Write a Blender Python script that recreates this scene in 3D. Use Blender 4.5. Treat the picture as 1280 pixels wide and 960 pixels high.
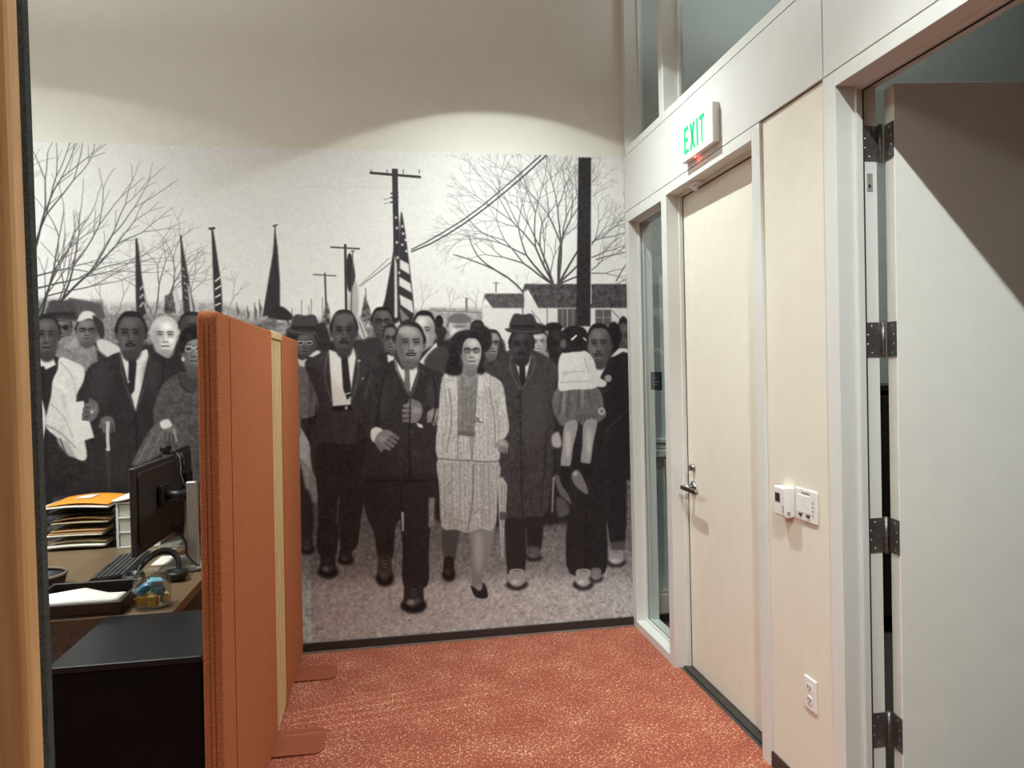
import bpy, bmesh, math, random
import numpy as np
from mathutils import Matrix, Vector
for _o in list(bpy.data.objects): bpy.data.objects.remove(_o)
SC = bpy.context.scene; COL = SC.collection
PI = math.pi

# ------------------------------------------------------------------ camera
CAM_POS = (-1.45, -4.346, 1.590); YAW, PITCH, ROLL = 0.16557, -0.01826, -0.02431
cd = bpy.data.cameras.new('camera'); cam = bpy.data.objects.new('camera', cd); COL.objects.link(cam)
cd.sensor_fit = 'HORIZONTAL'; cd.sensor_width = 36.0; cd.lens = 922.96 / 1280 * 36.0; cd.clip_start = 0.02
_f = Vector((math.sin(YAW)*math.cos(PITCH), math.cos(YAW)*math.cos(PITCH), math.sin(PITCH)))
_r0 = Vector((math.cos(YAW), -math.sin(YAW), 0)); _u0 = _r0.cross(_f)
_r = math.cos(ROLL)*_r0 + math.sin(ROLL)*_u0; _u = _r.cross(_f)
_m = Matrix((( _r.x, _u.x, -_f.x, CAM_POS[0]), (_r.y, _u.y, -_f.y, CAM_POS[1]), (_r.z, _u.z, -_f.z, CAM_POS[2]), (0, 0, 0, 1)))
cam.matrix_world = _m
SC.camera = cam

# ------------------------------------------------------------------ world, lights, exposure
W = bpy.data.worlds.new('world'); SC.world = W; W.use_nodes = True
W.node_tree.nodes['Background'].inputs[0].default_value = (0.80, 0.88, 1.0, 1)
W.node_tree.nodes['Background'].inputs[1].default_value = 0.3
SC.view_settings.view_transform = 'Standard'; SC.view_settings.look = 'None'
SC.view_settings.gamma = 1.0; SC.view_settings.use_curve_mapping = False
SC.view_settings.exposure = 0.0
WARM = (0.885, 0.99, 1.0)
CEIL = 4.10
# the room's pendant downlights: x, y, watts, full cone in degrees; the third is an adjustable one turned towards the doors
LZ0 = 3.64
DOWNLIGHTS = [(-0.82, -0.95, 335, 124), (-3.50, -1.12, 330, 138), (-0.90, -3.9, 400, 82, (0.9, 0.9, -2.6), 0.45), (-6.1, -1.1, 260, 124)]
def spot(x, y, watts, cone, aim=None, blend=0.06, z=LZ0, col=WARM, power=3.4):
    l = bpy.data.lights.new('downlight_lamp', 'SPOT'); l.energy = watts; l.color = col
    l.spot_size = math.radians(cone); l.spot_blend = blend; l.shadow_soft_size = 0.016
    # photometric profile of a reflector downlight: intensity falls as a power of the cosine off the axis
    l.use_nodes = True; t = l.node_tree; em = t.nodes['Emission']
    tc = t.nodes.new('ShaderNodeTexCoord'); sx = t.nodes.new('ShaderNodeSeparateXYZ'); t.links.new(tc.outputs['Normal'], sx.inputs[0])
    ab = t.nodes.new('ShaderNodeMath'); ab.operation = 'ABSOLUTE'; t.links.new(sx.outputs[2], ab.inputs[0])
    pw = t.nodes.new('ShaderNodeMath'); pw.operation = 'POWER'; t.links.new(ab.outputs[0], pw.inputs[0]); pw.inputs[1].default_value = power
    t.links.new(pw.outputs[0], em.inputs['Strength'])
    o = bpy.data.objects.new('downlight_lamp', l); o.location = (x, y, z); COL.objects.link(o)
    if aim: o.rotation_euler = Vector(aim).to_track_quat('-Z', 'Y').to_euler()
for a in DOWNLIGHTS: spot(*a)
def area(name, x, y, z, sx, sy, watts, col, up=False):
    l = bpy.data.lights.new(name, 'AREA'); l.shape = 'RECTANGLE'; l.size = sx; l.size_y = sy; l.energy = watts; l.color = col
    o = bpy.data.objects.new(name, l); o.location = (x, y, z); COL.objects.link(o)
    if up: o.rotation_euler = (PI, 0, 0)
# added fill lights turned up at the ceiling, one per room, without any fixture
SOFT = (0.86, 1.0, 1.04)
area('ambient_fill_light', -3.6, -2.9, 3.45, 0.2, 2.4, 140, SOFT, True)  # added ambient fill for the office, bounced off the ceiling
area('next_room_fill_light', 0.9, -1.3, 3.3, 0.3, 1.2, 19, (0.95, 1.0, 1.0), True)  # added fill to lift the upper wall behind the clerestory glass

spot(1.05, -0.75, 110, 110, z=3.6, col=(0.96, 1.0, 1.0))          # added unseen spot that brightens the wall behind the sidelight, no real downlight

# ------------------------------------------------------------------ material helpers
def lin(c):
    return tuple(((v/255)/12.92 if v/255 <= .04045 else ((v/255+.055)/1.055)**2.4) for v in c)
class NT:
    def __init__(s, name):
        s.m = bpy.data.materials.new(name); s.m.use_nodes = True; s.t = s.m.node_tree
        s.b = s.t.nodes['Principled BSDF']; s.out = s.t.nodes['Material Output']
    def n(s, typ, **kw):
        nd = s.t.nodes.new(typ)
        for k, v in kw.items():
            if k.startswith('i_'): nd.inputs[k[2:].replace('_', ' ')].default_value = v
            else: setattr(nd, k, v)
        return nd
    def l(s, a, b): s.t.links.new(a, b)
    def coord(s, scale=(1, 1, 1), rot=(0, 0, 0)):
        tc = s.n('ShaderNodeTexCoord'); mp = s.n('ShaderNodeMapping')
        mp.inputs['Scale'].default_value = scale; mp.inputs['Rotation'].default_value = rot
        s.l(tc.outputs['Object'], mp.inputs['Vector']); return mp.outputs[0]
    def noise(s, vec, scale, detail=3, rough=.5):
        nd = s.n('ShaderNodeTexNoise'); nd.inputs['Scale'].default_value = scale
        nd.inputs['Detail'].default_value = detail; nd.inputs['Roughness'].default_value = rough
        s.l(vec, nd.inputs['Vector']); return nd.outputs['Fac']
    def ramp(s, fac, stops):
        r = s.n('ShaderNodeValToRGB'); e = r.color_ramp.elements
        while len(e) < len(stops): e.new(.5)
        for i, (p, c) in enumerate(stops): e[i].position = p; e[i].color = (*c, 1)
        s.l(fac, r.inputs[0]); return r.outputs[0]
    def bump(s, h, strength, dist=.002):
        b = s.n('ShaderNodeBump'); b.inputs['Strength'].default_value = strength; b.inputs['Distance'].default_value = dist
        s.l(h, b.inputs['Height']); s.l(b.outputs[0], s.b.inputs['Normal'])
    def set(s, **kw):
        for k, v in kw.items(): s.b.inputs[k.replace('_', ' ')].default_value = v
def plain(name, rgb, rough=.5, metal=0, var=.06, scale=12, bump=0, bscale=200, spec=.5, stretch=(1, 1, 1)):
    t = NT(name); c = lin(rgb); v = t.coord(stretch)
    f = t.noise(v, scale, 4)
    lo = tuple(max(0, x*(1-var)) for x in c); hi = tuple(min(1, x*(1+var)) for x in c)
    t.l(t.ramp(f, [(.3, lo), (.7, hi)]), t.b.inputs['Base Color'])
    t.set(Roughness=rough, Metallic=metal); t.b.inputs['Specular IOR Level'].default_value = spec
    if bump: t.bump(t.noise(t.coord(), bscale, 2), bump)
    return t.m
def emit(name, rgb, strength):
    t = NT(name); t.set(Roughness=.4); t.b.inputs['Base Color'].default_value = (*lin(rgb), 1)
    t.b.inputs['Emission Color'].default_value = (*lin(rgb), 1); t.b.inputs['Emission Strength'].default_value = strength
    return t.m
def glassy(name, tint, ior=1.5):
    t = NT(name); t.t.nodes.remove(t.b)
    tr = t.n('ShaderNodeBsdfTransparent'); tr.inputs[0].default_value = (*tint, 1)
    gl = t.n('ShaderNodeBsdfGlossy'); gl.inputs['Roughness'].default_value = 0.01
    fr = t.n('ShaderNodeFresnel'); fr.inputs[0].default_value = ior
    mx = t.n('ShaderNodeMixShader'); 
    ge = t.n('ShaderNodeNewGeometry'); fb = t.n('ShaderNodeMath', operation='SUBTRACT'); fb.inputs[0].default_value = 1.0; t.l(ge.outputs['Backfacing'], fb.inputs[1])
    ff = t.n('ShaderNodeMath', operation='MULTIPLY'); t.l(fr.outputs[0], ff.inputs[0]); t.l(fb.outputs[0], ff.inputs[1]); t.l(ff.outputs[0], mx.inputs[0])   # only the outer face of the solid pane reflects
    t.l(tr.outputs[0], mx.inputs[1]); t.l(gl.outputs[0], mx.inputs[2])
    t.l(mx.outputs[0], t.out.inputs['Surface']); return t.m

M = {}
M['wall'] = plain('painted_wall', (224, 219, 206), .75, var=.02, bump=.08, bscale=300)
M['cream'] = plain('cream_panel', (228, 220, 203), .6, var=.02, bump=.05, bscale=250)
M['frame'] = plain('painted_frame', (221, 219, 212), .42, var=.015)
M['header'] = plain('white_header_panel', (218, 215, 209), .45, var=.02)
M['door'] = plain('cream_door', (232, 225, 208), .5, var=.02, bump=.04, bscale=160)
M['door2'] = plain('white_door', (232, 227, 217), .36, var=.02, bump=.12, bscale=90)
M['ceiling'] = plain('ceiling_paint', (214, 210, 203), .8, var=.02)
M['next_wall'] = plain('grey_green_wall', (188, 195, 191), .7, var=.03)
M['next_floor'] = plain('dark_carpet', (70, 66, 62), .95, var=.15, scale=60)
M['black_base'] = plain('dark_vinyl_base', (52, 46, 44), .45, var=.08)
M['strip'] = plain('grey_floor_strip', (140, 128, 118), .5, var=.08)
M['gasket'] = plain('black_gasket', (22, 18, 18), .6)
M['steel'] = plain('brushed_steel', (150, 148, 146), .32, 1, var=.1, scale=40, stretch=(1, 1, 20))
M['hinge'] = plain('dark_bronze_hinge', (132, 124, 120), .42, .85, var=.1, scale=60)
M['screw'] = plain('screw_head', (185, 180, 172), .35, 1)
M['white_plastic'] = plain('white_plastic', (232, 229, 224), .4, var=.015)
M['black_plastic'] = plain('black_plastic', (26, 25, 26), .42, var=.1)
M['dark_plastic'] = plain('dark_grey_plastic', (46, 42, 40), .5, var=.08)
M['lcd'] = plain('lcd_window', (42, 40, 44), .2)
M['glass'] = glassy('window_glass', (.90, .93, .93))
M['jar_glass'] = glassy('jar_glass', (.93, .96, .95), 1.9)
M['bowl_rim'] = plain('bowl_rim', (120, 104, 86), .5)
M['exit_face'] = emit('exit_face', (255, 250, 238), .55)
M['exit_green'] = emit('exit_green', (0, 188, 118), .5)
M['led'] = emit('red_led', (255, 110, 90), 6)
M['paper'] = plain('paper', (235, 231, 220), .8, var=.02)
M['kraft'] = plain('kraft_paper', (188, 146, 100), .75, var=.08)
M['buff'] = plain('buff_paper', (208, 190, 152), .75, var=.06)
M['envelope'] = plain('orange_envelope', (232, 150, 40), .7, var=.05)
M['silver'] = plain('silver_plastic', (176, 170, 162), .38, .5, var=.03)
M['leather'] = plain('dark_leatherette', (40, 27, 24), .5, var=.15, scale=60, bump=.2, bscale=400)
M['cab_top'] = plain('black_laminate', (34, 33, 35), .3, var=.06)
M['cab'] = plain('black_cabinet', (11, 9, 9), .6, var=.1, spec=.2)
M['blue'] = plain('blue_wrapper', (72, 140, 178), .35, var=.25, scale=80)
M['lightblue'] = plain('pale_blue_wrapper', (120, 190, 215), .3, var=.2, scale=80)
M['gold'] = plain('tan_wrapper', (176, 128, 50), .5, var=.25, scale=90)
M['pole'] = plain('brown_pole', (110, 92, 74), .5)
def m_carpet():
    t = NT('orange_carpet')
    v = t.coord((1, 1, 1)); a = t.noise(t.coord((1, .5, 1)), 120, 2, .7); b = t.noise(t.coord((.5, 1, 1)), 135, 2, .7)
    big = t.noise(v, 5, 3)
    mx = t.n('ShaderNodeMath', operation='MAXIMUM'); t.l(a, mx.inputs[0]); t.l(b, mx.inputs[1])
    ad = t.n('ShaderNodeMath', operation='MULTIPLY_ADD'); t.l(big, ad.inputs[0]); ad.inputs[1].default_value = .16; t.l(mx.outputs[0], ad.inputs[2])
    c = t.ramp(ad.outputs[0], [(.50, lin((126, 68, 54))), (.60, lin((160, 86, 67))), (.69, lin((172, 95, 74))), (.73, lin((212, 166, 132))), (.80, lin((236, 208, 172)))])
    t.l(c, t.b.inputs['Base Color']); t.set(Roughness=.95); t.b.inputs['Specular IOR Level'].default_value = .1
    t.bump(mx.outputs[0], .6, .004); return t.m
M['carpet'] = m_carpet()
def m_felt(name, rgb, sc=260):
    t = NT(name); c = lin(rgb); v = t.coord()
    f = t.noise(v, sc, 3, .7); g = t.noise(t.coord((1, 1, 12)), 25, 2)
    ad = t.n('ShaderNodeMath', operation='MULTIPLY_ADD'); t.l(g, ad.inputs[0]); ad.inputs[1].default_value = .25; t.l(f, ad.inputs[2])
    t.l(t.ramp(ad.outputs[0], [(.45, tuple(x*.62 for x in c)), (.8, tuple(min(1, x*1.38) for x in c))]), t.b.inputs['Base Color'])
    t.set(Roughness=.95); t.b.inputs['Specular IOR Level'].default_value = .1; t.bump(f, .5, .002); return t.m
M['felt'] = m_felt('rust_felt', (178, 107, 71), 200)
M['felt_seam'] = m_felt('felt_seam', (96, 46, 26))
M['grey_felt'] = m_felt('grey_felt', (82, 88, 90), 400)
M['rust_metal'] = plain('rust_painted_metal', (150, 78, 52), .5, var=.05)
def m_wood(name, rgb, dark, stretch, scale=6, rough=.4):
    t = NT(name); f = t.noise(t.coord(stretch), scale, 5, .6)
    t.l(t.ramp(f, [(.3, lin(dark)), (.7, lin(rgb))]), t.b.inputs['Base Color']); t.set(Roughness=rough); return t.m
M['pine'] = m_wood('pale_plywood', (236, 208, 158), (206, 172, 118), (30, 30, 1.2), 6)
M['maple'] = m_wood('honey_maple', (242, 196, 138), (226, 174, 116), (14, 14, .8), 6, .38)
M['desk'] = m_wood('taupe_laminate', (130, 107, 81), (106, 86, 63), (3, 40, 3), 4, .36)
M['desk_edge'] = m_wood('desk_edge', (92, 76, 58), (74, 60, 46), (3, 3, 3), 5, .4)

# ------------------------------------------------------------------ mesh helpers
class MB:
    def __init__(s): s.bm = bmesh.new(); s.idx = 0
    def faces(s, vs, fs, mi=0):
        V = [s.bm.verts.new(v) for v in vs]
        for f in fs:
            try:
                F = s.bm.faces.new([V[i] for i in f]); F.material_index = mi
            except ValueError: pass
        return V
    def box(s, x0, x1, y0, y1, z0, z1, bev=0, mi=0, seg=1, mat=None):
        V = s.faces([(x0,y0,z0),(x1,y0,z0),(x1,y1,z0),(x0,y1,z0),(x0,y0,z1),(x1,y0,z1),(x1,y1,z1),(x0,y1,z1)],
                    [(0,3,2,1),(4,5,6,7),(0,1,5,4),(1,2,6,5),(2,3,7,6),(3,0,4,7)], mi)
        if bev:
            es = {e for v in V for e in v.link_edges}
            r = bmesh.ops.bevel(s.bm, geom=list(es), offset=bev, segments=seg, affect='EDGES', profile=.5)
            V = list({v for f in r['faces'] for v in f.verts} | {v for v in V if v.is_valid})
        if mat is not None:
            for v in V: v.co = mat @ v.co
        return s
    def prism(s, pts, axis, a, b, mi=0, mat=None):
        """extrude a 2-D outline along axis ('x': pts are (y,z); 'y': (x,z); 'z': (x,y))"""
        def P(p, t):
            return {'x': (t, p[0], p[1]), 'y': (p[0], t, p[1]), 'z': (p[0], p[1], t)}[axis]
        n = len(pts); vs = [P(p, a) for p in pts] + [P(p, b) for p in pts]
        if mat is not None: vs = [mat @ Vector(v) for v in vs]
        s.faces(vs, [tuple(range(n))[::-1], tuple(range(n, 2*n))] + [(i, (i+1) % n, n+(i+1) % n, n+i) for i in range(n)], mi)
        return s
    def tube(s, pts, r, n=8, mi=0, cap=True):
        pts = [Vector(p) for p in pts]; R = r if isinstance(r, (list, tuple)) else [r]*len(pts); rings = []
        ref = None
        for i, p in enumerate(pts):
            d = (pts[min(i+1, len(pts)-1)] - pts[max(i-1, 0)]).normalized()
            if ref is None: ref = d.orthogonal().normalized()
            ref = (ref - d*ref.dot(d)).normalized(); q = d.cross(ref)
            rings.append([s.bm.verts.new(p + R[i]*(math.cos(2*PI*k/n)*ref + math.sin(2*PI*k/n)*q)) for k in range(n)])
        for a, b in zip(rings, rings[1:]):
            for k in range(n):
                f = s.bm.faces.new((a[k], a[(k+1) % n], b[(k+1) % n], b[k])); f.material_index = mi; f.smooth = True
        if cap:
            for rg in (rings[0][::-1], rings[-1]):
                f = s.bm.faces.new(rg); f.material_index = mi
        return s
    def lathe(s, prof, c=(0, 0, 0), n=24, mi=0, mat=None):
        """prof: list of (r,z) spun round z"""
        rings = []
        for r, z in prof:
            if r < 1e-6: rings.append([s.bm.verts.new((c[0], c[1], c[2]+z))])
            else: rings.append([s.bm.verts.new((c[0]+r*math.cos(2*PI*k/n), c[1]+r*math.sin(2*PI*k/n), c[2]+z)) for k in range(n)])
        for a, b in zip(rings, rings[1:]):
            for k in range(n):
                k2 = (k+1) % n
                if len(a) == 1 and len(b) == 1: continue
                vs = [a[0], b[k2], b[k]] if len(a) == 1 else ([a[k], a[k2], b[0]] if len(b) == 1 else [a[k], a[k2], b[k2], b[k]])
                f = s.bm.faces.new(vs); f.material_index = mi; f.smooth = True
        if mat is not None:
            for rg in rings:
                for v in rg: v.co = mat @ v.co
        return s
    def grid(s, fn, nu, nv, mi=0):
        V = [[s.bm.verts.new(fn(u/nu, v/nv)) for v in range(nv+1)] for u in range(nu+1)]
        for u in range(nu):
            for v in range(nv):
                f = s.bm.faces.new((V[u][v], V[u+1][v], V[u+1][v+1], V[u][v+1])); f.material_index = mi; f.smooth = True
        return s
    def build(s, name, mats, parent=None, smooth=False, bevel=0, subsurf=0, solid=0):
        me = bpy.data.meshes.new(name); bmesh.ops.recalc_face_normals(s.bm, faces=s.bm.faces)
        s.bm.to_mesh(me); s.bm.free()
        for m in (mats if isinstance(mats, (list, tuple)) else [mats]): me.materials.append(m)
        if smooth:
            for p in me.polygons: p.use_smooth = True
        o = bpy.data.objects.new(name, me); COL.objects.link(o)
        if solid:
            md = o.modifiers.new('solid', 'SOLIDIFY'); md.thickness = solid
        if bevel:
            md = o.modifiers.new('bevel', 'BEVEL'); md.width = bevel; md.segments = 2; md.limit_method = 'ANGLE'; md.angle_limit = .6
        if subsurf:
            md = o.modifiers.new('sub', 'SUBSURF'); md.levels = subsurf; md.render_levels = subsurf
        if parent is not None:
            o.parent = parent; o.matrix_parent_inverse = Matrix.Translation(-parent.location)
        return o
def tag(o, label, cat, group=None, kind=None):
    o['label'] = label
    if cat: o['category'] = cat
    if group: o['group'] = group
    if kind: o['kind'] = kind
    return o
def thing(name, label, cat, loc=(0, 0, 0), group=None, kind=None):
    """an Empty at the thing's base; its parts are modelled in room coordinates unless noted"""
    o = bpy.data.objects.new(name, None); o.empty_display_size = .1; COL.objects.link(o); o.location = loc
    return tag(o, label, cat, group, kind)
def rrect(w0, w1, h0, h1, r, seg=5):
    """rounded rectangle outline; r = radius or 4 radii (bottom-left, bottom-right, top-right, top-left)"""
    R = r if isinstance(r, (list, tuple)) else [r]*4; out = []
    for (cx, cy, a0, rr) in ((w0, h0, PI, R[0]), (w1, h0, 1.5*PI, R[1]), (w1, h1, 0, R[2]), (w0, h1, .5*PI, R[3])):
        if rr <= 0: out.append((cx, cy)); continue
        x = cx + rr*(1 if cx == w0 else -1); y = cy + rr*(1 if cy == h0 else -1)
        for k in range(seg+1):
            a = a0 + k/seg*PI/2; out.append((x+rr*math.cos(a), y+rr*math.sin(a)))
    return out
# ------------------------------------------------------------------ the setting
def struct(name, mb, mats, label=None, parent=None, **kw):
    o = mb.build(name, mats, parent, **kw)
    if parent is None:
        o['kind'] = 'structure'
        if label: o['label'] = label
    return o
X0, Y0, TH = -7.0, -8.4, .145
struct('floor', MB().box(X0, .03, Y0, 0, -.1, 0), M['carpet'], 'orange carpet floor flecked with beige')
struct('floor_next_room', MB().box(.03, 4.6, Y0, 0, -.1, -.001), M['next_floor'], 'dark carpet floor of the room behind the sidelight')
struct('ceiling', MB().box(X0, 4.6, Y0, .15, CEIL, CEIL+.1), M['ceiling'], 'off-white ceiling above both rooms')
struct('wall_back', MB().box(X0, .07, 0, .15, -.1, CEIL), M['wall'], 'off-white back wall carrying the printed mural')
struct('wall_left', MB().box(X0-.15, X0, Y0, .15, -.1, CEIL), M['wall'], 'off-white left wall of the office')
struct('wall_front', MB().box(X0, 4.6, Y0-.15, Y0, -.1, CEIL), M['wall'], 'off-white wall behind the viewer')
struct('wall_next_room_back', MB().box(.07, 4.6, 0, .15, -.1, CEIL), M['next_wall'], 'grey wall seen through the sidelight glass')
struct('wall_next_room_right', MB().box(4.6, 4.75, Y0, .15, -.1, CEIL), M['next_wall'], 'grey far wall of the next room')

# right wall: a root mesh (the core behind the panels) with its panels as parts
core = MB()
core.box(.02, TH, Y0, -3.14, 0, 2.53); core.box(.02, TH, -2.10, -1.64, 0, 2.53)
core.box(.012, TH, Y0, 0, 2.536, 2.90); core.box(.006, TH, Y0, 0, 4.00, CEIL)
wr = struct('wall_right', core, M['black_base'], 'white panelled right wall with two doors and clerestory windows')
for (a, b) in ((-2.081, -.002), (-4.16, -2.085), (-6.24, -4.164), (Y0, -6.244)):
    MB().box(0, .0115, a, b, 2.537, 2.869).build('header_panel', M['header'], wr, bevel=.0012)
    MB().box(.1335, .146, a, b, 2.5, 2.9).build('header_panel', M['next_wall'], wr)
MB().box(.012, .03, -2.085, -1.652, 0.0, 2.533).build('wall_panel', M['cream'], wr)
MB().box(.012, .03, -8.3, -3.135, 0.0, 2.533).build('wall_panel', M['cream'], wr)
MB().box(.135, .147, -2.085, -1.66, 0.0, 2.52).build('wall_panel', M['next_wall'], wr)
MB().box(.135, .147, -8.3, -3.14, 0.0, 2.52).build('wall_panel', M['next_wall'], wr)

def bar(mb, y0, y1, z0, z1, d0=0, d1=TH): mb.box(d0, d1, y0, y1, z0, z1)
# clerestory windows: rail, stiles, glazing stops, panes
def clerestory(n, y0, y1, label, joint=.033):
    f = MB(); bar(f, y0-.034, y1+.034, 2.873, 2.915); bar(f, y0-.034, y1+.034, 3.965, 4.00)
    bar(f, y0-.034, y0, 2.915, 3.965, 0, .112); bar(f, y1, y1+.034 if y1 < -.1 else -.001, 2.915, 3.965, 0, .112)
    w = struct('window_%d' % n, f, M['frame'], label)
    st = MB()
    for (a, b, c, d) in ((y0, y0+.012, 2.915, 3.965), (y1-.012, y1, 2.915, 3.965), (y0+.012, y1-.012, 2.915, 2.927), (y0+.012, y1-.012, 3.953, 3.965)):
        st.box(.080, .0935, a, b, c, d)
    st.build('glazing_stop', M['frame'], w)
    MB().box(.094, .1, y0+.002, y1-.002, 2.917, 3.963).build('pane', M['glass'], w)
clerestory(1, -.60, -.06, 'narrow clerestory window in the corner above the sidelight')
clerestory(2, -3.07, -.67, 'wide clerestory window above the closed door')
clerestory(4, -5.6, -3.14, 'wide clerestory window above the open door, outside the frame')

# frames
def stop_strip(mb, y, z0, z1, side, x0=.067, x1=.087): mb.box(x0, x1, min(y, y+side*.012), max(y, y+side*.012), z0, z1)
sl = MB()
bar(sl, -.06, -.001, 0, 2.533); bar(sl, -.60, -.06, 2.47, 2.533); bar(sl, -.60, -.06, 0, .048)
w3 = struct('window_3', sl, M['frame'], 'tall narrow sidelight window between corner and closed door', bevel=.0015)
st = MB()
for (a, b, c, d) in ((-.072, -.06, .048, 2.47), (-.60, -.588, .048, 2.47), (-.588, -.072, .048, .06), (-.588, -.072, 2.458, 2.47)):
    st.box(.058, .070, a, b, c, d); st.box(.082, .094, a, b, c, d)
st.build('glazing_stop', M['frame'], w3)
MB().box(.073, .079, -.598, -.062, .05, 2.468).build('pane', M['glass'], w3)

def door_frame(mb, yl, yr, z=2.484, fl=.07, fr=.065):
    """yl: far jamb (greater y), yr: near jamb"""
    bar(mb, yl, yl+fl, 0, 2.533); bar(mb, yr-fr, yr, 0, 2.533); bar(mb, yr, yl, z, 2.533)
def door_stops(mb, yl, yr, z=2.484):
    mb.box(.067, .087, yl-.012, yl, 0, z); mb.box(.067, .087, yr, yr+.012, 0, z); mb.box(.067, .087, yr+.012, yl-.012, z-.012, z)
# door_1: closed cream door
d1 = thing('door_1', 'closed cream door with a lever handle under the exit sign', None, (0.0, -1.13, 0), kind='structure')
f = MB(); door_frame(f, -.67, -1.59); f.build('door_frame', M['frame'], d1, bevel=.0015)
s = MB(); door_stops(s, -.67, -1.59); s.build('door_stop', M['frame'], d1)
g = MB(); g.box(.087, .0885, -.688, -.670, .0, 2.484); g.box(.087, .0885, -1.59, -1.572, 0, 2.484); g.box(.087, .0885, -1.572, -.688, 2.466, 2.484)
g.build('gasket', M['gasket'], d1)
MB().box(.089, .133, -1.586, -.675, .012, 2.480).build('door_leaf', M['door'], d1, bevel=.002)
MB().box(.048, .16, -1.589, -.671, 0, .010).build('threshold', M['black_base'], d1, bevel=.002)
# lever set: rose, neck, lever and deadbolt turn
hd = MB(); hx = .089
rotY = Matrix.Rotation(-PI/2, 4, 'Y')
LY, LZ = -.752, .966
hd.lathe([(0, .014), (.024, .014), (.030, .009), (.031, 0)], n=22, mat=Matrix.Translation((hx, LY, LZ)) @ rotY)
hd.tube([(hx, LY, LZ), (hx-.055, LY, LZ)], .0125, 14)
hd.build('lever_rose', M['steel'], d1)
lv = MB(); lv.prism(rrect(-.920, -.728, LZ-.011, LZ+.011, .008), 'x', hx-.066, hx-.050)
lv.build('lever_handle', M['steel'], d1, bevel=.003)
db = MB(); db.lathe([(0, .018), (.014, .018), (.018, .012), (.0185, 0)], n=18, mat=Matrix.Translation((hx, -.758, 1.068)) @ rotY)
db.box(hx-.032, hx-.016, -.762, -.754, 1.052, 1.084, bev=.002)
db.build('deadbolt_turn', M['steel'], d1)
# small white door-position switch under the head of the frame
sw = thing('door_sensor', 'small white sensor block under the door head near the corner', 'sensor', (.05, -.93, 2.484))
MB().box(.028, .066, -.985, -.895, 2.466, 2.4835, bev=.003).build('body', M['white_plastic'], sw)
k = MB(); k.lathe([(0, 0), (.010, 0), (.013, .006), (.013, .020)], (.047, -.935, 2.444), 14); k.tube([(.047, -.92, 2.452), (.047, -.975, 2.458)], .006, 8)
k.build('plunger', M['white_plastic'], sw)

# door_2: opened door with four hinges
d2 = thing('door_2', 'open white door on dark hinges at the right', None, (0.0, -2.61, 0), kind='structure')
f = MB(); door_frame(f, -2.15, -3.07); f.build('door_frame', M['frame'], d2, bevel=.0015)
s = MB(); door_stops(s, -2.15, -3.07); s.build('door_stop', M['frame'], d2)
g = MB(); g.box(.087, .0885, -2.168, -2.150, 0, 2.484); g.box(.087, .0885, -3.07, -2.168, 2.466, 2.484)
g.build('gasket', M['gasket'], d2)
HX, HY, HA = .155, -2.156, math.radians(8.3)         # hinge pin and how far short of 90 degrees the door stands
# local leaf frame: u along the leaf (away from pin), v across thickness; the leaf edge faces -x
U = Vector((math.cos(HA), -math.sin(HA), 0)); V = Vector((math.sin(HA), math.cos(HA), 0))
def leafmat(): return Matrix(((U.x, V.x, 0, HX), (U.y, V.y, 0, HY), (0, 0, 1, 0), (0, 0, 0, 1)))
LM = leafmat()
dl = MB(); dl.box(.016, .93, -.052, .004, .012, 2.478, bev=.002, mat=LM); leaf2 = dl.build('door_leaf', M['door2'], d2)
for zc in (2.302, 1.662, 1.018, .371):
    h = MB(); h.box(.091, .150, -2.1525, -2.1495, zc-.057, zc+.057)
    hg = h.build('hinge', M['hinge'], d2)
    h = MB(); h.box(.0125, .0158, -.052, .002, zc-.057, zc+.057, mat=LM); h.build('hinge_plate', M['hinge'], hg)
    h = MB(); h.tube([(HX-.002, HY-.002, zc-.060), (HX-.002, HY-.002, zc+.060)], .0068, 12)
    for q in range(-2, 3): h.tube([(HX-.002, HY-.002, zc+q*.0228-.0008), (HX-.002, HY-.002, zc+q*.0228+.0008)], .0074, 12)
    h.build('knuckle', M['hinge'], hg)
    sc = MB()
    for dz, x in ((-.043, .118), (-.015, .103), (.015, .103), (.043, .118)):
        sc.lathe([(0, .0018), (.003, .0014), (.0042, 0)], n=10, mat=Matrix.Translation((x, -2.1525, zc+dz)) @ Matrix.Rotation(PI/2, 4, 'X'))
        sc.lathe([(0, .0018), (.003, .0014), (.0042, 0)], n=10, mat=LM @ Matrix.Translation((.0125, -.030-(.010 if abs(dz) < .02 else 0), zc+dz)) @ rotY)
    sc.build('screws', M['screw'], hg)
mg = MB(); mg.box(.108, .128, -2.1530, -2.1495, 2.147, 2.205, bev=.001)
mgo = mg.build('strike_plate', M['silver'], d2)
MB().box(.112, .119, -2.1540, -2.1525, 2.158, 2.168).build('strike_hole', M['black_plastic'], mgo)
MB().box(.03, .17, -3.069, -2.151, 0, .010).build('threshold', M['black_base'], d2, bevel=.002)

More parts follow.
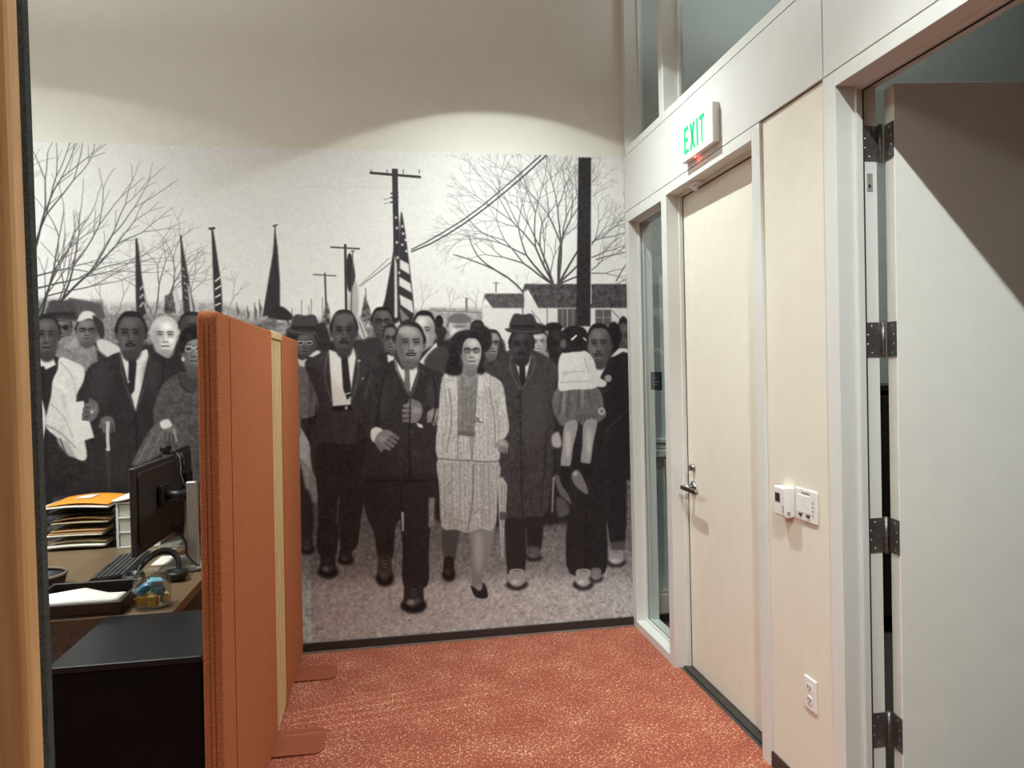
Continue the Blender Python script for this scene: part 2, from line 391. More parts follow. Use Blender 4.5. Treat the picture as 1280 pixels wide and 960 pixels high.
# bases and trims
struct('baseboard_back', MB().box(X0, -.001, -.012, 0, .009, .058, bev=.002), M['black_base'], 'dark vinyl base under the mural')
struct('trim_1', MB().box(X0, -.001, -.018, 0, 0, .009), M['strip'], 'thin grey strip between carpet and dark base')
struct('baseboard_right', MB().box(.003, .012, -2.083, -1.656, 0, .062, bev=.002), M['black_base'], 'dark vinyl base between the two door frames')
struct('baseboard_right_near', MB().box(.003, .012, -8.3, -3.137, 0, .062), M['black_base'], 'dark vinyl base beyond the open door')
t2 = MB()
for z0, z1, d in ((1.122, 1.150, .020), (1.085, 1.118, .012), (1.035, 1.080, .024)): t2.box(.148, 4.6, -d, 0, z0, z1, bev=.004)
struct('trim_2', t2, plain('chair_rail', (205, 205, 200), .5), 'moulded chair rail on the grey wall behind the sidelight')
t3 = MB(); t3.box(.148, 4.6, -.018, 0, .065, .185, bev=.004); t3.box(.148, 4.6, -.010, 0, .19, .21)
struct('baseboard_next_room', t3, plain('white_base', (215, 214, 208), .5), 'white baseboard of the next room')
struct('baseboard_next_room_foot', MB().box(.148, 4.6, -.022, 0, 0, .062), M['black_base'], 'dark foot below the white baseboard')

# ------------------------------------------------------------------ things on the right wall
ex = thing('exit_sign', 'lit white exit sign with green letters above the closed door', 'sign', (0, -1.14, 2.56))
MB().box(-.034, -.0002, -1.316, -.962, 2.562, 2.737, bev=.004, seg=2).build('housing', M['white_plastic'], ex)
MB().box(-.0405, -.0335, -1.318, -.960, 2.560, 2.739, bev=.003, seg=2).build('face_plate', M['exit_face'], ex)
def letters():
    b = MB(); x0, x1 = -.0425, -.0405; z0, z1 = 2.588, 2.712; H = z1-z0; w = .019
    def poly(pts): b.prism([(-(p[0]), p[1]) for p in pts], 'x', x0, x1)   # p = (distance from the far end, z); y = -distance
    def rect(a0, a1, c0, c1): poly([(a0, c0), (a1, c0), (a1, c1), (a0, c1)])
    e = 1.020
    rect(e, e+w, z0, z1); rect(e+w, e+.052, z0, z0+w); rect(e+w, e+.048, z0+H/2-w/2, z0+H/2+w/2); rect(e+w, e+.052, z1-w, z1)
    x = e+.066; wd = .062; m = wd/2; zc = z0+H/2
    poly([(x, z0), (x+.019, z0), (x+m, zc-.017), (x+m, zc+.017)][::1] if False else [(x, z0), (x+.023, z0), (x+wd, z1), (x+wd-.023, z1)])
    poly([(x+wd-.019, z0), (x+wd, z0), (x+m+.0095, zc), (x+m-.0095, zc+.0)])
    poly([(x, z1), (x+.019, z1), (x+m+.0095, zc), (x+m-.0095, zc)])
    i = x+wd+.014; rect(i, i+w, z0, z1)
    t = i+w+.012; rect(t, t+.056, z1-w, z1); rect(t+.0205, t+.0355, z0, z1-w)
    return b
letters().build('letters', M['exit_green'], ex)
MB().lathe([(0, -.004), (.003, -.003), (.0045, 0)], (-.018, -1.09, 2.562), 12).build('red_light', M['led'], ex)
l = bpy.data.lights.new('exit_led_glow', 'POINT'); l.energy = .016; l.color = (1, .12, .12); l.shadow_soft_size = .004
lo = bpy.data.objects.new('exit_led_glow', l); lo.location = (-.018, -1.09, 2.552); COL.objects.link(lo)

th = thing('thermostat', 'white wall thermostat with a small dark display', 'thermostat', (.012, -1.805, 1.02))
b = MB(); b.prism([(.0118, 1.026), (-.020, 1.022), (-.027, 1.030), (-.029, 1.130), (-.025, 1.134), (.0118, 1.132)], 'y', -1.846, -1.767)
tb = b.build('housing', M['white_plastic'], th, bevel=.004)
MB().box(-.0298, -.0278, -1.811, -1.779, 1.078, 1.110).build('display', M['lcd'], th)
for i, z in enumerate((1.064, 1.055, 1.046)):
    MB().box(-.0300, -.0275, -1.836, -1.828, z-.003, z+.003, bev=.001).build('button', M['silver'], th)
MB().box(-.020, -.008, -1.8472, -1.8455, 1.032, 1.046).build('label_patch', M['silver'], th)

sp = thing('wall_control', 'flat white wall control plate right of the thermostat', 'control', (.012, -1.93, 1.02))
MB().box(.004, .0119, -1.997, -1.864, 1.024, 1.141, bev=.004, seg=2).build('cover_plate', M['white_plastic'], sp)
MB().box(.0015, .0045, -1.918, -1.880, 1.055, 1.118, bev=.001).build('slider_panel', M['white_plastic'], sp)
MB().box(.0015, .0045, -1.962, -1.925, 1.055, 1.118, bev=.001).build('slider_panel', M['white_plastic'], sp)
for y in (-1.898, -1.946): MB().box(-.001, .0045, y-.008, y+.008, 1.043, 1.050).build('rocker', M['dark_plastic'], sp)
for i in range(4): MB().box(.0022, .0045, -1.980, -1.971, 1.052+i*.015, 1.058+i*.015, bev=.001).build('button', M['silver'], sp)
MB().box(.003, .0045, -1.955, -1.905, 1.124, 1.130).build('marking', M['silver'], sp)

ou = thing('wall_outlet', 'white duplex power outlet low on the cream wall panel', 'outlet', (.012, -1.935, .35))
MB().box(.004, .0119, -1.973, -1.897, .350, .466, bev=.004, seg=2).build('cover_plate', M['white_plastic'], ou)
for zc in (.386, .430):
    b = MB(); b.prism(rrect(-1.952, -1.918, zc-.015, zc+.015, .010), 'x', .0018, .0045); oo = b.build('receptacle', M['white_plastic'], ou)
    b = MB(); b.box(.001, .002, -1.945, -1.941, zc-.002, zc+.009); b.box(.001, .002, -1.930, -1.926, zc-.002, zc+.009); b.box(.001, .002, -1.938, -1.933, zc-.011, zc-.005)
    b.build('slots', M['black_plastic'], oo)

# things in the next room, seen through the sidelight glass
rs = thing('room_sign', 'small black room sign on the back of the sidelight glass', 'sign', (.085, -.26, 1.456))
MB().box(.0795, .0845, -.345, -.172, 1.456, 1.562, bev=.002).build('plate', M['black_plastic'], rs)
b = MB(); b.box(.0790, .0797, -.262, -.258, 1.520, 1.545); b.box(.0790, .0797, -.272, -.248, 1.528, 1.532)
for z, n in ((1.503, 9), (1.488, 7)):
    for i in range(n): b.box(.0790, .0797, -.225-i*.010-.006, -.225-i*.010, z-.003, z+.003)
b.build('lettering', M['silver'], rs)
b = MB(); b.tube([(.24, -.10, .0), (.215, -.045, 1.02)], .013, 10)
tag(b.build('leaning_pole', M['pole']), 'thin brown pole leaning on the grey wall behind the sidelight', 'pole')
cb = thing('dark_cabinet', 'dark tall cabinet glimpsed through the gap beside the open door', 'cabinet', (1.75, -.25, 0))
MB().box(1.2, 2.3, -.45, -.03, .06, 1.42).build('body', M['cab'], cb); MB().box(1.18, 2.32, -.47, -.025, 1.42, 1.45).build('top', M['dark_plastic'], cb)
MB().box(1.22, 2.28, -.43, -.05, 0, .06).build('plinth', M['cab'], cb)
for x in (1.22, 1.77): MB().box(x, x+.52, -.468, -.451, .1, 1.39, bev=.003).build('door', M['dark_plastic'], cb)

# pendant downlights (above the frame)
for i, (x, y, w, c, *_) in enumerate(DOWNLIGHTS):
    d = thing('pendant_downlight', ['white cylinder downlight hanging nearest the exit sign', 'white cylinder downlight hanging over the desk', 'white cylinder downlight hanging above the viewer', 'white cylinder downlight hanging furthest left over the mural'][i], 'lamp', (x, y, CEIL))
    MB().lathe([(.050, .002), (.052, 0), (.055, .002), (.055, .16), (0, .16)], (x, y, LZ0), 20).build('shade', M['white_plastic'], d)
    MB().tube([(x, y, LZ0+.16), (x, y, CEIL-.02)], .006, 8).build('stem', M['white_plastic'], d)
    MB().lathe([(0, -.02), (.05, -.02), (.055, 0)], (x, y, CEIL-.001), 18).build('canopy', M['white_plastic'], d)
# ------------------------------------------------------------------ the printed mural: a flat wall print drawn here shape by shape
# each entry is a filled outline, a tapering stroke or a bare tree, in half print-pixels of the mural (420 print-pixels per metre)
import json
PRINT_SHAPES = """[["p",230,0,0,0,237,-307,-62,3704,-190,3675,1125,-348,1024],
["p",178,6,1,30,-1,-335,690,883,707,1152,731,1570,727,1821,782,2153,809,2536,775,2852,766,3683,754,3675,1125,-348,1024],
["p",132,4,1,40,-1,-337,734,983,715,1112,719,1117,774,1358,777,1819,828,2152,848,2341,858,3681,857,3674,1166,-349,1058],
["p",84,1,0,0,-1,970,700,1111,730,1123,796,967,795],
["p",91,1,0,0,-1,304,653,624,626,817,699,814,800,299,793],
["p",168,1,0,20,-1,2599,760,2864,778,2861,874,2596,862],
["l",127,0,6,6,2786,714,2784,785],
["l",114,0,2,2,2599,775,2864,790],
["l",140,0,2,2,2598,811,2863,822],
["t",56,1,4,2,17,407,273,74,120,5.2],
["t",56,2,4,2,17,407,282,66,124,4.8],
["t",56,3,5,2,17,427,391,78,104,5.2],
["t",51,4,5,2,17,440,396,58,132,5.6],
["t",61,5,4,2,17,450,396,60,128,4.8],
["t",66,6,4,2,17,417,392,60,96,4.0],
["t",76,7,4,2,17,406,306,22,80,3.6],
["t",71,8,5,2,17,405,331,14,104,4.0],
["t",86,9,4,2,17,441,346,16,92,3.2],
["t",63,10,5,2,17,244,397,80,124,6],
["t",63,11,5,2,17,118,396,95,120,6],
["t",71,12,5,2,17,244,394,110,100,4.8],
["t",63,13,5,2,17,-4,394,80,120,6],
["t",96,21,5,2,34,670,388,84,68,3.6],
["t",91,22,5,2,34,689,384,70,68,4],
["t",102,23,5,2,34,692,388,60,60,3.2],
["t",107,24,5,2,34,661,388,105,56,2.8],
["t",114,25,5,2,34,734,389,70,52,2.6],
["t",127,26,5,2,34,592,380,75,36,2],
["t",127,27,5,2,34,558,379,95,34,2],
["t",140,28,4,2,34,829,390,80,36,2],
["t",140,29,4,2,34,1277,395,70,28,1.6],
["t",140,30,4,2,34,1346,403,80,26,1.6],
["t",127,31,4,2,34,1421,408,110,32,2],
["t",127,32,4,2,34,1536,410,100,44,2],
["t",76,41,7,2,26,1614,326,150,92,5.2],
["t",76,42,7,2,26,1614,326,138,100,5.6],
["t",76,43,7,2,26,1614,326,122,104,6.0],
["t",76,44,7,2,26,1614,326,108,100,5.6],
["t",76,45,7,2,26,1627,326,92,108,6.8],
["t",76,46,7,2,26,1627,326,78,100,6.0],
["t",76,47,7,2,26,1627,326,62,100,6.0],
["t",76,48,7,2,26,1627,326,45,92,5.2],
["t",76,49,6,2,26,1627,326,30,80,4.4],
["l",81,0,4.8,1.6,3096,716,3017,628,2917,568,2779,516,2724,501],
["l",86,0,4,1.4,2985,612,2858,528,2820,461,2802,398],
["t",102,50,6,2,30,1778,319,60,60,3.2],
["t",102,51,6,2,30,1726,263,20,56,3.2],
["t",102,52,5,2,30,1756,339,25,44,2.4],
["p",221,1,0,0,-1,2864,762,3103,765,3097,1030,2858,1025],
["p",86,1,0,16,-1,2878,695,3072,696,3103,769,2916,767,2877,715,2860,762],
["p",219,1,0,0,-1,3077,676,3144,761,3640,766,3634,1041,3068,1029],
["p",76,1,0,18,-1,3081,648,3642,651,3640,774,3148,769,3097,676,3064,692],
["p",86,1,0,0,-1,3247,774,3351,775,3349,873,3245,871],
["l",178,0,2,2,3297,775,3295,872],
["l",140,0,2,2,3272,774,3270,872],
["l",140,0,2,2,3326,775,3324,872],
["p",91,1,0,0,-1,3444,780,3528,781,3526,863,3442,862],
["l",153,0,2,2,3486,781,3484,862],
["l",153,0,2,2,3443,821,3527,822],
["l",102,0,2.4,2.4,3193,770,3190,911],
["l",89,0,3.0,2,3066,764,3072,869],
["l",102,0,2,1.4,3111,781,3215,911],
["l",102,0,2.4,1.6,3532,785,3607,868],
["l",114,0,3.2,3.2,2936,636,2934,691],
["l",127,0,2,2,2919,643,2952,644],
["l",63,0,3.0,2.6,3179,3,3029,134,2824,303,2623,427,2521,478],
["l",51,0,3.4,3.0,3208,2,3049,145,2831,319,2643,438,2520,489],
["l",102,0,2.2,1.6,2422,540,2348,598,2270,656],
["l",127,0,1.6,1.2,2415,517,2349,579,2263,656],
["l",209,0,1.0,1.0,2022,179,2246,179,2591,181],
["l",216,0,0.8,0.8,1557,-10,2021,190],
["l",56,0,14,12,2452,86,2449,431,2442,821],
["l",56,0,6,6,2331,108,2577,124],
["l",76,0,2,2,2339,92,2338,112],
["l",76,0,2,2,2415,91,2415,110],
["l",76,0,2,2,2492,89,2492,109],
["l",76,0,2,2,2570,88,2569,107],
["l",63,0,4,4,2428,207,2466,202],
["l",63,0,4,4,2427,226,2466,221],
["l",63,0,4,4,2426,249,2465,245],
["l",127,0,1.6,1.6,2392,238,2427,226],
["l",127,0,1.6,1.6,2396,257,2430,249],
["l",68,0,6,6,2206,452,2202,787],
["l",76,0,3.6,3.6,2136,467,2275,475],
["p",76,1,0,0,-1,2206,525,2228,529,2227,575,2205,571],
["l",89,0,4.4,4.4,2107,590,2108,797],
["l",102,0,2.8,2.8,2050,598,2159,605],
["l",127,0,1.8,1.8,2040,712,2037,815],
["l",127,0,1.8,1.8,2092,709,2089,816],
["l",127,0,1.8,1.8,1995,719,1992,815],
["l",127,0,1.8,1.8,2028,750,2026,815],
["l",127,0,1.8,1.8,1950,757,1948,814],
["l",63,0,3.2,2.8,1265,434,1270,798],
["p",51,1,1,0,-1,1264,452,1274,459,1286,621,1303,740,1295,776,1257,776],
["l",219,1,3.6,2.8,1275,666,1292,644,1304,703],
["l",219,1,3.6,2.8,1273,706,1291,680,1303,736],
["l",219,1,3.6,2.8,1272,747,1290,717,1302,769],
["l",63,0,3.2,2.8,1460,414,1470,778],
["p",61,1,1,0,-1,1459,429,1469,473,1495,659,1509,779,1463,778],
["p",198,1,0,0,-1,1481,630,1494,667,1505,771,1491,771],
["l",178,0,3.0,2,1462,566,1472,577],
["l",178,0,3.0,2,1465,600,1475,611],
["l",178,0,3.0,2,1467,633,1477,644],
["l",178,0,3.0,2,1470,667,1480,678],
["l",178,0,3.0,2,1472,700,1482,711],
["p",204,1,0,0,-1,1424,659,1435,652,1449,763,1428,778],
["p",86,1,0,50,-1,1381,696,1417,681,1428,778,1379,777],
["l",63,0,3.2,2.8,1599,380,1608,780],
["l",63,0,5.2,5.2,1584,384,1613,380],
["p",51,1,1,0,-1,1598,406,1608,421,1622,548,1633,660,1630,780,1601,780],
["l",214,0,4,4,1605,630,1631,608],
["l",214,0,4,4,1604,668,1630,649],
["l",214,0,4,4,1603,705,1629,690],
["l",214,0,4,4,1602,742,1627,731],
["l",71,0,2.8,2.4,1884,362,1861,783],
["l",76,0,3.6,3.6,1873,370,1895,362],
["p",53,1,0,0,-1,1883,381,1892,472,1898,624,1894,783,1813,797,1839,661,1869,502],
["l",114,0,1.8,1.8,1779,729,1780,812],
["p",102,1,0,0,-1,1778,737,1792,774,1780,812],
["l",114,0,1.8,1.8,1801,714,1802,805],
["p",102,1,0,0,-1,1801,722,1814,760,1802,805],
["l",114,0,1.8,1.8,1746,744,1747,812],
["p",102,1,0,0,-1,1745,751,1759,789,1747,812],
["l",114,0,1.8,1.8,1699,728,1701,796],
["p",102,1,0,0,-1,1699,736,1712,774,1701,796],
["p",51,1,1,0,-1,2214,517,2233,502,2249,606,2232,671,2220,687,2207,625],
["p",183,2,1,0,-1,2232,671,2256,633,2259,787,2217,795,2216,702],
["l",89,0,2.4,2.4,2241,482,2225,795],
["l",102,0,2.4,2.4,2230,486,2252,486],
["p",107,1,0,60,-1,2292,695,2313,757,2327,827,2266,826,2279,757],
["l",102,0,2,2,2297,664,2296,838],
["p",204,1,0,0,-1,2255,810,2273,826,2302,896,2282,919,2253,876],
["l",102,0,2.4,2.4,2262,826,2286,904],
["p",107,1,0,60,-1,2110,717,2124,770,2129,847,2084,847,2098,770],
["p",51,1,1,0,-1,2449,261,2460,284,2468,431,2455,626,2457,821,2365,820,2391,703,2422,548,2441,431],
["p",216,1,0,0,-1,2439,501,2449,548,2446,805,2431,813],
["p",51,1,1,0,-1,2475,299,2489,353,2505,501,2517,634,2523,814,2457,836,2454,665,2462,501],
["p",224,1,0,0,-1,2465,525,2507,548,2510,599,2464,571],
["p",224,1,0,0,-1,2459,610,2512,642,2519,689,2458,653],
["p",224,1,0,0,-1,2457,696,2518,728,2524,790,2463,747],
["p",127,1,0,0,-1,2455,758,2504,814,2465,829],
["p",229,1,1,0,-1,2490,400,2487,406,2481,406,2478,400,2481,394,2487,394],
["p",229,1,1,0,-1,2501,431,2498,437,2492,437,2489,431,2492,425,2498,425],
["p",229,1,1,0,-1,2485,454,2481,460,2476,460,2473,455,2476,449,2482,449],
["p",229,1,1,0,-1,2503,486,2500,491,2494,491,2491,486,2494,480,2500,480],
["p",229,1,1,0,-1,2458,443,2455,449,2449,449,2446,443,2449,437,2455,437],
["p",229,1,1,0,-1,2460,517,2457,523,2451,523,2448,517,2451,511,2457,511],
["p",229,1,1,0,-1,2465,591,2462,597,2457,597,2454,591,2457,585,2463,585],
["p",229,1,1,0,-1,2460,373,2457,379,2451,379,2448,373,2451,367,2457,367],
["p",229,1,1,0,-1,2457,323,2454,328,2448,328,2446,323,2449,317,2454,317],
["p",229,1,1,0,-1,2487,365,2484,371,2478,371,2475,365,2478,359,2484,359],
["p",43,3,1,10,-1,-341,853,812,854,1112,914,1530,902,1856,832,2075,912,2339,916,2689,922,3008,988,3255,952,3635,959,3616,1826,-369,1604],
["p",76,2,0,0,-1,2686,1041,2886,1025,2884,1105,2684,1120],
["p",68,4,0,20,188,-367,1543,3661,1754,3643,2557,-392,2204],
["p",163,16,0,24,214,-382,1930,3652,2161,3643,2557,-394,2256],
["p",38,5,1,8,-1,-366,1519,1962,1626,2355,1756,2587,1809,2986,1872,3234,1866,3659,1829,3663,1663,-364,1467],
["s",107,3,160,-188,904,971,1198],
["s",102,4,330,839,954,1811,1246],
["s",229,6,120,836,1058,1811,1246],
["p",130,2,1,0,-1,1868,855,1916,855,1914,887,1901,901,1879,900,1868,887],
["p",153,1,1,0,-1,1863,842,1861,849,1856,852,1852,849,1850,842,1852,835,1857,832,1861,835],
["p",137,1,1,0,-1,1934,843,1932,850,1927,853,1923,850,1921,843,1923,836,1928,833,1932,836],
["p",51,1,1,0,-1,1855,839,1856,813,1872,792,1894,787,1916,792,1930,813,1930,840],
["p",191,1,1,0,-1,1860,822,1873,801,1893,800,1913,803,1926,823,1925,853,1915,876,1900,890,1882,889,1867,875,1859,852],
["p",141,5,1,0,-1,1911,816,1926,826,1925,855,1913,880,1898,889,1907,855],
["p",233,4,1,0,-1,1903,815,1900,820,1893,824,1884,824,1876,820,1874,814,1877,808,1884,805,1893,805,1901,809],
["p",225,3,1,0,-1,1883,851,1881,856,1876,859,1871,858,1868,854,1868,848,1872,843,1877,843,1882,846],
["p",137,3,1,0,-1,1869,879,1913,880,1902,892,1880,891],
["p",95,2,1,0,-1,1914,835,1908,838,1892,839,1877,838,1870,834,1877,831,1892,829,1908,831],
["p",95,2,1,0,-1,1904,863,1900,865,1891,866,1882,865,1879,862,1882,859,1892,858,1901,860],
["p",51,1,1,0,-1,1842,805,1858,760,1902,749,1945,784,1944,814],
["p",127,3,1,30,-1,1892,844,1883,866,1861,880,1834,879,1812,865,1804,843,1813,821,1836,807,1863,807,1884,822],
["p",149,2,1,0,-1,1337,906,1413,907,1409,963,1390,986,1355,985,1337,962],
["p",175,1,1,0,-1,1329,885,1326,897,1319,902,1312,896,1310,884,1313,872,1320,868,1327,873],
["p",157,1,1,0,-1,1441,887,1438,899,1431,904,1424,898,1422,886,1425,874,1432,869,1439,874],
["p",204,1,1,0,-1,1317,879,1319,833,1344,797,1378,789,1413,798,1435,835,1434,880],
["p",219,1,1,0,-1,1325,851,1346,814,1379,811,1409,817,1428,852,1427,903,1412,943,1387,967,1358,966,1336,942,1323,902],
["p",162,5,1,0,-1,1348,838,1323,855,1323,906,1339,949,1361,965,1351,906],
["p",255,4,1,0,-1,1409,837,1404,847,1392,853,1378,853,1367,847,1362,837,1367,827,1379,821,1393,821,1404,827],
["p",255,3,1,0,-1,1415,901,1412,910,1404,915,1396,913,1391,905,1391,895,1397,888,1405,886,1413,891],
["p",157,3,1,0,-1,1339,949,1408,950,1390,970,1355,970],
["p",144,3,1,0,-1,1372,873,1368,880,1359,883,1348,882,1342,876,1342,870,1349,864,1359,863,1369,867],
["l",71,0,2.8,1.7,1342,864,1357,859,1371,864],
["l",47,0,2.6,2.0,1347,874,1356,872,1366,875],
["p",175,2,1,0,-1,1366,884,1362,886,1354,887,1347,885,1347,882,1354,880,1363,881],
["p",144,3,1,0,-1,1416,874,1412,881,1403,884,1392,883,1385,877,1386,870,1393,865,1403,864,1412,868],
["l",71,0,2.8,1.7,1386,864,1401,859,1415,865],
["l",47,0,2.6,2.0,1390,875,1400,872,1410,876],
["p",175,2,1,0,-1,1410,884,1406,887,1398,887,1391,886,1391,883,1398,881,1406,882],
["l",157,1,2.3,1.8,1371,876,1368,902],
["l",255,2,2.8,3.2,1381,874,1381,900],
["l",78,0,2.6,1.8,1365,907,1377,911,1390,907],
["l",55,0,2.8,2.0,1359,929,1377,928,1395,929],
["l",236,1,3.2,2.8,1364,937,1388,937],
["l",153,1,1.8,1.8,1365,945,1388,946],
["p",43,2,0,0,-1,1302,991,1435,986,1525,1041,1521,1183,1297,1176],
["p",55,2,1,0,-1,1461,857,1531,858,1527,899,1510,916,1478,915,1462,898],
["p",65,1,1,0,-1,1454,841,1451,850,1444,853,1438,850,1436,841,1439,832,1445,828,1451,832],
["p",58,1,1,0,-1,1557,842,1554,851,1547,855,1541,851,1539,842,1542,833,1548,830,1554,833],
["p",33,1,1,0,-1,1442,836,1444,803,1466,776,1498,770,1530,777,1550,804,1550,838],
["p",81,1,1,0,-1,1449,816,1469,789,1503,786,1527,791,1545,817,1544,855,1530,885,1508,902,1481,902,1460,883,1448,854],
["p",60,5,1,0,-1,1471,806,1448,819,1448,857,1463,889,1484,900,1473,857],
["p",99,4,1,0,-1,1530,806,1525,813,1515,818,1501,818,1491,813,1487,805,1491,798,1502,793,1515,794,1526,798],
["p",96,3,1,0,-1,1536,853,1533,860,1526,863,1518,862,1513,856,1514,849,1519,843,1527,842,1534,846],
["p",58,3,1,0,-1,1463,889,1527,890,1510,905,1478,904],
["p",40,2,1,0,-1,1535,831,1525,836,1503,837,1480,835,1471,830,1480,826,1503,825,1525,827],
["p",40,2,1,0,-1,1520,867,1515,871,1502,872,1489,870,1483,867,1489,863,1502,862,1515,864],
["p",62,2,1,0,-1,2339,852,2405,853,2402,898,2385,917,2355,916,2340,897],
["p",73,1,1,0,-1,2332,834,2330,844,2324,848,2318,844,2316,834,2318,824,2324,820,2330,824],
["p",66,1,1,0,-1,2429,836,2426,845,2420,849,2414,845,2412,835,2415,825,2421,821,2427,826],
["p",30,1,1,0,-1,2322,829,2324,792,2344,762,2374,756,2404,763,2423,793,2423,831],
["p",91,1,1,0,-1,2328,806,2346,776,2375,774,2401,778,2418,807,2417,849,2404,882,2383,901,2358,901,2338,881,2327,848],
["p",67,5,1,0,-1,2348,796,2327,810,2327,852,2341,887,2361,900,2351,852],
["p",111,4,1,0,-1,2401,795,2397,803,2387,808,2374,808,2365,803,2361,795,2365,787,2375,782,2387,782,2397,787],
["p",108,3,1,0,-1,2407,847,2404,855,2398,859,2390,857,2385,851,2386,843,2391,837,2398,835,2405,840],
["p",66,3,1,0,-1,2341,887,2401,888,2385,904,2355,904],
["p",60,3,1,0,-1,2369,825,2366,830,2358,833,2349,832,2343,828,2343,822,2349,817,2358,817,2366,820],
["l",29,0,1.4,1.3,2344,817,2356,813,2369,817],
["l",19,0,2.0,1.6,2347,825,2356,823,2364,826],
["p",73,2,1,0,-1,2365,833,2361,835,2354,836,2348,834,2348,832,2354,830,2361,831],
["p",60,3,1,0,-1,2407,825,2404,831,2396,834,2387,832,2381,828,2381,822,2387,818,2396,817,2404,820],
["l",29,0,1.4,1.3,2381,817,2394,813,2406,818],
["l",19,0,2.0,1.6,2385,826,2394,824,2402,827],
["p",73,2,1,0,-1,2403,834,2399,836,2391,836,2385,835,2385,832,2392,831,2399,832],
["l",66,1,1.8,1.4,2369,827,2366,849],
["l",110,2,2.2,2.5,2377,826,2377,847],
["l",33,0,2.0,1.4,2363,852,2374,856,2385,852],
["l",23,0,2.2,1.6,2359,870,2374,870,2390,871],
["l",99,1,2.5,2.2,2362,877,2383,877],
["l",64,1,1.4,1.4,2363,884,2383,884],
["l",25,0,1.1,1.1,2369,826,2366,832,2358,836,2349,835,2342,831,2339,825,2342,819,2350,815,2359,816,2366,819,2369,826],
["l",25,0,1.9,1.9,2340,817,2368,817],
["l",25,0,1.1,1.1,2411,826,2408,832,2400,836,2391,836,2383,832,2381,826,2384,820,2391,816,2401,816,2408,820,2411,826],
["l",25,0,1.9,1.9,2382,817,2410,818],
["l",25,0,1.8,1.8,2369,822,2381,822],
["p",56,2,1,0,-1,2244,934,2332,901,2377,929,2452,1016,2335,1091,2245,1011],
["p",72,2,1,0,-1,2385,934,2431,935,2428,981,2417,999,2396,999,2385,980],
["p",85,1,1,0,-1,2381,917,2379,927,2375,931,2371,926,2369,916,2371,907,2375,903,2379,907],
["p",77,1,1,0,-1,2448,918,2446,928,2442,932,2438,928,2436,918,2438,908,2443,904,2447,908],
["p",35,1,1,0,-1,2373,912,2375,875,2390,845,2411,838,2431,845,2444,876,2444,913],
["p",107,1,1,0,-1,2378,889,2391,859,2411,856,2429,861,2440,890,2439,932,2430,965,2415,984,2398,984,2384,964,2377,931],
["p",79,5,1,0,-1,2392,878,2377,892,2377,934,2386,969,2400,982,2393,934],
["p",130,4,1,0,-1,2429,877,2426,886,2419,891,2410,890,2403,885,2401,877,2404,869,2411,864,2419,864,2426,869],
["p",126,3,1,0,-1,2432,929,2430,937,2426,941,2421,940,2418,933,2418,925,2421,919,2426,918,2431,922],
["p",77,3,1,0,-1,2386,969,2428,970,2417,987,2396,986],
["p",70,3,1,0,-1,2407,907,2404,913,2399,915,2392,914,2388,910,2388,904,2393,900,2399,899,2404,902],
["l",34,0,1.4,1.3,2389,899,2397,895,2406,900],
["l",23,0,2.0,1.6,2391,908,2397,906,2403,909],
["p",85,2,1,0,-1,2403,916,2401,918,2395,918,2391,917,2391,914,2396,913,2401,913],
["p",70,3,1,0,-1,2433,908,2431,913,2425,916,2419,915,2415,910,2415,905,2419,900,2425,899,2431,902],
["l",34,0,1.4,1.3,2415,900,2424,896,2432,900],
["l",23,0,2.0,1.6,2418,908,2424,906,2429,909],
["p",85,2,1,0,-1,2429,916,2427,918,2422,919,2418,917,2418,915,2422,913,2427,914],
["l",77,1,1.8,1.4,2406,909,2404,931],
["l",128,2,2.2,2.5,2412,908,2412,929],
["l",38,0,2.0,1.4,2402,935,2409,938,2417,935],
["l",26,0,2.2,1.6,2399,953,2409,952,2420,953],
["l",115,1,2.5,2.2,2401,959,2416,959],
["l",74,1,1.4,1.4,2402,966,2416,966],
["l",25,0,1.1,1.1,2406,908,2404,914,2399,918,2392,918,2387,914,2385,908,2388,901,2393,898,2399,898,2404,902,2406,908],
["l",25,0,1.9,1.9,2386,899,2406,900],
["l",25,0,1.1,1.1,2435,908,2433,915,2428,918,2421,918,2416,914,2414,908,2417,902,2422,898,2428,898,2433,902,2435,908],
["l",25,0,1.9,1.9,2415,900,2435,900],
["l",25,0,1.8,1.8,2406,904,2415,905],
["p",43,1,0,0,-1,2337,990,2399,976,2433,1023,2411,1093],
["p",224,1,0,0,-1,2391,987,2426,1000,2413,1035,2394,1030],
["p",128,2,1,0,-1,2536,910,2608,911,2604,975,2586,1001,2553,1000,2536,974],
["p",150,1,1,0,-1,2529,885,2525,899,2519,905,2512,899,2510,885,2513,871,2520,866,2526,871],
["p",135,1,1,0,-1,2635,887,2632,901,2625,906,2618,901,2616,887,2619,873,2626,867,2632,873],
["p",33,1,1,0,-1,2517,878,2519,826,2542,785,2575,775,2608,785,2629,828,2628,880],
["p",188,1,1,0,-1,2524,846,2544,804,2571,801,2604,807,2623,847,2621,906,2607,952,2583,979,2556,979,2534,951,2523,905],
["p",139,5,1,0,-1,2601,832,2623,852,2621,911,2603,960,2581,977,2595,911],
["p",230,4,1,0,-1,2586,830,2581,842,2570,849,2557,848,2546,841,2542,830,2546,818,2558,811,2571,811,2582,819],
["p",222,3,1,0,-1,2556,902,2553,913,2546,919,2538,916,2532,908,2533,896,2538,888,2546,886,2553,892],
["p",135,3,1,0,-1,2537,959,2603,960,2586,983,2553,983],
["p",124,3,1,0,-1,2562,872,2558,880,2549,883,2539,882,2533,876,2533,868,2540,862,2550,860,2558,864],
["l",61,0,3.0,1.8,2534,861,2547,855,2561,861],
["l",40,0,2.8,2.2,2538,873,2547,870,2556,874],
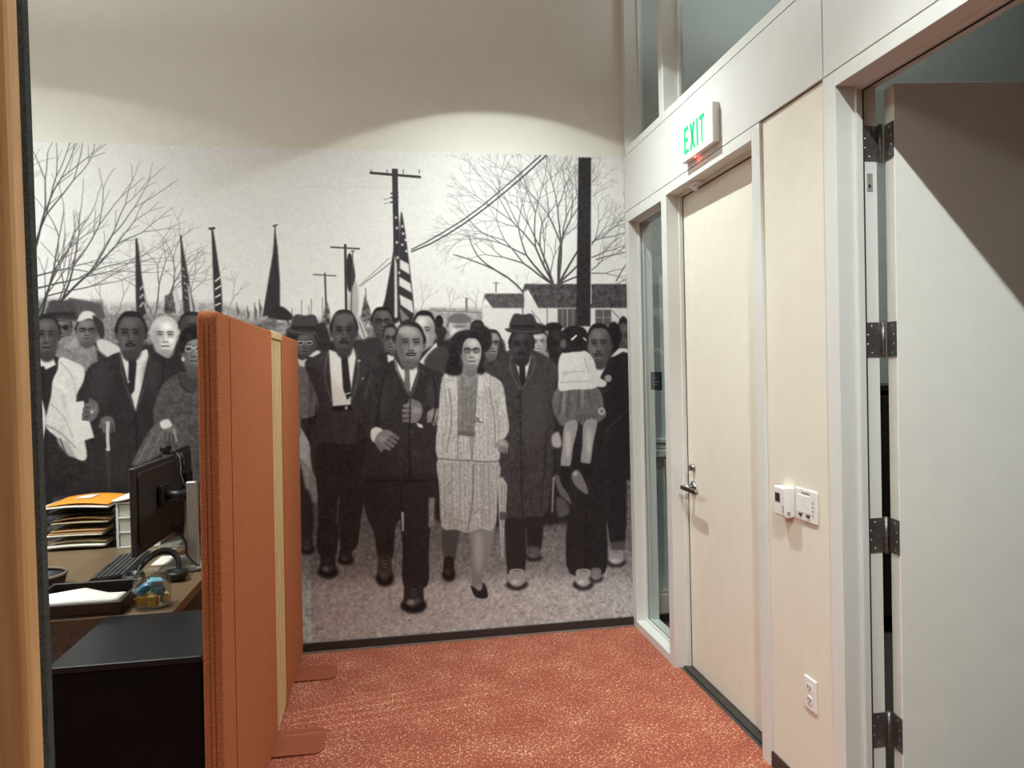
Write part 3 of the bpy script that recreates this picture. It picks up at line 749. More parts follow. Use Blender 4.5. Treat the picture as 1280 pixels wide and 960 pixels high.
["p",150,2,1,0,-1,2556,884,2553,887,2544,887,2538,885,2538,882,2544,880,2553,881],
["p",124,3,1,0,-1,2603,873,2600,880,2591,884,2581,883,2574,876,2575,868,2581,862,2591,861,2600,865],
["l",61,0,3.0,1.8,2575,861,2589,856,2602,862],
["l",40,0,2.8,2.2,2579,873,2588,870,2598,875],
["p",150,2,1,0,-1,2598,884,2594,887,2586,888,2579,886,2579,882,2586,880,2594,881],
["l",135,1,2.5,2.0,2561,875,2558,905],
["l",226,2,3.0,3.5,2570,873,2570,903],
["l",67,0,2.8,2.0,2555,910,2566,915,2579,911],
["l",47,0,3.0,2.2,2550,936,2566,935,2583,936],
["l",203,1,3.5,3.0,2554,945,2577,945],
["l",132,1,2.0,2.0,2555,954,2576,955],
["p",51,1,0,0,-1,2526,1002,2610,948,2632,980,2689,942,2669,1100,2547,1097],
["p",224,1,0,0,-1,2545,1026,2630,933,2644,981,2568,1050],
["p",66,2,1,0,-1,2629,957,2695,982,2697,1092,2568,1042],
["p",135,2,1,0,-1,2709,884,2782,885,2779,928,2761,946,2727,946,2710,927],
["p",159,1,1,0,-1,2702,867,2699,876,2692,880,2685,876,2683,866,2686,857,2693,853,2699,857],
["p",143,1,1,0,-1,2809,868,2806,878,2800,882,2793,878,2790,868,2793,858,2800,855,2807,859],
["p",114,1,1,0,-1,2690,862,2692,826,2714,798,2748,791,2781,798,2803,828,2803,863],
["p",198,1,1,0,-1,2697,840,2717,811,2747,809,2778,813,2797,841,2796,882,2781,913,2758,931,2730,931,2708,912,2696,880],
["p",147,5,1,0,-1,2775,831,2798,844,2796,885,2778,918,2755,930,2769,884],
["p",242,4,1,0,-1,2762,829,2758,837,2747,842,2733,842,2722,837,2718,829,2722,821,2734,816,2747,816,2758,821],
["p",234,3,1,0,-1,2733,879,2730,886,2722,890,2714,888,2709,882,2709,874,2715,868,2723,867,2730,871],
["p",143,3,1,0,-1,2711,917,2778,918,2761,934,2728,934],
["p",99,2,1,0,-1,2780,856,2770,861,2746,863,2723,860,2713,855,2723,851,2746,849,2770,851],
["p",99,2,1,0,-1,2765,894,2759,898,2745,900,2731,898,2726,894,2732,890,2745,889,2759,891],
["p",107,2,1,0,-1,2807,821,2795,835,2765,843,2728,843,2699,834,2688,820,2699,806,2729,798,2766,798,2796,807],
["p",34,2,1,0,-1,2639,895,2670,896,2668,916,2661,925,2646,925,2639,916],
["p",40,1,1,0,-1,2636,888,2634,892,2631,894,2629,892,2628,887,2629,883,2632,881,2635,883],
["p",36,1,1,0,-1,2681,888,2680,893,2677,894,2674,893,2673,888,2675,884,2678,882,2680,884],
["p",30,1,1,0,-1,2630,885,2631,869,2641,855,2655,852,2669,856,2679,869,2679,886],
["p",51,1,1,0,-1,2634,875,2642,861,2655,860,2668,862,2676,876,2676,894,2670,909,2660,918,2648,918,2638,909,2633,894],
["p",37,5,1,0,-1,2667,871,2677,877,2676,896,2668,912,2658,917,2664,896],
["p",62,4,1,0,-1,2662,870,2660,874,2655,876,2649,876,2644,873,2643,870,2645,866,2649,864,2655,864,2660,866],
["p",60,3,1,0,-1,2649,893,2648,897,2644,898,2641,898,2639,895,2639,891,2641,888,2645,888,2648,890],
["p",36,3,1,0,-1,2640,911,2668,912,2661,919,2647,919],
["p",25,2,1,0,-1,2669,883,2665,885,2655,886,2645,885,2640,882,2645,880,2655,879,2665,880],
["p",25,2,1,0,-1,2662,901,2660,902,2654,903,2648,902,2646,900,2648,899,2654,898,2660,899],
["p",30,1,1,0,-1,2668,831,2665,845,2660,856,2652,862,2643,862,2635,855,2630,844,2628,831,2631,817,2636,806,2645,800,2653,800,2661,807,2666,818],
["p",90,2,1,0,-1,2879,973,2927,973,2926,1028,2901,1048,2878,1027],
["p",38,1,1,0,-1,2855,944,2857,908,2877,879,2906,873,2934,880,2953,909,2953,945],
["p",132,1,1,0,-1,2861,921,2879,893,2910,890,2932,895,2948,923,2947,964,2934,995,2914,1014,2890,1013,2871,994,2860,962],
["p",98,5,1,0,-1,2881,912,2860,925,2860,965,2873,1000,2892,1012,2883,966],
["p",161,4,1,0,-1,2934,911,2930,919,2920,924,2909,924,2899,919,2896,911,2899,903,2909,898,2921,898,2931,903],
["p",156,3,1,0,-1,2940,962,2938,969,2931,973,2924,971,2919,965,2920,957,2924,951,2932,950,2938,954],
["p",95,3,1,0,-1,2873,1000,2931,1001,2917,1017,2888,1016],
["p",87,3,1,0,-1,2905,940,2902,945,2894,948,2885,947,2880,942,2880,937,2886,932,2895,932,2902,935],
["l",42,0,1.4,1.2,2880,932,2892,928,2904,932],
["l",28,0,1.9,1.5,2884,940,2892,938,2900,941],
["p",106,2,1,0,-1,2901,948,2897,950,2890,950,2884,949,2884,946,2890,945,2897,946],
["p",87,3,1,0,-1,2942,941,2939,946,2931,948,2922,947,2917,943,2917,937,2922,933,2931,932,2939,935],
["l",42,0,1.4,1.2,2917,933,2929,929,2941,933],
["l",28,0,1.9,1.5,2921,941,2929,939,2937,942],
["p",106,2,1,0,-1,2937,949,2934,951,2927,951,2921,949,2921,947,2927,946,2934,946],
["l",95,1,1.7,1.4,2905,942,2902,963],
["l",159,2,2.0,2.4,2913,941,2913,961],
["l",47,0,1.9,1.4,2899,966,2910,970,2920,967],
["l",33,0,2.0,1.5,2895,984,2909,983,2925,984],
["l",143,1,2.4,2.0,2899,990,2919,990],
["l",92,1,1.4,1.4,2899,997,2919,997],
["l",25,0,1.0,1.0,2905,941,2902,946,2894,950,2885,950,2878,946,2876,940,2879,934,2886,931,2895,931,2902,934,2905,941],
["l",25,0,1.8,1.8,2877,932,2904,932],
["l",25,0,1.0,1.0,2945,941,2942,947,2935,951,2926,951,2919,947,2916,941,2919,935,2927,931,2935,931,2943,935,2945,941],
["l",25,0,1.8,1.8,2917,933,2945,933],
["l",25,0,1.7,1.7,2905,937,2916,937],
["p",38,2,1,0,-1,2908,922,2904,950,2894,972,2879,984,2863,983,2848,971,2839,948,2836,921,2840,893,2851,871,2866,859,2882,860,2896,872,2906,894],
["p",51,2,1,40,-1,2975,987,2971,1025,2960,1048,2947,1047,2938,1024,2935,986,2940,949,2951,926,2963,926,2973,950],
["p",34,2,1,0,-1,2816,886,2858,887,2856,915,2846,927,2826,926,2817,914],
["p",40,1,1,0,-1,2812,875,2810,881,2806,884,2802,881,2801,875,2803,869,2807,866,2810,869],
["p",36,1,1,0,-1,2874,876,2872,882,2868,885,2864,882,2863,876,2865,870,2869,867,2872,870],
["p",30,1,1,0,-1,2805,872,2806,849,2819,830,2839,826,2858,831,2870,850,2870,873],
["p",51,1,1,0,-1,2809,858,2821,839,2838,837,2856,840,2867,858,2866,885,2858,905,2844,917,2828,917,2815,904,2808,884],
["p",37,5,1,0,-1,2854,852,2867,861,2866,887,2856,908,2843,916,2851,887],
["p",62,4,1,0,-1,2847,851,2844,856,2838,859,2830,859,2824,855,2821,850,2824,845,2830,842,2838,842,2845,845],
["p",60,3,1,0,-1,2830,883,2828,887,2824,890,2819,889,2816,885,2816,880,2819,876,2824,875,2828,878],
["p",36,3,1,0,-1,2817,908,2856,908,2846,919,2827,918],
["p",25,2,1,0,-1,2857,868,2851,871,2837,872,2824,871,2818,868,2824,865,2838,864,2851,865],
["p",25,2,1,0,-1,2848,893,2845,895,2837,896,2829,895,2826,893,2829,890,2837,889,2845,891],
["p",121,2,1,0,-1,3118,959,3178,960,3175,996,3160,1011,3133,1011,3119,995],
["p",142,1,1,0,-1,3112,944,3109,952,3104,956,3099,952,3097,944,3099,936,3105,933,3110,936],
["p",128,1,1,0,-1,3200,946,3197,954,3192,957,3186,954,3184,946,3187,938,3192,935,3198,938],
["p",51,1,1,0,-1,3102,940,3104,911,3122,887,3150,881,3177,887,3194,912,3194,942],
["p",178,1,1,0,-1,3108,922,3124,898,3148,896,3174,900,3189,923,3189,957,3177,983,3158,999,3135,998,3117,982,3107,956],
["p",132,5,1,0,-1,3171,914,3190,926,3189,960,3174,988,3156,998,3167,960],
["p",217,4,1,0,-1,3160,913,3157,920,3147,924,3136,923,3127,919,3124,913,3128,906,3137,902,3148,902,3157,906],
["p",210,3,1,0,-1,3136,954,3134,961,3128,964,3121,962,3117,957,3117,951,3121,946,3128,945,3134,948],
["p",128,3,1,0,-1,3120,987,3174,988,3160,1001,3133,1001],
["p",117,3,1,0,-1,3141,937,3138,941,3131,944,3123,943,3118,939,3118,934,3123,931,3131,930,3138,933],
["l",57,0,1.7,1.0,3118,930,3129,927,3140,931],
["l",38,0,1.6,1.2,3121,937,3129,936,3137,938],
["p",142,2,1,0,-1,3137,944,3134,945,3127,946,3122,944,3122,943,3127,941,3134,942],
["p",117,3,1,0,-1,3176,938,3173,942,3165,944,3157,943,3152,940,3152,935,3157,931,3166,931,3173,933],
["l",57,0,1.7,1.0,3152,931,3164,928,3175,931],
["l",38,0,1.6,1.2,3156,938,3163,936,3171,939],
["p",142,2,1,0,-1,3171,944,3168,946,3161,946,3156,945,3156,943,3161,942,3168,943],
["l",128,1,1.4,1.1,3141,939,3139,956],
["l",214,2,1.7,2.0,3148,938,3148,955],
["l",64,0,1.6,1.1,3136,959,3146,962,3156,959],
["l",44,0,1.7,1.2,3132,974,3145,973,3160,974],
["l",192,1,2.0,1.7,3135,979,3154,979],
["l",124,1,1.1,1.1,3136,984,3154,985],
["p",38,2,1,0,-1,3191,874,3185,887,3167,896,3142,901,3115,901,3090,895,3074,885,3068,873,3074,861,3091,851,3116,846,3144,846,3168,852,3185,862],
["p",153,2,0,0,-1,3105,1006,3213,984,3228,1073,3170,1040],
["p",33,1,1,0,-1,3270,867,3265,878,3252,886,3234,891,3214,890,3195,885,3183,877,3179,866,3184,856,3196,847,3215,843,3235,843,3253,848,3266,857],
["p",29,2,1,0,-1,3205,990,3254,991,3251,1056,3239,1084,3216,1083,3205,1055],
["p",34,1,1,0,-1,3200,964,3198,979,3194,984,3189,978,3188,964,3190,950,3195,944,3199,950],
["p",31,1,1,0,-1,3273,966,3271,980,3266,986,3262,980,3260,966,3262,951,3267,945,3271,951],
["p",30,1,1,0,-1,3192,957,3194,904,3210,861,3233,851,3255,861,3269,905,3268,959],
["p",43,1,1,0,-1,3198,924,3212,881,3235,877,3253,883,3265,925,3263,986,3253,1033,3237,1061,3219,1061,3204,1032,3196,985],
["p",32,5,1,0,-1,3213,909,3197,929,3196,990,3206,1040,3220,1059,3214,990],
["p",52,4,1,0,-1,3253,908,3250,920,3242,927,3233,927,3226,919,3223,907,3226,895,3234,888,3243,888,3251,896],
["p",51,3,1,0,-1,3257,983,3255,994,3250,999,3244,997,3241,988,3241,976,3245,968,3251,966,3255,972],
["p",31,3,1,0,-1,3206,1040,3251,1041,3239,1065,3217,1065],
["p",21,2,1,0,-1,3256,948,3249,955,3233,958,3218,955,3211,947,3218,940,3234,938,3250,941],
["p",21,2,1,0,-1,3245,1006,3241,1011,3232,1014,3223,1011,3219,1005,3223,1000,3232,997,3242,1000],
["p",51,2,1,0,-1,3158,870,3151,884,3133,895,3106,901,3077,900,3051,893,3033,882,3027,868,3034,854,3052,843,3079,837,3108,838,3134,844,3152,856],
["p",51,1,1,0,-1,3620,897,3616,933,3607,961,3595,977,3581,977,3570,961,3562,932,3560,896,3564,861,3572,832,3585,817,3598,817,3610,833,3617,861],
["p",58,2,1,0,-1,3567,952,3610,953,3607,1012,3596,1036,3577,1035,3567,1011],
["p",69,1,1,0,-1,3563,930,3561,942,3557,947,3554,942,3552,929,3554,917,3558,911,3562,917],
["p",62,1,1,0,-1,3626,931,3624,943,3620,949,3616,943,3615,930,3616,918,3620,912,3624,918],
["p",35,1,1,0,-1,3556,923,3558,875,3572,837,3591,828,3610,837,3622,876,3622,924],
["p",86,1,1,0,-1,3561,893,3573,855,3592,851,3608,857,3619,894,3617,949,3609,991,3595,1016,3579,1016,3566,990,3560,947],
["p",64,5,1,0,-1,3574,880,3560,898,3560,952,3568,997,3581,1014,3575,952],
["p",105,4,1,0,-1,3608,879,3605,889,3598,896,3591,896,3584,889,3582,878,3585,868,3591,861,3599,861,3605,868],
["p",102,3,1,0,-1,3611,946,3609,956,3605,961,3600,959,3597,951,3597,940,3601,932,3606,930,3610,936],
["p",62,3,1,0,-1,3568,997,3607,998,3597,1020,3577,1019],
["p",57,3,1,0,-1,3587,917,3585,924,3580,928,3574,926,3570,921,3570,913,3574,908,3580,906,3585,910],
["l",28,0,2.6,1.6,3571,907,3579,902,3587,907],
["l",18,0,2.5,1.9,3573,918,3578,915,3584,919],
["p",69,2,1,0,-1,3584,928,3582,931,3577,931,3573,929,3573,926,3577,924,3582,925],
["p",57,3,1,0,-1,3611,918,3609,925,3604,928,3598,927,3595,921,3595,914,3599,908,3605,907,3610,911],
["l",28,0,2.6,1.6,3595,907,3603,902,3611,908],
["l",18,0,2.5,1.9,3597,918,3603,916,3608,919],
["p",69,2,1,0,-1,3608,928,3606,931,3601,932,3597,930,3597,927,3601,925,3606,926],
["l",62,1,2.2,1.8,3587,920,3585,948],
["l",104,2,2.6,3.1,3592,918,3592,945],
["l",31,0,2.5,1.8,3583,952,3590,957,3597,953],
["l",21,0,2.6,1.9,3580,976,3589,975,3600,976],
["l",93,1,3.1,2.6,3582,984,3596,984],
["l",60,1,1.8,1.8,3583,993,3595,993],
["p",224,1,1,0,-1,3492,1071,3540,1003,3575,979,3626,1000,3624,1091],
["p",30,2,1,0,-1,3576,917,3572,949,3561,974,3545,988,3528,988,3513,974,3503,948,3500,916,3504,884,3515,858,3531,844,3548,845,3563,859,3573,885],
["p",45,1,1,0,-1,455,1222,480,1044,567,961,658,963,740,1051,754,1232,719,1665,460,1650],
["p",62,2,1,0,-1,581,886,649,887,645,940,628,962,597,962,581,939],
["p",73,1,1,0,-1,574,865,571,877,565,881,559,877,557,865,559,853,566,849,572,854],
["p",66,1,1,0,-1,675,867,672,878,665,883,659,878,657,866,660,855,666,850,673,855],
["p",35,1,1,0,-1,563,859,565,816,587,781,619,773,649,782,669,817,669,861],
["p",91,1,1,0,-1,570,832,589,797,619,794,646,800,663,834,662,883,648,922,626,944,600,944,579,920,568,881],
["p",67,5,1,0,-1,591,820,569,836,568,886,582,927,603,942,593,886],
["p",111,4,1,0,-1,646,819,641,829,631,835,618,835,608,829,604,819,608,809,619,803,632,804,642,810],
["p",108,3,1,0,-1,651,880,648,889,641,894,634,892,629,885,629,875,635,868,642,866,649,871],
["p",66,3,1,0,-1,582,927,645,928,628,948,597,947],
["p",60,3,1,0,-1,612,854,609,861,601,864,591,862,585,857,585,850,592,845,601,844,609,848],
["l",29,0,2.8,1.7,586,845,599,840,612,845],
["l",19,0,2.6,2.0,590,855,599,852,607,856],
["p",73,2,1,0,-1,607,864,604,867,596,867,590,865,590,862,596,861,604,861],
["p",60,3,1,0,-1,652,855,648,861,640,864,631,863,625,858,625,851,631,846,641,845,649,848],
["l",29,0,2.8,1.7,625,845,638,841,651,846],
["l",19,0,2.6,2.0,629,855,638,853,647,856],
["p",73,2,1,0,-1,647,865,643,867,635,868,629,866,629,863,636,861,643,862],
["l",66,1,2.3,1.8,612,857,609,882],
["l",110,2,2.8,3.2,621,855,620,880],
["l",33,0,2.6,1.8,606,886,617,891,629,887],
["l",23,0,2.8,2.0,601,908,616,907,633,908],
["l",99,1,3.2,2.8,605,915,626,915],
["l",64,1,1.8,1.8,605,923,626,924],
["p",224,1,0,0,-1,577,954,648,955,613,1119],
["p",38,1,0,0,-1,602,969,622,969,618,1091,607,1105],
["p",38,1,0,0,-1,478,1580,575,1585,550,1925,492,1921],
["p",35,3,1,0,-1,558,1975,554,1986,543,1995,527,1999,510,1998,495,1992,485,1982,482,1970,486,1958,497,1950,512,1946,529,1947,544,1953,554,1963],
["p",56,1,1,0,-1,500,1904,544,1907,549,1943,549,1966,538,1983,519,1988,501,1980,491,1962,492,1939],
["p",140,3,1,0,-1,525,1962,524,1966,520,1969,515,1970,510,1970,505,1968,501,1964,500,1960,502,1956,505,1953,510,1951,516,1952,520,1954,524,1957],
["p",98,3,1,0,-1,537,1958,537,1961,535,1964,532,1965,530,1965,527,1963,526,1960,525,1957,526,1953,528,1951,530,1949,533,1950,535,1951,537,1954],
["l",19,1,4.0,4.0,492,1964,504,1981,519,1987,535,1983,548,1968],
["p",39,1,0,0,-1,509,1908,534,1910,529,1943,512,1942],
["l",123,1,1.8,1.8,512,1918,531,1921],
["l",123,1,1.8,1.8,511,1927,531,1930],
["l",123,1,1.8,1.8,511,1937,531,1940],
["p",38,1,0,0,-1,607,1586,705,1592,668,1934,609,1930],
["p",35,3,1,0,-1,675,1983,671,1995,660,2004,644,2008,627,2006,612,2000,601,1990,598,1978,602,1967,613,1958,629,1954,646,1955,661,1961,672,1971],
["p",56,1,1,0,-1,616,1912,661,1915,666,1951,666,1975,655,1992,636,1997,618,1989,608,1971,609,1947],
["p",140,3,1,0,-1,642,1970,640,1974,637,1977,632,1979,626,1978,621,1976,618,1972,617,1968,618,1964,622,1961,627,1960,633,1960,637,1962,641,1966],
["p",98,3,1,0,-1,654,1966,654,1969,652,1972,649,1973,647,1973,644,1972,643,1969,642,1965,643,1962,645,1959,647,1958,650,1958,652,1960,654,1963],
["l",19,1,4.0,4.0,608,1972,621,1989,636,1995,652,1991,665,1976],
["p",39,1,0,0,-1,626,1916,651,1918,646,1951,629,1950],
["l",123,1,1.8,1.8,628,1926,648,1929],
["l",123,1,1.8,1.8,628,1935,648,1938],
["l",123,1,1.8,1.8,628,1945,648,1948],
["p",76,1,1,0,-1,265,1215,290,1040,375,957,464,959,545,1046,558,1225,524,1654,269,1640],
["p",86,2,1,0,-1,386,905,457,906,453,961,435,984,403,983,386,960],
["p",102,1,1,0,-1,379,883,376,895,369,900,363,895,361,883,364,871,370,866,377,871],
["p",91,1,1,0,-1,484,885,481,897,474,902,468,897,465,885,469,873,475,868,482,873],
["p",35,1,1,0,-1,367,877,370,832,393,796,425,788,458,797,478,834,478,879],
["p",127,1,1,0,-1,375,849,395,813,426,810,454,816,472,851,470,902,456,942,433,965,406,965,385,940,373,900],
["p",94,5,1,0,-1,397,837,374,854,373,904,388,947,409,963,399,905],
["p",155,4,1,0,-1,454,836,449,846,438,852,425,852,414,846,410,836,415,826,426,820,439,820,450,826],
["p",150,3,1,0,-1,460,899,456,909,449,913,441,911,436,904,437,894,442,886,450,885,457,890],
["p",91,3,1,0,-1,388,947,452,949,435,969,403,968],
["p",84,3,1,0,-1,419,872,415,879,407,882,397,881,391,875,391,868,398,863,407,862,416,866],
["l",41,0,1.9,1.7,391,862,405,858,418,863],
["l",27,0,2.7,2.1,395,873,405,870,414,874],
["p",102,2,1,0,-1,414,882,410,885,402,885,395,883,395,881,402,879,410,880],
["p",84,3,1,0,-1,460,873,457,879,448,883,438,881,432,876,432,869,439,864,448,863,457,866],
["l",41,0,1.9,1.7,432,863,446,858,459,863],
["l",27,0,2.7,2.1,436,873,446,871,455,874],
["p",102,2,1,0,-1,455,883,451,886,443,886,436,884,436,881,443,879,451,880],
["l",91,1,2.4,1.9,418,875,415,901],
["l",153,2,2.9,3.4,428,873,427,899],
["l",45,0,2.7,1.9,412,905,424,910,436,906],
["l",32,0,2.9,2.1,407,927,423,927,440,928],
["l",137,1,3.4,2.9,411,935,434,935],
["l",89,1,1.9,1.9,412,943,433,944],
["l",25,0,1.4,1.4,419,873,415,880,407,885,397,885,389,880,386,872,389,865,398,861,408,861,416,865,419,873],
["l",25,0,2.5,2.5,388,862,418,863],
["l",25,0,1.4,1.4,464,874,461,881,452,886,442,886,434,881,431,873,435,866,443,861,453,861,461,866,464,874],
["l",25,0,2.5,2.5,433,863,463,864],
["l",25,0,2.4,2.4,419,869,432,869],
["p",224,1,0,0,-1,385,950,455,951,421,1114],
["p",38,1,0,0,-1,410,965,429,965,425,1086,415,1100],
["p",38,1,0,0,-1,287,1570,382,1575,358,1912,301,1908],
["p",35,3,1,0,-1,365,1961,361,1973,350,1981,335,1985,318,1984,304,1978,294,1968,290,1956,295,1945,305,1936,320,1932,337,1933,352,1939,362,1949],
["p",56,1,1,0,-1,308,1891,352,1894,357,1929,356,1953,345,1969,327,1974,309,1967,300,1949,301,1925],
["p",140,3,1,0,-1,333,1948,332,1952,328,1955,323,1956,318,1956,313,1954,310,1950,309,1946,310,1942,314,1939,319,1938,324,1938,329,1940,332,1944],
["p",98,3,1,0,-1,345,1944,344,1947,343,1950,340,1951,337,1951,335,1950,334,1947,333,1943,334,1940,336,1937,338,1936,341,1936,343,1938,345,1941],
["l",19,1,4.0,4.0,300,1950,312,1967,327,1973,342,1969,356,1954],
["p",39,1,0,0,-1,318,1895,342,1897,337,1929,320,1928],
["l",123,1,1.8,1.8,320,1905,339,1908],
["l",123,1,1.8,1.8,320,1914,339,1917],
["l",123,1,1.8,1.8,319,1923,338,1926],
["p",38,1,0,0,-1,414,1576,510,1581,473,1920,415,1916],
["p",35,3,1,0,-1,480,1970,476,1981,465,1989,450,1994,433,1992,418,1986,408,1976,405,1964,409,1953,420,1944,435,1940,452,1941,467,1948,477,1958],
["p",56,1,1,0,-1,423,1898,467,1901,471,1937,471,1961,460,1978,442,1983,424,1975,414,1957,415,1933],
["p",140,3,1,0,-1,448,1956,446,1960,443,1963,438,1965,432,1964,428,1962,424,1959,423,1954,425,1950,428,1947,433,1946,438,1946,443,1948,447,1952],
["p",98,3,1,0,-1,460,1952,459,1956,457,1958,455,1960,452,1959,450,1958,448,1955,448,1951,449,1948,450,1945,453,1944,456,1944,458,1946,459,1949],
["l",19,1,4.0,4.0,415,1958,427,1975,442,1981,457,1977,471,1962],
["p",39,1,0,0,-1,432,1903,457,1905,452,1937,435,1936],
["l",123,1,1.8,1.8,434,1913,454,1915],
["l",123,1,1.8,1.8,434,1922,454,1925],
["l",123,1,1.8,1.8,434,1931,453,1934],
["p",45,1,1,0,-1,79,1209,104,1035,187,953,274,955,353,1041,366,1219,332,1643,82,1629],
["p",58,2,1,0,-1,199,873,269,874,265,929,247,952,215,951,199,928],
["p",69,1,1,0,-1,192,852,189,864,182,869,176,864,174,852,177,840,184,835,190,840],
["p",62,1,1,0,-1,295,854,292,866,285,871,279,865,277,854,280,842,286,837,293,842],
["p",35,1,1,0,-1,181,846,183,802,206,766,238,758,269,767,289,803,289,848],
["p",86,1,1,0,-1,188,819,208,783,238,780,266,785,283,820,282,870,267,910,245,933,218,933,197,909,186,869],
["p",64,5,1,0,-1,209,806,187,823,186,873,200,915,221,931,211,874],
["p",105,4,1,0,-1,265,805,261,815,250,821,237,821,226,815,223,805,227,795,238,789,251,789,261,795],
["p",102,3,1,0,-1,271,868,268,877,261,882,253,880,248,872,248,862,254,855,262,853,269,859],
["p",62,3,1,0,-1,200,915,264,917,247,936,215,936],
["p",57,3,1,0,-1,231,841,228,847,219,851,210,849,203,844,204,837,210,832,220,831,228,834],
["l",28,0,2.9,1.7,204,831,217,827,231,832],
["l",18,0,2.7,2.1,208,842,217,839,226,843],
["p",69,2,1,0,-1,226,851,222,854,214,854,208,852,208,849,215,848,223,848],
["p",57,3,1,0,-1,272,842,268,848,259,851,250,850,244,845,244,838,250,833,260,831,268,835],
["l",28,0,2.9,1.7,244,832,258,827,271,832],
["l",18,0,2.7,2.1,248,842,257,840,266,843],
["p",69,2,1,0,-1,266,852,263,854,255,855,248,853,248,850,255,848,263,849],
["l",62,1,2.4,1.9,231,844,228,870],
["l",104,2,2.9,3.4,240,842,239,867],
["l",31,0,2.7,1.9,224,874,236,878,248,874],
["l",21,0,2.9,2.1,219,896,235,895,252,896],
["l",93,1,3.4,2.9,223,903,245,904],
["l",60,1,1.9,1.9,224,912,245,912],
["p",224,1,0,0,-1,197,946,265,948,231,1108],
["p",38,1,0,0,-1,221,961,240,961,236,1080,226,1094],
["p",38,1,0,0,-1,100,1560,194,1565,169,1899,113,1895],
["p",35,3,1,0,-1,176,1948,172,1959,162,1967,147,1971,130,1970,116,1964,106,1954,103,1942,107,1931,117,1923,132,1919,149,1920,163,1926,173,1936],
["p",56,1,1,0,-1,121,1878,163,1881,168,1916,168,1939,157,1956,139,1961,121,1953,112,1935,113,1912],
["p",140,3,1,0,-1,145,1935,143,1938,140,1941,135,1943,130,1943,125,1940,122,1937,121,1933,122,1929,126,1926,130,1924,136,1925,140,1927,144,1930],
["p",98,3,1,0,-1,157,1931,156,1934,154,1937,152,1938,149,1938,147,1936,145,1933,145,1930,145,1927,147,1924,150,1923,152,1923,155,1924,156,1927],
["l",19,1,4.0,4.0,113,1937,124,1953,139,1959,154,1955,167,1941],
["p",39,1,0,0,-1,130,1882,153,1884,149,1916,132,1915],
["l",123,1,1.8,1.8,132,1892,151,1895],
["l",123,1,1.8,1.8,132,1901,150,1904],
["l",123,1,1.8,1.8,131,1910,150,1913],
["p",38,1,0,0,-1,225,1567,319,1571,282,1907,225,1903],
["p",35,3,1,0,-1,289,1956,285,1967,274,1976,259,1980,243,1978,228,1972,218,1962,215,1950,219,1939,230,1931,245,1927,261,1928,276,1934,286,1944],
["p",56,1,1,0,-1,233,1885,276,1888,281,1924,280,1947,270,1964,251,1969,234,1961,224,1943,226,1920],
["p",140,3,1,0,-1,257,1943,256,1947,252,1950,248,1951,242,1951,238,1948,234,1945,233,1941,235,1937,238,1934,243,1932,248,1933,253,1935,256,1938],
["p",98,3,1,0,-1,269,1939,269,1942,267,1945,264,1946,262,1946,259,1944,258,1941,257,1938,258,1935,260,1932,262,1931,265,1931,267,1932,269,1935],
["l",19,1,4.0,4.0,225,1945,237,1961,251,1967,267,1964,280,1949],
["p",39,1,0,0,-1,242,1890,266,1892,261,1924,245,1923],
["l",123,1,1.8,1.8,244,1899,263,1902],
["l",123,1,1.8,1.8,244,1909,263,1912],
["l",123,1,1.8,1.8,244,1918,263,1921],
["p",45,1,1,0,-1,-104,1203,-79,1030,3,949,88,951,166,1037,178,1212,144,1633,-101,1619],
["p",104,2,1,0,-1,13,883,82,884,78,936,61,957,30,957,14,935],
["p",122,1,1,0,-1,7,863,4,874,-2,879,-8,874,-11,863,-8,851,-1,847,5,852],
["p",110,1,1,0,-1,108,865,105,876,98,880,92,876,90,864,93,853,100,848,106,853],
["p",35,1,1,0,-1,-4,857,-2,815,20,781,52,773,83,782,102,816,102,859],
["p",153,1,1,0,-1,3,831,22,797,53,794,79,799,97,832,95,880,81,918,59,940,33,939,12,917,1,879],
["p",113,5,1,0,-1,24,819,2,835,1,883,15,923,35,938,26,883],
["p",186,4,1,0,-1,79,819,74,828,64,834,51,833,41,827,37,818,41,809,52,803,65,803,75,809],
["p",180,3,1,0,-1,84,878,81,887,74,891,67,889,62,882,62,873,68,866,75,864,82,869],
["p",110,3,1,0,-1,15,923,78,924,61,943,30,942],
["p",100,3,1,0,-1,46,852,42,859,34,862,24,860,18,855,18,849,25,844,34,843,42,846],
["l",49,0,2.8,1.7,19,843,32,839,45,844],
["l",33,0,2.6,2.0,23,853,32,851,40,854],
["p",122,2,1,0,-1,40,862,37,864,29,865,23,863,23,860,29,859,37,859],
["p",100,3,1,0,-1,85,853,82,859,73,862,64,861,58,856,58,849,64,844,74,843,82,847],
["l",49,0,2.8,1.7,58,844,71,839,84,844],
["l",33,0,2.6,2.0,62,853,71,851,80,855],
["p",122,2,1,0,-1,80,863,76,865,68,865,62,864,62,861,69,859,77,860],
["l",110,1,2.3,1.8,45,855,42,880],
["l",183,2,2.8,3.2,54,853,53,877],
["l",55,0,2.6,1.8,39,883,50,888,62,884],
["l",38,0,2.8,2.0,34,904,49,904,66,905],
["l",165,1,3.2,2.8,38,911,60,912],
["l",107,1,1.8,1.8,38,919,59,920],
["p",224,1,0,0,-1,12,942,79,944,46,1103],
["p",38,1,0,0,-1,36,957,54,957,50,1075,40,1089],
["p",38,1,0,0,-1,-83,1550,8,1555,-16,1886,-71,1882],
["p",35,3,1,0,-1,-9,1934,-13,1945,-23,1954,-38,1958,-54,1957,-68,1951,-78,1941,-81,1929,-77,1918,-67,1910,-52,1906,-36,1907,-22,1913,-12,1923],
["p",56,1,1,0,-1,-64,1865,-22,1868,-17,1903,-18,1926,-28,1942,-46,1947,-63,1940,-72,1922,-71,1899],
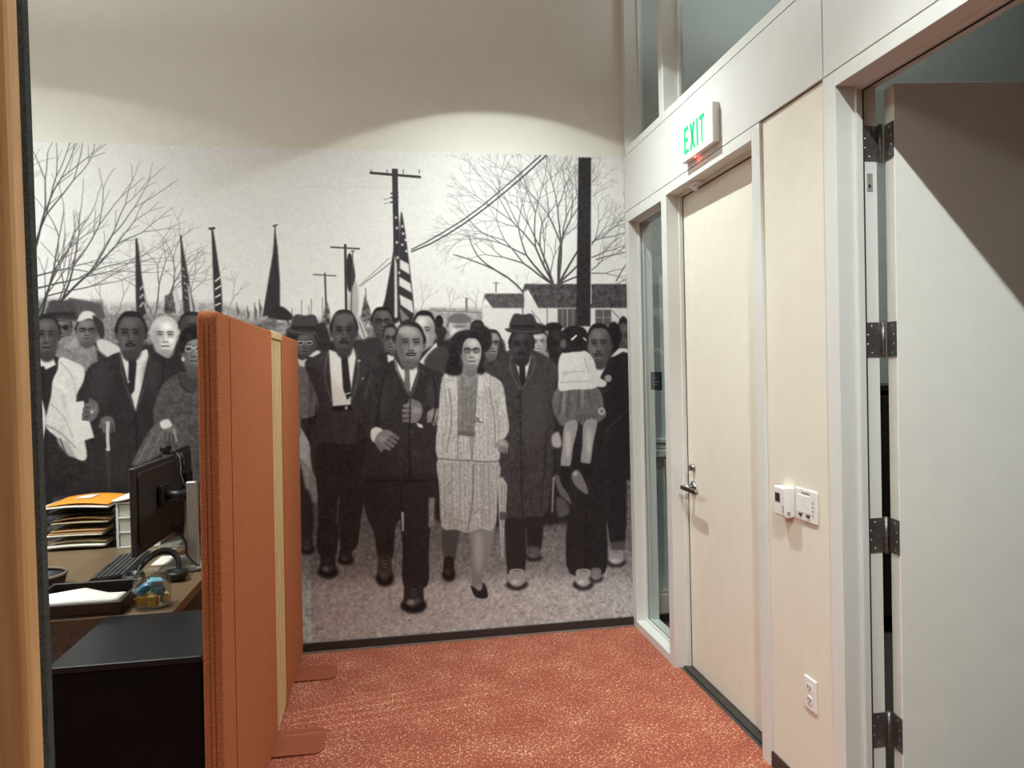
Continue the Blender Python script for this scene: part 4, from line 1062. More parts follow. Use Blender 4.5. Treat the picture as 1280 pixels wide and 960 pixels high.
["p",140,3,1,0,-1,-40,1921,-41,1925,-45,1928,-49,1930,-55,1929,-59,1927,-62,1924,-63,1920,-62,1916,-59,1913,-54,1911,-49,1912,-44,1914,-41,1917],
["p",98,3,1,0,-1,-28,1918,-29,1921,-31,1923,-33,1925,-36,1925,-38,1923,-40,1920,-40,1917,-39,1913,-38,1911,-35,1910,-33,1910,-30,1911,-29,1914],
["l",19,1,4.0,4.0,-72,1924,-60,1940,-46,1946,-31,1942,-18,1928],
["p",39,1,0,0,-1,-55,1870,-31,1871,-36,1903,-52,1902],
["l",123,1,1.8,1.8,-53,1879,-34,1882],
["l",123,1,1.8,1.8,-53,1888,-34,1891],
["l",123,1,1.8,1.8,-53,1897,-35,1900],
["p",38,1,0,0,-1,39,1557,131,1562,95,1894,39,1890],
["p",35,3,1,0,-1,102,1942,98,1953,87,1962,72,1966,56,1965,42,1959,32,1949,29,1937,33,1926,43,1918,58,1914,74,1915,89,1921,98,1931],
["p",56,1,1,0,-1,46,1873,89,1876,93,1911,93,1934,82,1950,65,1955,47,1948,38,1930,39,1907],
["p",140,3,1,0,-1,70,1929,69,1933,66,1936,61,1938,56,1937,51,1935,48,1932,47,1928,48,1924,52,1921,56,1919,61,1920,66,1922,69,1925],
["p",98,3,1,0,-1,82,1925,81,1929,80,1931,77,1933,75,1932,72,1931,71,1928,70,1925,71,1921,73,1919,75,1917,78,1918,80,1919,82,1922],
["l",19,1,4.0,4.0,39,1932,50,1948,65,1954,80,1950,92,1935],
["p",39,1,0,0,-1,56,1877,79,1879,74,1911,58,1910],
["l",123,1,1.8,1.8,58,1887,76,1889],
["l",123,1,1.8,1.8,57,1896,76,1899],
["l",123,1,1.8,1.8,57,1905,76,1908],
["p",76,1,1,0,-1,-283,1196,-259,1026,-178,945,-94,947,-19,1032,-7,1206,-40,1622,-281,1609],
["p",65,2,1,0,-1,-168,888,-101,889,-105,943,-122,965,-152,964,-168,941],
["p",77,1,1,0,-1,-174,867,-177,879,-184,883,-190,878,-192,867,-189,855,-182,850,-176,855],
["p",69,1,1,0,-1,-75,869,-78,880,-85,885,-91,880,-93,868,-90,857,-83,852,-77,857],
["p",35,1,1,0,-1,-185,861,-183,817,-161,782,-130,774,-100,783,-81,819,-81,863],
["p",96,1,1,0,-1,-178,834,-159,799,-129,796,-103,801,-86,835,-88,885,-102,924,-124,946,-149,946,-169,922,-180,883],
["p",71,5,1,0,-1,-157,822,-179,838,-180,888,-166,929,-147,944,-156,888],
["p",118,4,1,0,-1,-104,821,-108,831,-118,837,-131,836,-141,830,-145,820,-140,811,-130,805,-117,805,-107,811],
["p",114,3,1,0,-1,-98,882,-101,891,-108,896,-116,894,-120,887,-120,877,-115,870,-107,868,-101,873],
["p",69,3,1,0,-1,-166,929,-105,930,-121,950,-152,949],
["p",63,3,1,0,-1,-137,856,-140,862,-148,866,-157,864,-163,859,-163,852,-157,847,-148,846,-140,850],
["l",31,0,1.9,1.7,-163,847,-150,842,-137,847],
["l",20,0,2.7,2.1,-159,857,-150,854,-142,858],
["p",77,2,1,0,-1,-141,866,-145,868,-153,869,-159,867,-159,864,-153,863,-145,863],
["p",63,3,1,0,-1,-98,857,-101,863,-109,866,-119,865,-125,860,-124,853,-118,848,-109,847,-101,850],
["l",31,0,1.9,1.7,-124,847,-111,842,-98,848],
["l",20,0,2.7,2.1,-120,857,-111,855,-103,858],
["p",77,2,1,0,-1,-103,867,-106,869,-114,870,-120,868,-120,865,-114,863,-106,864],
["l",69,1,2.4,1.9,-137,859,-140,884],
["l",116,2,2.9,3.4,-128,857,-129,882],
["l",34,0,2.7,1.9,-143,888,-132,893,-121,889],
["l",24,0,2.9,2.1,-148,910,-133,909,-117,910],
["l",104,1,3.4,2.9,-144,917,-123,917],
["l",67,1,1.9,1.9,-144,925,-123,926],
["l",25,0,1.4,1.4,-137,857,-140,864,-148,869,-158,868,-165,864,-168,856,-164,849,-157,845,-147,845,-140,850,-137,857],
["l",25,0,2.5,2.5,-166,847,-138,847],
["l",25,0,1.4,1.4,-94,858,-97,865,-105,869,-115,869,-122,864,-125,857,-122,850,-114,845,-104,846,-97,850,-94,858],
["l",25,0,2.5,2.5,-123,847,-95,848],
["l",25,0,2.4,2.4,-137,853,-125,853],
["p",224,1,0,0,-1,-169,939,-103,940,-136,1098],
["p",38,1,0,0,-1,-146,953,-128,953,-132,1070,-142,1084],
["p",38,1,0,0,-1,-263,1541,-174,1546,-198,1874,-252,1870],
["p",35,3,1,0,-1,-191,1921,-195,1932,-205,1941,-219,1945,-235,1943,-249,1937,-258,1928,-262,1916,-258,1905,-248,1897,-233,1893,-218,1894,-204,1900,-194,1910],
["p",56,1,1,0,-1,-244,1853,-203,1856,-199,1890,-199,1913,-210,1929,-227,1934,-244,1927,-253,1909,-251,1887],
["p",140,3,1,0,-1,-221,1908,-223,1912,-226,1915,-231,1917,-236,1916,-240,1914,-243,1911,-244,1907,-243,1903,-240,1900,-235,1899,-230,1899,-225,1901,-222,1904],
["p",98,3,1,0,-1,-210,1905,-211,1908,-212,1911,-215,1912,-217,1912,-219,1910,-221,1907,-221,1904,-221,1901,-219,1898,-217,1897,-214,1897,-212,1899,-210,1901],
["l",19,1,4.0,4.0,-252,1911,-241,1927,-227,1933,-212,1929,-200,1915],
["p",39,1,0,0,-1,-235,1857,-213,1859,-217,1890,-233,1889],
["l",123,1,1.8,1.8,-234,1866,-215,1869],
["l",123,1,1.8,1.8,-234,1876,-216,1878],
["l",123,1,1.8,1.8,-234,1885,-216,1887],
["p",38,1,0,0,-1,-144,1547,-53,1552,-89,1881,-144,1877],
["p",35,3,1,0,-1,-82,1929,-86,1940,-97,1949,-111,1953,-127,1951,-141,1945,-151,1936,-154,1924,-150,1913,-140,1905,-125,1901,-109,1902,-95,1908,-85,1918],
["p",56,1,1,0,-1,-136,1860,-95,1863,-90,1898,-91,1921,-101,1937,-119,1942,-136,1935,-145,1917,-143,1894],
["p",140,3,1,0,-1,-113,1916,-114,1920,-118,1923,-122,1925,-127,1924,-132,1922,-135,1919,-136,1915,-135,1911,-131,1908,-127,1906,-122,1907,-117,1909,-114,1912],
["p",98,3,1,0,-1,-101,1912,-102,1916,-104,1918,-106,1920,-109,1919,-111,1918,-112,1915,-113,1912,-112,1908,-111,1906,-108,1904,-106,1905,-103,1906,-102,1909],
["l",19,1,4.0,4.0,-144,1919,-133,1935,-119,1940,-104,1937,-91,1922],
["p",39,1,0,0,-1,-127,1865,-104,1866,-109,1898,-125,1897],
["l",123,1,1.8,1.8,-125,1874,-107,1877],
["l",123,1,1.8,1.8,-126,1883,-107,1886],
["l",123,1,1.8,1.8,-126,1892,-108,1895],
["p",72,2,1,0,-1,914,861,963,861,960,904,948,921,925,921,914,903],
["p",85,1,1,0,-1,910,844,907,853,903,857,899,853,897,844,899,835,904,831,908,835],
["p",77,1,1,0,-1,981,845,979,855,974,858,970,854,968,845,971,836,975,832,979,836],
["p",35,1,1,0,-1,902,840,904,805,919,777,941,771,963,778,977,806,977,841],
["p",107,1,1,0,-1,907,818,921,790,940,788,961,792,973,819,972,858,962,889,946,907,928,907,913,888,905,857],
["p",79,5,1,0,-1,959,809,974,822,972,862,959,894,944,906,954,861],
["p",130,4,1,0,-1,949,808,946,815,939,820,930,820,923,815,920,807,923,800,931,795,940,795,947,800],
["p",126,3,1,0,-1,929,856,927,863,922,866,917,865,913,859,914,852,917,846,923,845,927,848],
["p",77,3,1,0,-1,915,893,959,894,948,910,926,909],
["p",70,3,1,0,-1,934,835,931,840,925,843,918,842,914,838,914,833,919,828,926,828,931,830],
["l",34,0,1.4,1.3,915,828,924,824,933,828],
["l",23,0,2.0,1.6,917,836,924,834,930,837],
["p",85,2,1,0,-1,930,843,927,845,922,846,917,844,917,842,922,841,928,841],
["p",70,3,1,0,-1,962,836,959,841,953,843,946,842,942,838,942,833,947,829,954,828,959,831],
["l",34,0,1.4,1.3,943,828,952,825,961,829],
["l",23,0,2.0,1.6,945,836,952,834,958,837],
["p",85,2,1,0,-1,958,844,955,846,950,846,945,845,945,842,950,841,956,842],
["l",77,1,1.8,1.4,933,837,931,858],
["l",128,2,2.2,2.5,939,836,939,856],
["l",38,0,2.0,1.4,929,861,937,864,945,861],
["l",26,0,2.2,1.6,925,878,936,877,948,878],
["l",115,1,2.5,2.2,928,884,943,884],
["l",74,1,1.4,1.4,928,890,943,891],
["p",25,1,1,0,-1,933,836,930,842,924,846,916,844,912,839,912,832,917,827,924,826,931,830],
["l",25,0,1.1,1.1,933,836,931,842,925,845,918,845,913,842,911,836,913,830,919,827,926,827,931,830,933,836],
["l",25,0,1.9,1.9,912,828,933,828],
["p",25,1,1,0,-1,964,837,961,843,955,846,947,845,943,840,943,833,948,828,955,827,962,830],
["l",25,0,1.1,1.1,964,837,962,842,956,846,949,846,944,842,942,836,944,831,950,827,957,827,962,831,964,837],
["l",25,0,1.9,1.9,943,828,964,829],
["l",25,0,1.8,1.8,933,833,942,833],
["p",68,1,1,0,-1,878,790,886,730,905,710,940,716,975,711,993,731,997,791],
["p",37,1,0,0,-1,879,788,881,766,996,767,997,790],
["p",55,1,1,0,-1,851,780,886,782,990,783,1024,804,989,807,885,806],
["l",103,1,3.1,3.1,855,780,937,803,1021,804],
["p",135,1,1,12,-1,890,910,911,888,995,875,1071,920,1114,976,1095,1031,906,1026],
["p",158,1,0,0,-1,943,932,992,879,1007,926],
["l",102,0,2.4,2.4,950,932,976,955],
["p",76,2,1,0,-1,1012,872,1073,873,1069,913,1054,930,1027,929,1013,912],
["p",89,1,1,0,-1,1006,856,1004,865,998,869,993,865,991,856,994,847,999,844,1004,848],
["p",80,1,1,0,-1,1095,858,1092,867,1087,870,1081,866,1079,858,1082,849,1088,845,1093,849],
["p",40,1,1,0,-1,997,852,999,819,1018,793,1045,787,1072,793,1090,820,1090,853],
["p",112,1,1,0,-1,1003,832,1019,805,1045,803,1070,807,1085,833,1084,870,1072,899,1052,916,1030,916,1011,898,1001,869],
["p",83,5,1,0,-1,1067,823,1086,836,1084,873,1069,904,1050,915,1062,873],
["p",136,4,1,0,-1,1057,822,1053,829,1044,833,1033,833,1024,829,1020,821,1024,814,1033,810,1045,810,1054,814],
["p",132,3,1,0,-1,1032,867,1029,874,1023,878,1017,876,1012,871,1013,863,1017,858,1024,857,1030,861],
["p",80,3,1,0,-1,1014,903,1069,904,1055,919,1027,918],
["p",74,3,1,0,-1,1038,848,1035,853,1028,855,1019,854,1014,850,1014,845,1020,842,1028,841,1035,843],
["l",36,0,1.4,1.2,1015,841,1026,838,1037,841],
["l",24,0,1.9,1.5,1018,849,1026,847,1034,849],
["p",89,2,1,0,-1,1034,856,1031,858,1024,858,1018,856,1018,854,1024,853,1031,854],
["p",74,3,1,0,-1,1073,849,1070,854,1062,856,1054,855,1049,851,1049,846,1055,842,1063,841,1070,844],
["l",36,0,1.4,1.2,1049,842,1061,838,1072,842],
["l",24,0,1.9,1.5,1053,849,1061,847,1068,850],
["p",89,2,1,0,-1,1069,856,1065,858,1058,858,1053,857,1053,855,1059,854,1065,854],
["l",80,1,1.7,1.4,1038,850,1035,869],
["l",134,2,2.0,2.4,1045,849,1045,868],
["l",40,0,1.9,1.4,1032,872,1042,876,1052,873],
["l",28,0,2.0,1.5,1028,888,1042,888,1056,889],
["l",121,1,2.4,2.0,1032,894,1051,894],
["l",78,1,1.4,1.4,1032,900,1051,901],
["l",25,0,1.0,1.0,1038,849,1035,854,1028,858,1019,857,1013,854,1010,848,1013,843,1020,840,1029,840,1035,843,1038,849],
["l",25,0,1.8,1.8,1011,841,1037,841],
["l",25,0,1.0,1.0,1076,849,1073,855,1066,858,1058,858,1051,855,1049,849,1051,844,1058,840,1067,840,1074,844,1076,849],
["l",25,0,1.8,1.8,1050,842,1075,842],
["l",25,0,1.7,1.7,1038,846,1049,846],
["p",219,1,1,0,-1,1004,810,1026,766,1069,767,1095,811,1055,796],
["p",51,1,1,0,-1,1069,781,1109,811,1117,862,1103,891,1081,840],
["p",209,1,1,0,-1,1082,913,1106,892,1180,930,1172,974,1117,987],
["p",51,2,0,0,-1,1078,935,1131,980,1088,1030],
["p",38,1,1,2,-1,821,981,882,967,928,990,908,1164,864,1308,873,1637,780,1632,801,998],
["l",48,3,8.1,2.4,809,1070,840,1107,872,1143],
["l",30,3,4.5,2.4,886,978,901,1026,915,1074],
["l",33,3,6.8,2.4,832,1535,856,1557,869,1578],
["l",48,3,8.9,2.4,841,1181,860,1224,866,1266],
["l",45,3,5.2,2.4,861,1182,834,1209,817,1236],
["l",47,3,6.2,2.4,830,1486,853,1508,867,1530],
["p",221,1,1,6,-1,924,972,981,991,1027,1029,1017,1120,985,1181,1002,1277,1024,1428,977,1433,900,1335,855,1275,882,1145,891,1077,913,1026],
["l",203,3,4.1,2.4,890,1290,896,1308,895,1325],
["l",187,3,5.2,2.4,932,1138,935,1173,941,1207],
["l",239,3,8.9,2.4,928,1093,939,1116,942,1139],
["l",233,3,4.9,2.4,946,1290,949,1316,953,1343],
["l",196,3,4.7,2.4,959,1068,950,1089,944,1110],
["l",197,3,7.5,2.4,922,1284,922,1302,921,1319],
["l",232,3,7.6,2.4,1003,1311,1005,1344,1011,1376],
["p",219,1,1,0,-1,803,1125,827,1115,854,1206,855,1283,828,1391,793,1433],
["p",178,2,0,0,-1,899,1339,946,1355,980,1434,947,1421,909,1368],
["l",153,1,4,3.0,855,1275,914,1310,979,1386],
["l",168,1,2,1.6,881,1182,933,1238,970,1342],
["l",76,0,3.0,2,913,1339,934,1402],
["l",173,1,2.4,2,924,990,979,1057,989,1167],
["p",224,1,0,0,-1,821,999,841,974,895,968,907,1004,866,1025,840,1010],
["p",33,1,0,0,-1,840,1010,860,1010,861,1090,846,1133,838,1090],
["p",58,2,1,0,-1,841,901,907,902,903,963,886,988,856,988,841,962],
["p",69,1,1,0,-1,835,877,832,890,826,896,820,890,818,877,821,864,827,858,833,864],
["p",62,1,1,0,-1,932,879,929,892,922,897,917,892,914,878,917,865,924,860,929,865],
["p",35,1,1,0,-1,824,870,827,821,848,781,878,771,908,781,926,822,926,872],
["p",86,1,1,0,-1,831,839,850,799,875,796,904,802,921,841,919,897,905,942,884,968,859,967,840,940,829,896],
["p",64,5,1,0,-1,901,826,922,846,919,902,902,949,882,966,895,902],
["p",105,4,1,0,-1,888,824,884,835,874,842,861,842,852,835,848,824,852,813,862,806,875,806,885,813],
["p",102,3,1,0,-1,860,894,857,904,851,909,843,907,839,899,839,888,844,879,852,878,858,883],
["p",62,3,1,0,-1,842,948,902,949,886,971,856,971],
["p",57,3,1,0,-1,866,864,863,872,855,875,846,874,840,868,840,860,846,854,855,853,863,857],
["l",28,0,3.1,1.9,841,854,853,848,865,854],
["l",18,0,2.9,2.3,844,865,853,862,861,866],
["p",69,2,1,0,-1,861,876,858,879,850,879,844,877,844,874,850,872,858,873],
["p",57,3,1,0,-1,904,865,901,872,893,876,883,875,878,869,878,861,884,855,893,854,901,858],
["l",28,0,3.1,1.9,878,854,891,849,903,855],
["l",18,0,2.9,2.3,882,866,891,863,899,867],
["p",69,2,1,0,-1,899,876,896,879,888,880,882,878,882,874,888,872,896,873],
["l",62,1,2.6,2.1,865,867,863,896],
["l",104,2,3.1,3.6,874,866,874,894],
["l",31,0,2.9,2.1,859,901,870,906,881,901],
["l",21,0,3.1,2.3,855,925,870,925,886,926],
["l",93,1,3.6,3.1,858,934,879,934],
["l",60,1,2.1,2.1,859,943,879,944],
["p",45,1,1,4,-1,989,1174,1019,1087,1048,1015,1110,983,1179,952,1307,947,1369,978,1427,1016,1454,1054,1397,1105,1344,1222,1324,1400,1295,1667,987,1650,1034,1443,1058,1334],
["l",52,3,4.3,2.4,1102,1277,1094,1330,1081,1384],
["l",37,3,4.1,2.4,1304,1033,1284,1054,1267,1076],
["l",53,3,4.5,2.4,1177,1464,1163,1517,1138,1569],
["l",59,3,8.6,2.4,1122,1338,1145,1361,1163,1385],
["l",36,3,7.2,2.4,1105,1299,1134,1330,1160,1361],
["l",55,3,8.0,2.4,1133,983,1109,1031,1096,1080],
["l",52,3,7.1,2.4,1059,1113,1052,1150,1057,1188],
["l",57,3,4.4,2.4,1326,1145,1316,1185,1310,1225],
["l",55,3,8.5,2.4,1101,1399,1106,1435,1099,1470],
["l",37,3,7.1,2.4,1227,1277,1195,1317,1161,1356],
["l",54,3,5.3,2.4,1248,1218,1217,1254,1188,1290],
["l",52,3,7.2,2.4,1111,1481,1134,1507,1154,1532],
["p",226,1,0,0,-1,1180,944,1213,974,1297,939,1303,969,1271,1101,1238,1226,1209,1092],
["p",38,1,0,0,-1,1210,978,1244,975,1250,1005,1236,1130,1221,1152,1208,1122,1216,1004],
["p",204,1,1,0,-1,1218,1089,1215,1093,1210,1093,1208,1089,1211,1084,1215,1084],
["l",86,1,2.8,2.2,1179,959,1186,1062,1233,1219],
["l",86,1,2.8,2.2,1303,961,1316,1014,1292,1087,1240,1226],
["l",81,1,2.8,2.2,1302,1010,1337,999,1315,1036],
["l",15,1,2.8,2.2,1048,1022,1077,1170,1060,1279],
["l",17,1,2.8,2.2,1240,1230,1234,1619],
["l",20,1,2.8,2.2,1369,985,1358,1104],
["p",56,8,1,0,-1,1137,1098,1131,1139,1117,1172,1097,1190,1076,1189,1057,1170,1045,1137,1042,1095,1048,1054,1062,1021,1082,1003,1103,1004,1122,1023,1134,1056],
["p",58,8,1,0,-1,1345,1066,1341,1098,1332,1124,1319,1138,1305,1138,1293,1123,1285,1097,1283,1065,1287,1033,1296,1007,1309,993,1323,993,1335,1008,1343,1034],
["p",58,2,1,0,-1,1188,901,1270,902,1266,967,1245,993,1208,992,1189,965],
["p",69,1,1,0,-1,1181,876,1177,890,1169,895,1162,889,1160,875,1163,861,1171,856,1178,862],
["p",62,1,1,0,-1,1301,878,1297,892,1290,897,1282,891,1280,877,1283,863,1291,857,1298,863],
["p",30,1,1,0,-1,1167,869,1170,816,1196,774,1233,764,1270,774,1294,818,1294,870],
["p",86,1,1,0,-1,1176,836,1199,794,1231,790,1267,796,1287,837,1285,897,1269,944,1242,971,1212,971,1187,942,1174,895],
["p",64,5,1,0,-1,1263,822,1288,842,1285,902,1265,952,1239,969,1255,902],
["p",105,4,1,0,-1,1247,820,1242,832,1230,839,1214,838,1202,831,1198,819,1203,808,1215,801,1231,801,1243,808],
["p",102,3,1,0,-1,1213,893,1210,904,1202,910,1192,907,1187,898,1187,887,1193,878,1203,876,1210,882],
["p",62,3,1,0,-1,1190,950,1265,952,1245,975,1208,975],
["p",57,3,1,0,-1,1221,862,1217,870,1207,874,1195,872,1188,866,1189,858,1196,852,1207,850,1217,855],
["l",28,0,3.2,1.9,1189,851,1205,845,1220,851],
["l",18,0,3.0,2.4,1194,863,1204,860,1215,864],
["p",69,2,1,0,-1,1215,874,1211,877,1201,878,1194,876,1194,872,1201,870,1211,871],
["p",57,3,1,0,-1,1268,863,1264,871,1254,875,1242,873,1235,867,1236,859,1243,852,1254,851,1264,855],
["l",28,0,3.2,1.9,1236,852,1252,846,1267,852],
["l",18,0,3.0,2.4,1241,864,1251,861,1262,865],
["p",69,2,1,0,-1,1262,875,1258,878,1248,879,1241,876,1241,873,1248,871,1258,872],
["l",62,1,2.7,2.2,1220,865,1217,896],
["l",104,2,3.2,3.8,1231,864,1230,893],
["l",31,0,3.0,2.2,1213,901,1226,906,1240,902],
["l",18,0,3.9,2.8,1204,919,1226,913,1248,920],
["l",21,0,3.2,2.4,1207,927,1226,926,1245,928],
["l",93,1,3.8,3.2,1212,936,1238,936],
["l",60,1,2.2,2.2,1213,946,1237,946],
["p",229,1,0,0,-1,953,1180,1018,1171,1058,1341,976,1364],
["p",107,1,1,0,-1,1076,1182,1078,1227,1057,1263,1030,1261,1022,1233,1030,1190,1047,1175],
["l",107,0,9.6,7.2,1047,1193,1019,1191],
["l",101,0,9.6,7.2,1042,1214,1013,1211],
["l",44,0,1.9,1.7,1048,1204,1017,1200],
["l",96,0,9.6,7.2,1038,1235,1010,1232],
["l",44,0,1.9,1.7,1044,1225,1013,1221],
["l",91,0,9.6,7.2,1034,1255,1008,1253],
["l",44,0,1.9,1.7,1040,1246,1009,1242],
["l",101,0,9.6,7.2,1066,1184,1042,1165],
["p",128,3,1,0,-1,1080,1215,1078,1219,1072,1223,1064,1224,1055,1224,1047,1222,1041,1218,1039,1214,1042,1209,1047,1206,1056,1204,1065,1204,1073,1207,1078,1210],
["p",204,1,1,0,-1,1058,1224,1055,1230,1048,1230,1045,1224,1048,1217,1055,1217],
["p",102,1,1,0,-1,1089,1256,1119,1244,1144,1261,1146,1294,1128,1310,1099,1308,1088,1292],
["l",102,0,6.8,5.1,1100,1288,1101,1321],
["l",96,0,6.8,5.1,1114,1289,1115,1324],
["l",42,0,1.4,1.2,1107,1284,1108,1321],
["l",91,0,6.8,5.1,1128,1289,1129,1324],
["l",42,0,1.4,1.2,1121,1285,1122,1321],
["l",86,0,6.8,5.1,1142,1290,1143,1321],
["l",42,0,1.4,1.2,1135,1285,1136,1322],
["l",96,0,6.8,5.1,1092,1268,1082,1300],
["p",122,3,1,0,-1,1127,1269,1125,1274,1121,1278,1115,1280,1109,1279,1103,1277,1099,1273,1098,1268,1099,1263,1104,1259,1109,1257,1116,1258,1122,1260,1125,1264],
["l",198,0,8,7.0,1118,1270,1114,1336,1116,1399],
["l",61,1,7.0,6,1114,1403,1113,1657],
["p",216,1,1,0,-1,1123,1399,1122,1402,1119,1405,1116,1406,1112,1406,1108,1404,1106,1402,1105,1399,1106,1395,1109,1393,1112,1392,1116,1392,1120,1393,1122,1396],
["p",84,1,1,16,-1,1316,1221,1358,1111,1426,1057,1472,1054,1567,1072,1628,1186,1615,1639,1349,1625,1351,1457,1320,1307],
["l",74,3,4.9,2.4,1452,1345,1456,1376,1450,1407],
["l",101,3,6.7,2.4,1454,1387,1452,1408,1460,1429],
["l",75,3,7.3,2.4,1522,1358,1510,1399,1491,1440],
["l",98,3,4.4,2.4,1496,1133,1493,1168,1505,1203],
["l",94,3,5.1,2.4,1438,1350,1434,1371,1436,1392],
["l",101,3,6.1,2.4,1374,1419,1364,1439,1366,1460],
["l",78,3,7.7,2.4,1550,1142,1561,1159,1580,1177],
["l",100,3,8.9,2.4,1534,1081,1515,1123,1502,1164],
["p",68,1,1,0,-1,1430,1057,1445,1128,1494,1152,1524,1101,1503,1070],
["l",45,0,2.4,2,1433,1068,1445,1125,1494,1152],
["p",86,2,1,0,-1,1469,986,1522,987,1520,1059,1492,1085,1467,1057],
["p",30,1,1,0,-1,1442,948,1445,900,1467,862,1499,854,1531,863,1551,902,1551,950],
["p",127,1,1,0,-1,1450,918,1469,880,1501,877,1528,883,1545,920,1543,974,1529,1016,1507,1040,1480,1040,1459,1014,1448,972],
["p",94,5,1,0,-1,1471,905,1449,923,1448,976,1462,1021,1483,1038,1473,977],
["p",155,4,1,0,-1,1528,904,1523,915,1513,921,1499,921,1489,914,1485,904,1490,893,1500,887,1514,887,1524,894],
["p",150,3,1,0,-1,1534,971,1531,981,1524,986,1516,984,1511,976,1511,965,1517,957,1525,956,1531,961],
["p",91,3,1,0,-1,1462,1021,1526,1023,1509,1044,1478,1043],
["p",84,3,1,0,-1,1494,942,1491,949,1482,953,1473,951,1467,945,1467,938,1473,933,1483,931,1491,935],
["l",41,0,1.9,1.7,1467,932,1481,927,1494,932],
["l",27,0,2.7,2.1,1471,943,1480,940,1489,944],
["p",102,2,1,0,-1,1489,953,1486,956,1477,956,1471,954,1471,951,1478,949,1486,950],
["p",84,3,1,0,-1,1535,943,1531,950,1523,953,1513,952,1507,946,1507,939,1513,933,1523,932,1532,936],
["l",41,0,1.9,1.7,1507,933,1521,928,1534,933],
["l",27,0,2.7,2.1,1511,944,1520,941,1529,945],
["p",102,2,1,0,-1,1530,954,1526,956,1518,957,1511,955,1511,952,1518,950,1526,951],
["l",91,1,2.4,1.9,1494,945,1491,973],
["l",153,2,2.9,3.4,1503,943,1503,970],
["l",45,0,2.7,1.9,1487,977,1499,982,1511,978],
["l",32,0,2.9,2.1,1483,1000,1498,1000,1515,1001],
["l",137,1,3.4,2.9,1487,1008,1509,1009],
["l",89,1,1.9,1.9,1487,1017,1508,1018],
["l",229,0,1.4,1.4,1494,943,1491,951,1482,956,1473,956,1465,951,1462,943,1465,935,1473,930,1483,930,1491,935,1494,943],
["l",216,0,2.5,2.5,1463,932,1493,932],
["l",229,0,1.4,1.4,1538,944,1535,952,1527,957,1517,956,1509,951,1507,943,1510,936,1518,931,1528,931,1536,936,1538,944],
["l",216,0,2.5,2.5,1508,933,1538,933],
["l",229,0,2.4,2.4,1494,939,1507,939],
["p",30,1,1,10,-1,1434,927,1446,867,1489,838,1546,847,1558,899,1516,898,1473,913,1454,964],
["p",216,1,1,0,-1,1460,991,1459,996,1457,999,1454,1002,1451,1001,1448,999,1446,995,1446,990,1447,986,1449,982,1452,980,1455,980,1457,982,1459,986],
["p",96,2,1,14,-1,1307,1303,1345,1289,1368,1357,1334,1430,1218,1481,1255,1390],
["l",140,1,2.4,2,1313,1325,1239,1463],
["l",132,1,2.4,2,1340,1345,1288,1451],
["p",107,1,1,0,-1,1348,1289,1388,1284,1418,1309,1415,1345,1389,1358,1351,1349,1340,1328],
["l",107,0,8.8,6.6,1356,1327,1352,1363],
["l",101,0,8.8,6.6,1374,1331,1369,1370],
["l",44,0,1.8,1.5,1366,1325,1360,1365],
["l",96,0,8.8,6.6,1392,1335,1388,1373],
["l",44,0,1.8,1.5,1384,1329,1378,1369],
["l",91,0,8.8,6.6,1410,1339,1406,1374],
["l",44,0,1.8,1.5,1402,1333,1396,1373],
["l",101,0,8.8,6.6,1349,1303,1331,1335],
["p",128,3,1,0,-1,1394,1309,1392,1315,1387,1319,1379,1321,1370,1321,1363,1318,1358,1313,1356,1308,1358,1303,1363,1298,1371,1296,1380,1297,1387,1299,1393,1304],
["p",229,1,1,0,-1,1342,1282,1378,1268,1394,1299,1355,1312],
["l",153,0,6,4,1401,1314,1413,1374],
["p",51,2,0,0,-1,1567,1072,1812,1078,1848,1728,1548,1711],
["p",69,2,1,0,-1,1667,951,1748,952,1743,1011,1723,1035,1686,1034,1667,1010],
["p",81,1,1,0,-1,1659,928,1655,941,1648,946,1641,940,1638,928,1641,915,1649,910,1656,915],
["p",73,1,1,0,-1,1778,930,1774,943,1767,948,1760,943,1757,930,1760,917,1768,912,1775,917],
["p",35,1,1,0,-1,1646,921,1648,874,1674,835,1711,827,1747,836,1771,876,1771,924],
["p",102,1,1,0,-1,1654,892,1676,853,1710,850,1744,856,1764,894,1762,948,1746,990,1720,1015,1690,1015,1666,989,1652,946],
["p",75,5,1,0,-1,1740,880,1765,898,1762,953,1743,998,1717,1013,1733,952],
["p",124,4,1,0,-1,1726,878,1721,888,1709,895,1694,894,1682,887,1677,877,1682,866,1695,860,1710,860,1722,867],
["p",120,3,1,0,-1,1693,944,1690,954,1682,959,1673,957,1667,949,1667,938,1673,930,1682,929,1690,934],
["p",73,3,1,0,-1,1669,996,1743,998,1723,1019,1687,1018],
["p",67,3,1,0,-1,1701,916,1697,923,1687,927,1676,925,1669,919,1669,912,1677,906,1688,905,1698,909],
["l",33,0,2.9,1.7,1670,906,1685,900,1700,906],
["l",22,0,2.7,2.1,1674,917,1685,914,1695,918],
["p",81,2,1,0,-1,1695,927,1691,930,1682,930,1675,928,1675,925,1682,923,1691,924],
["p",67,3,1,0,-1,1748,917,1744,924,1734,927,1723,926,1716,920,1716,913,1723,907,1735,906,1744,910],
["l",33,0,2.9,1.7,1716,906,1732,901,1747,907],
["l",22,0,2.7,2.1,1721,917,1731,915,1742,919],
["p",81,2,1,0,-1,1742,928,1738,930,1728,931,1721,929,1721,926,1729,924,1738,925],
["l",73,1,2.4,1.9,1701,919,1697,947],
["l",122,2,2.9,3.4,1711,917,1711,944],
["l",36,0,2.7,1.9,1694,951,1707,956,1720,952],
["l",25,0,2.9,2.1,1688,975,1706,974,1726,975],
["l",110,1,3.4,2.9,1693,983,1718,983],
["l",71,1,1.9,1.9,1694,992,1718,992],
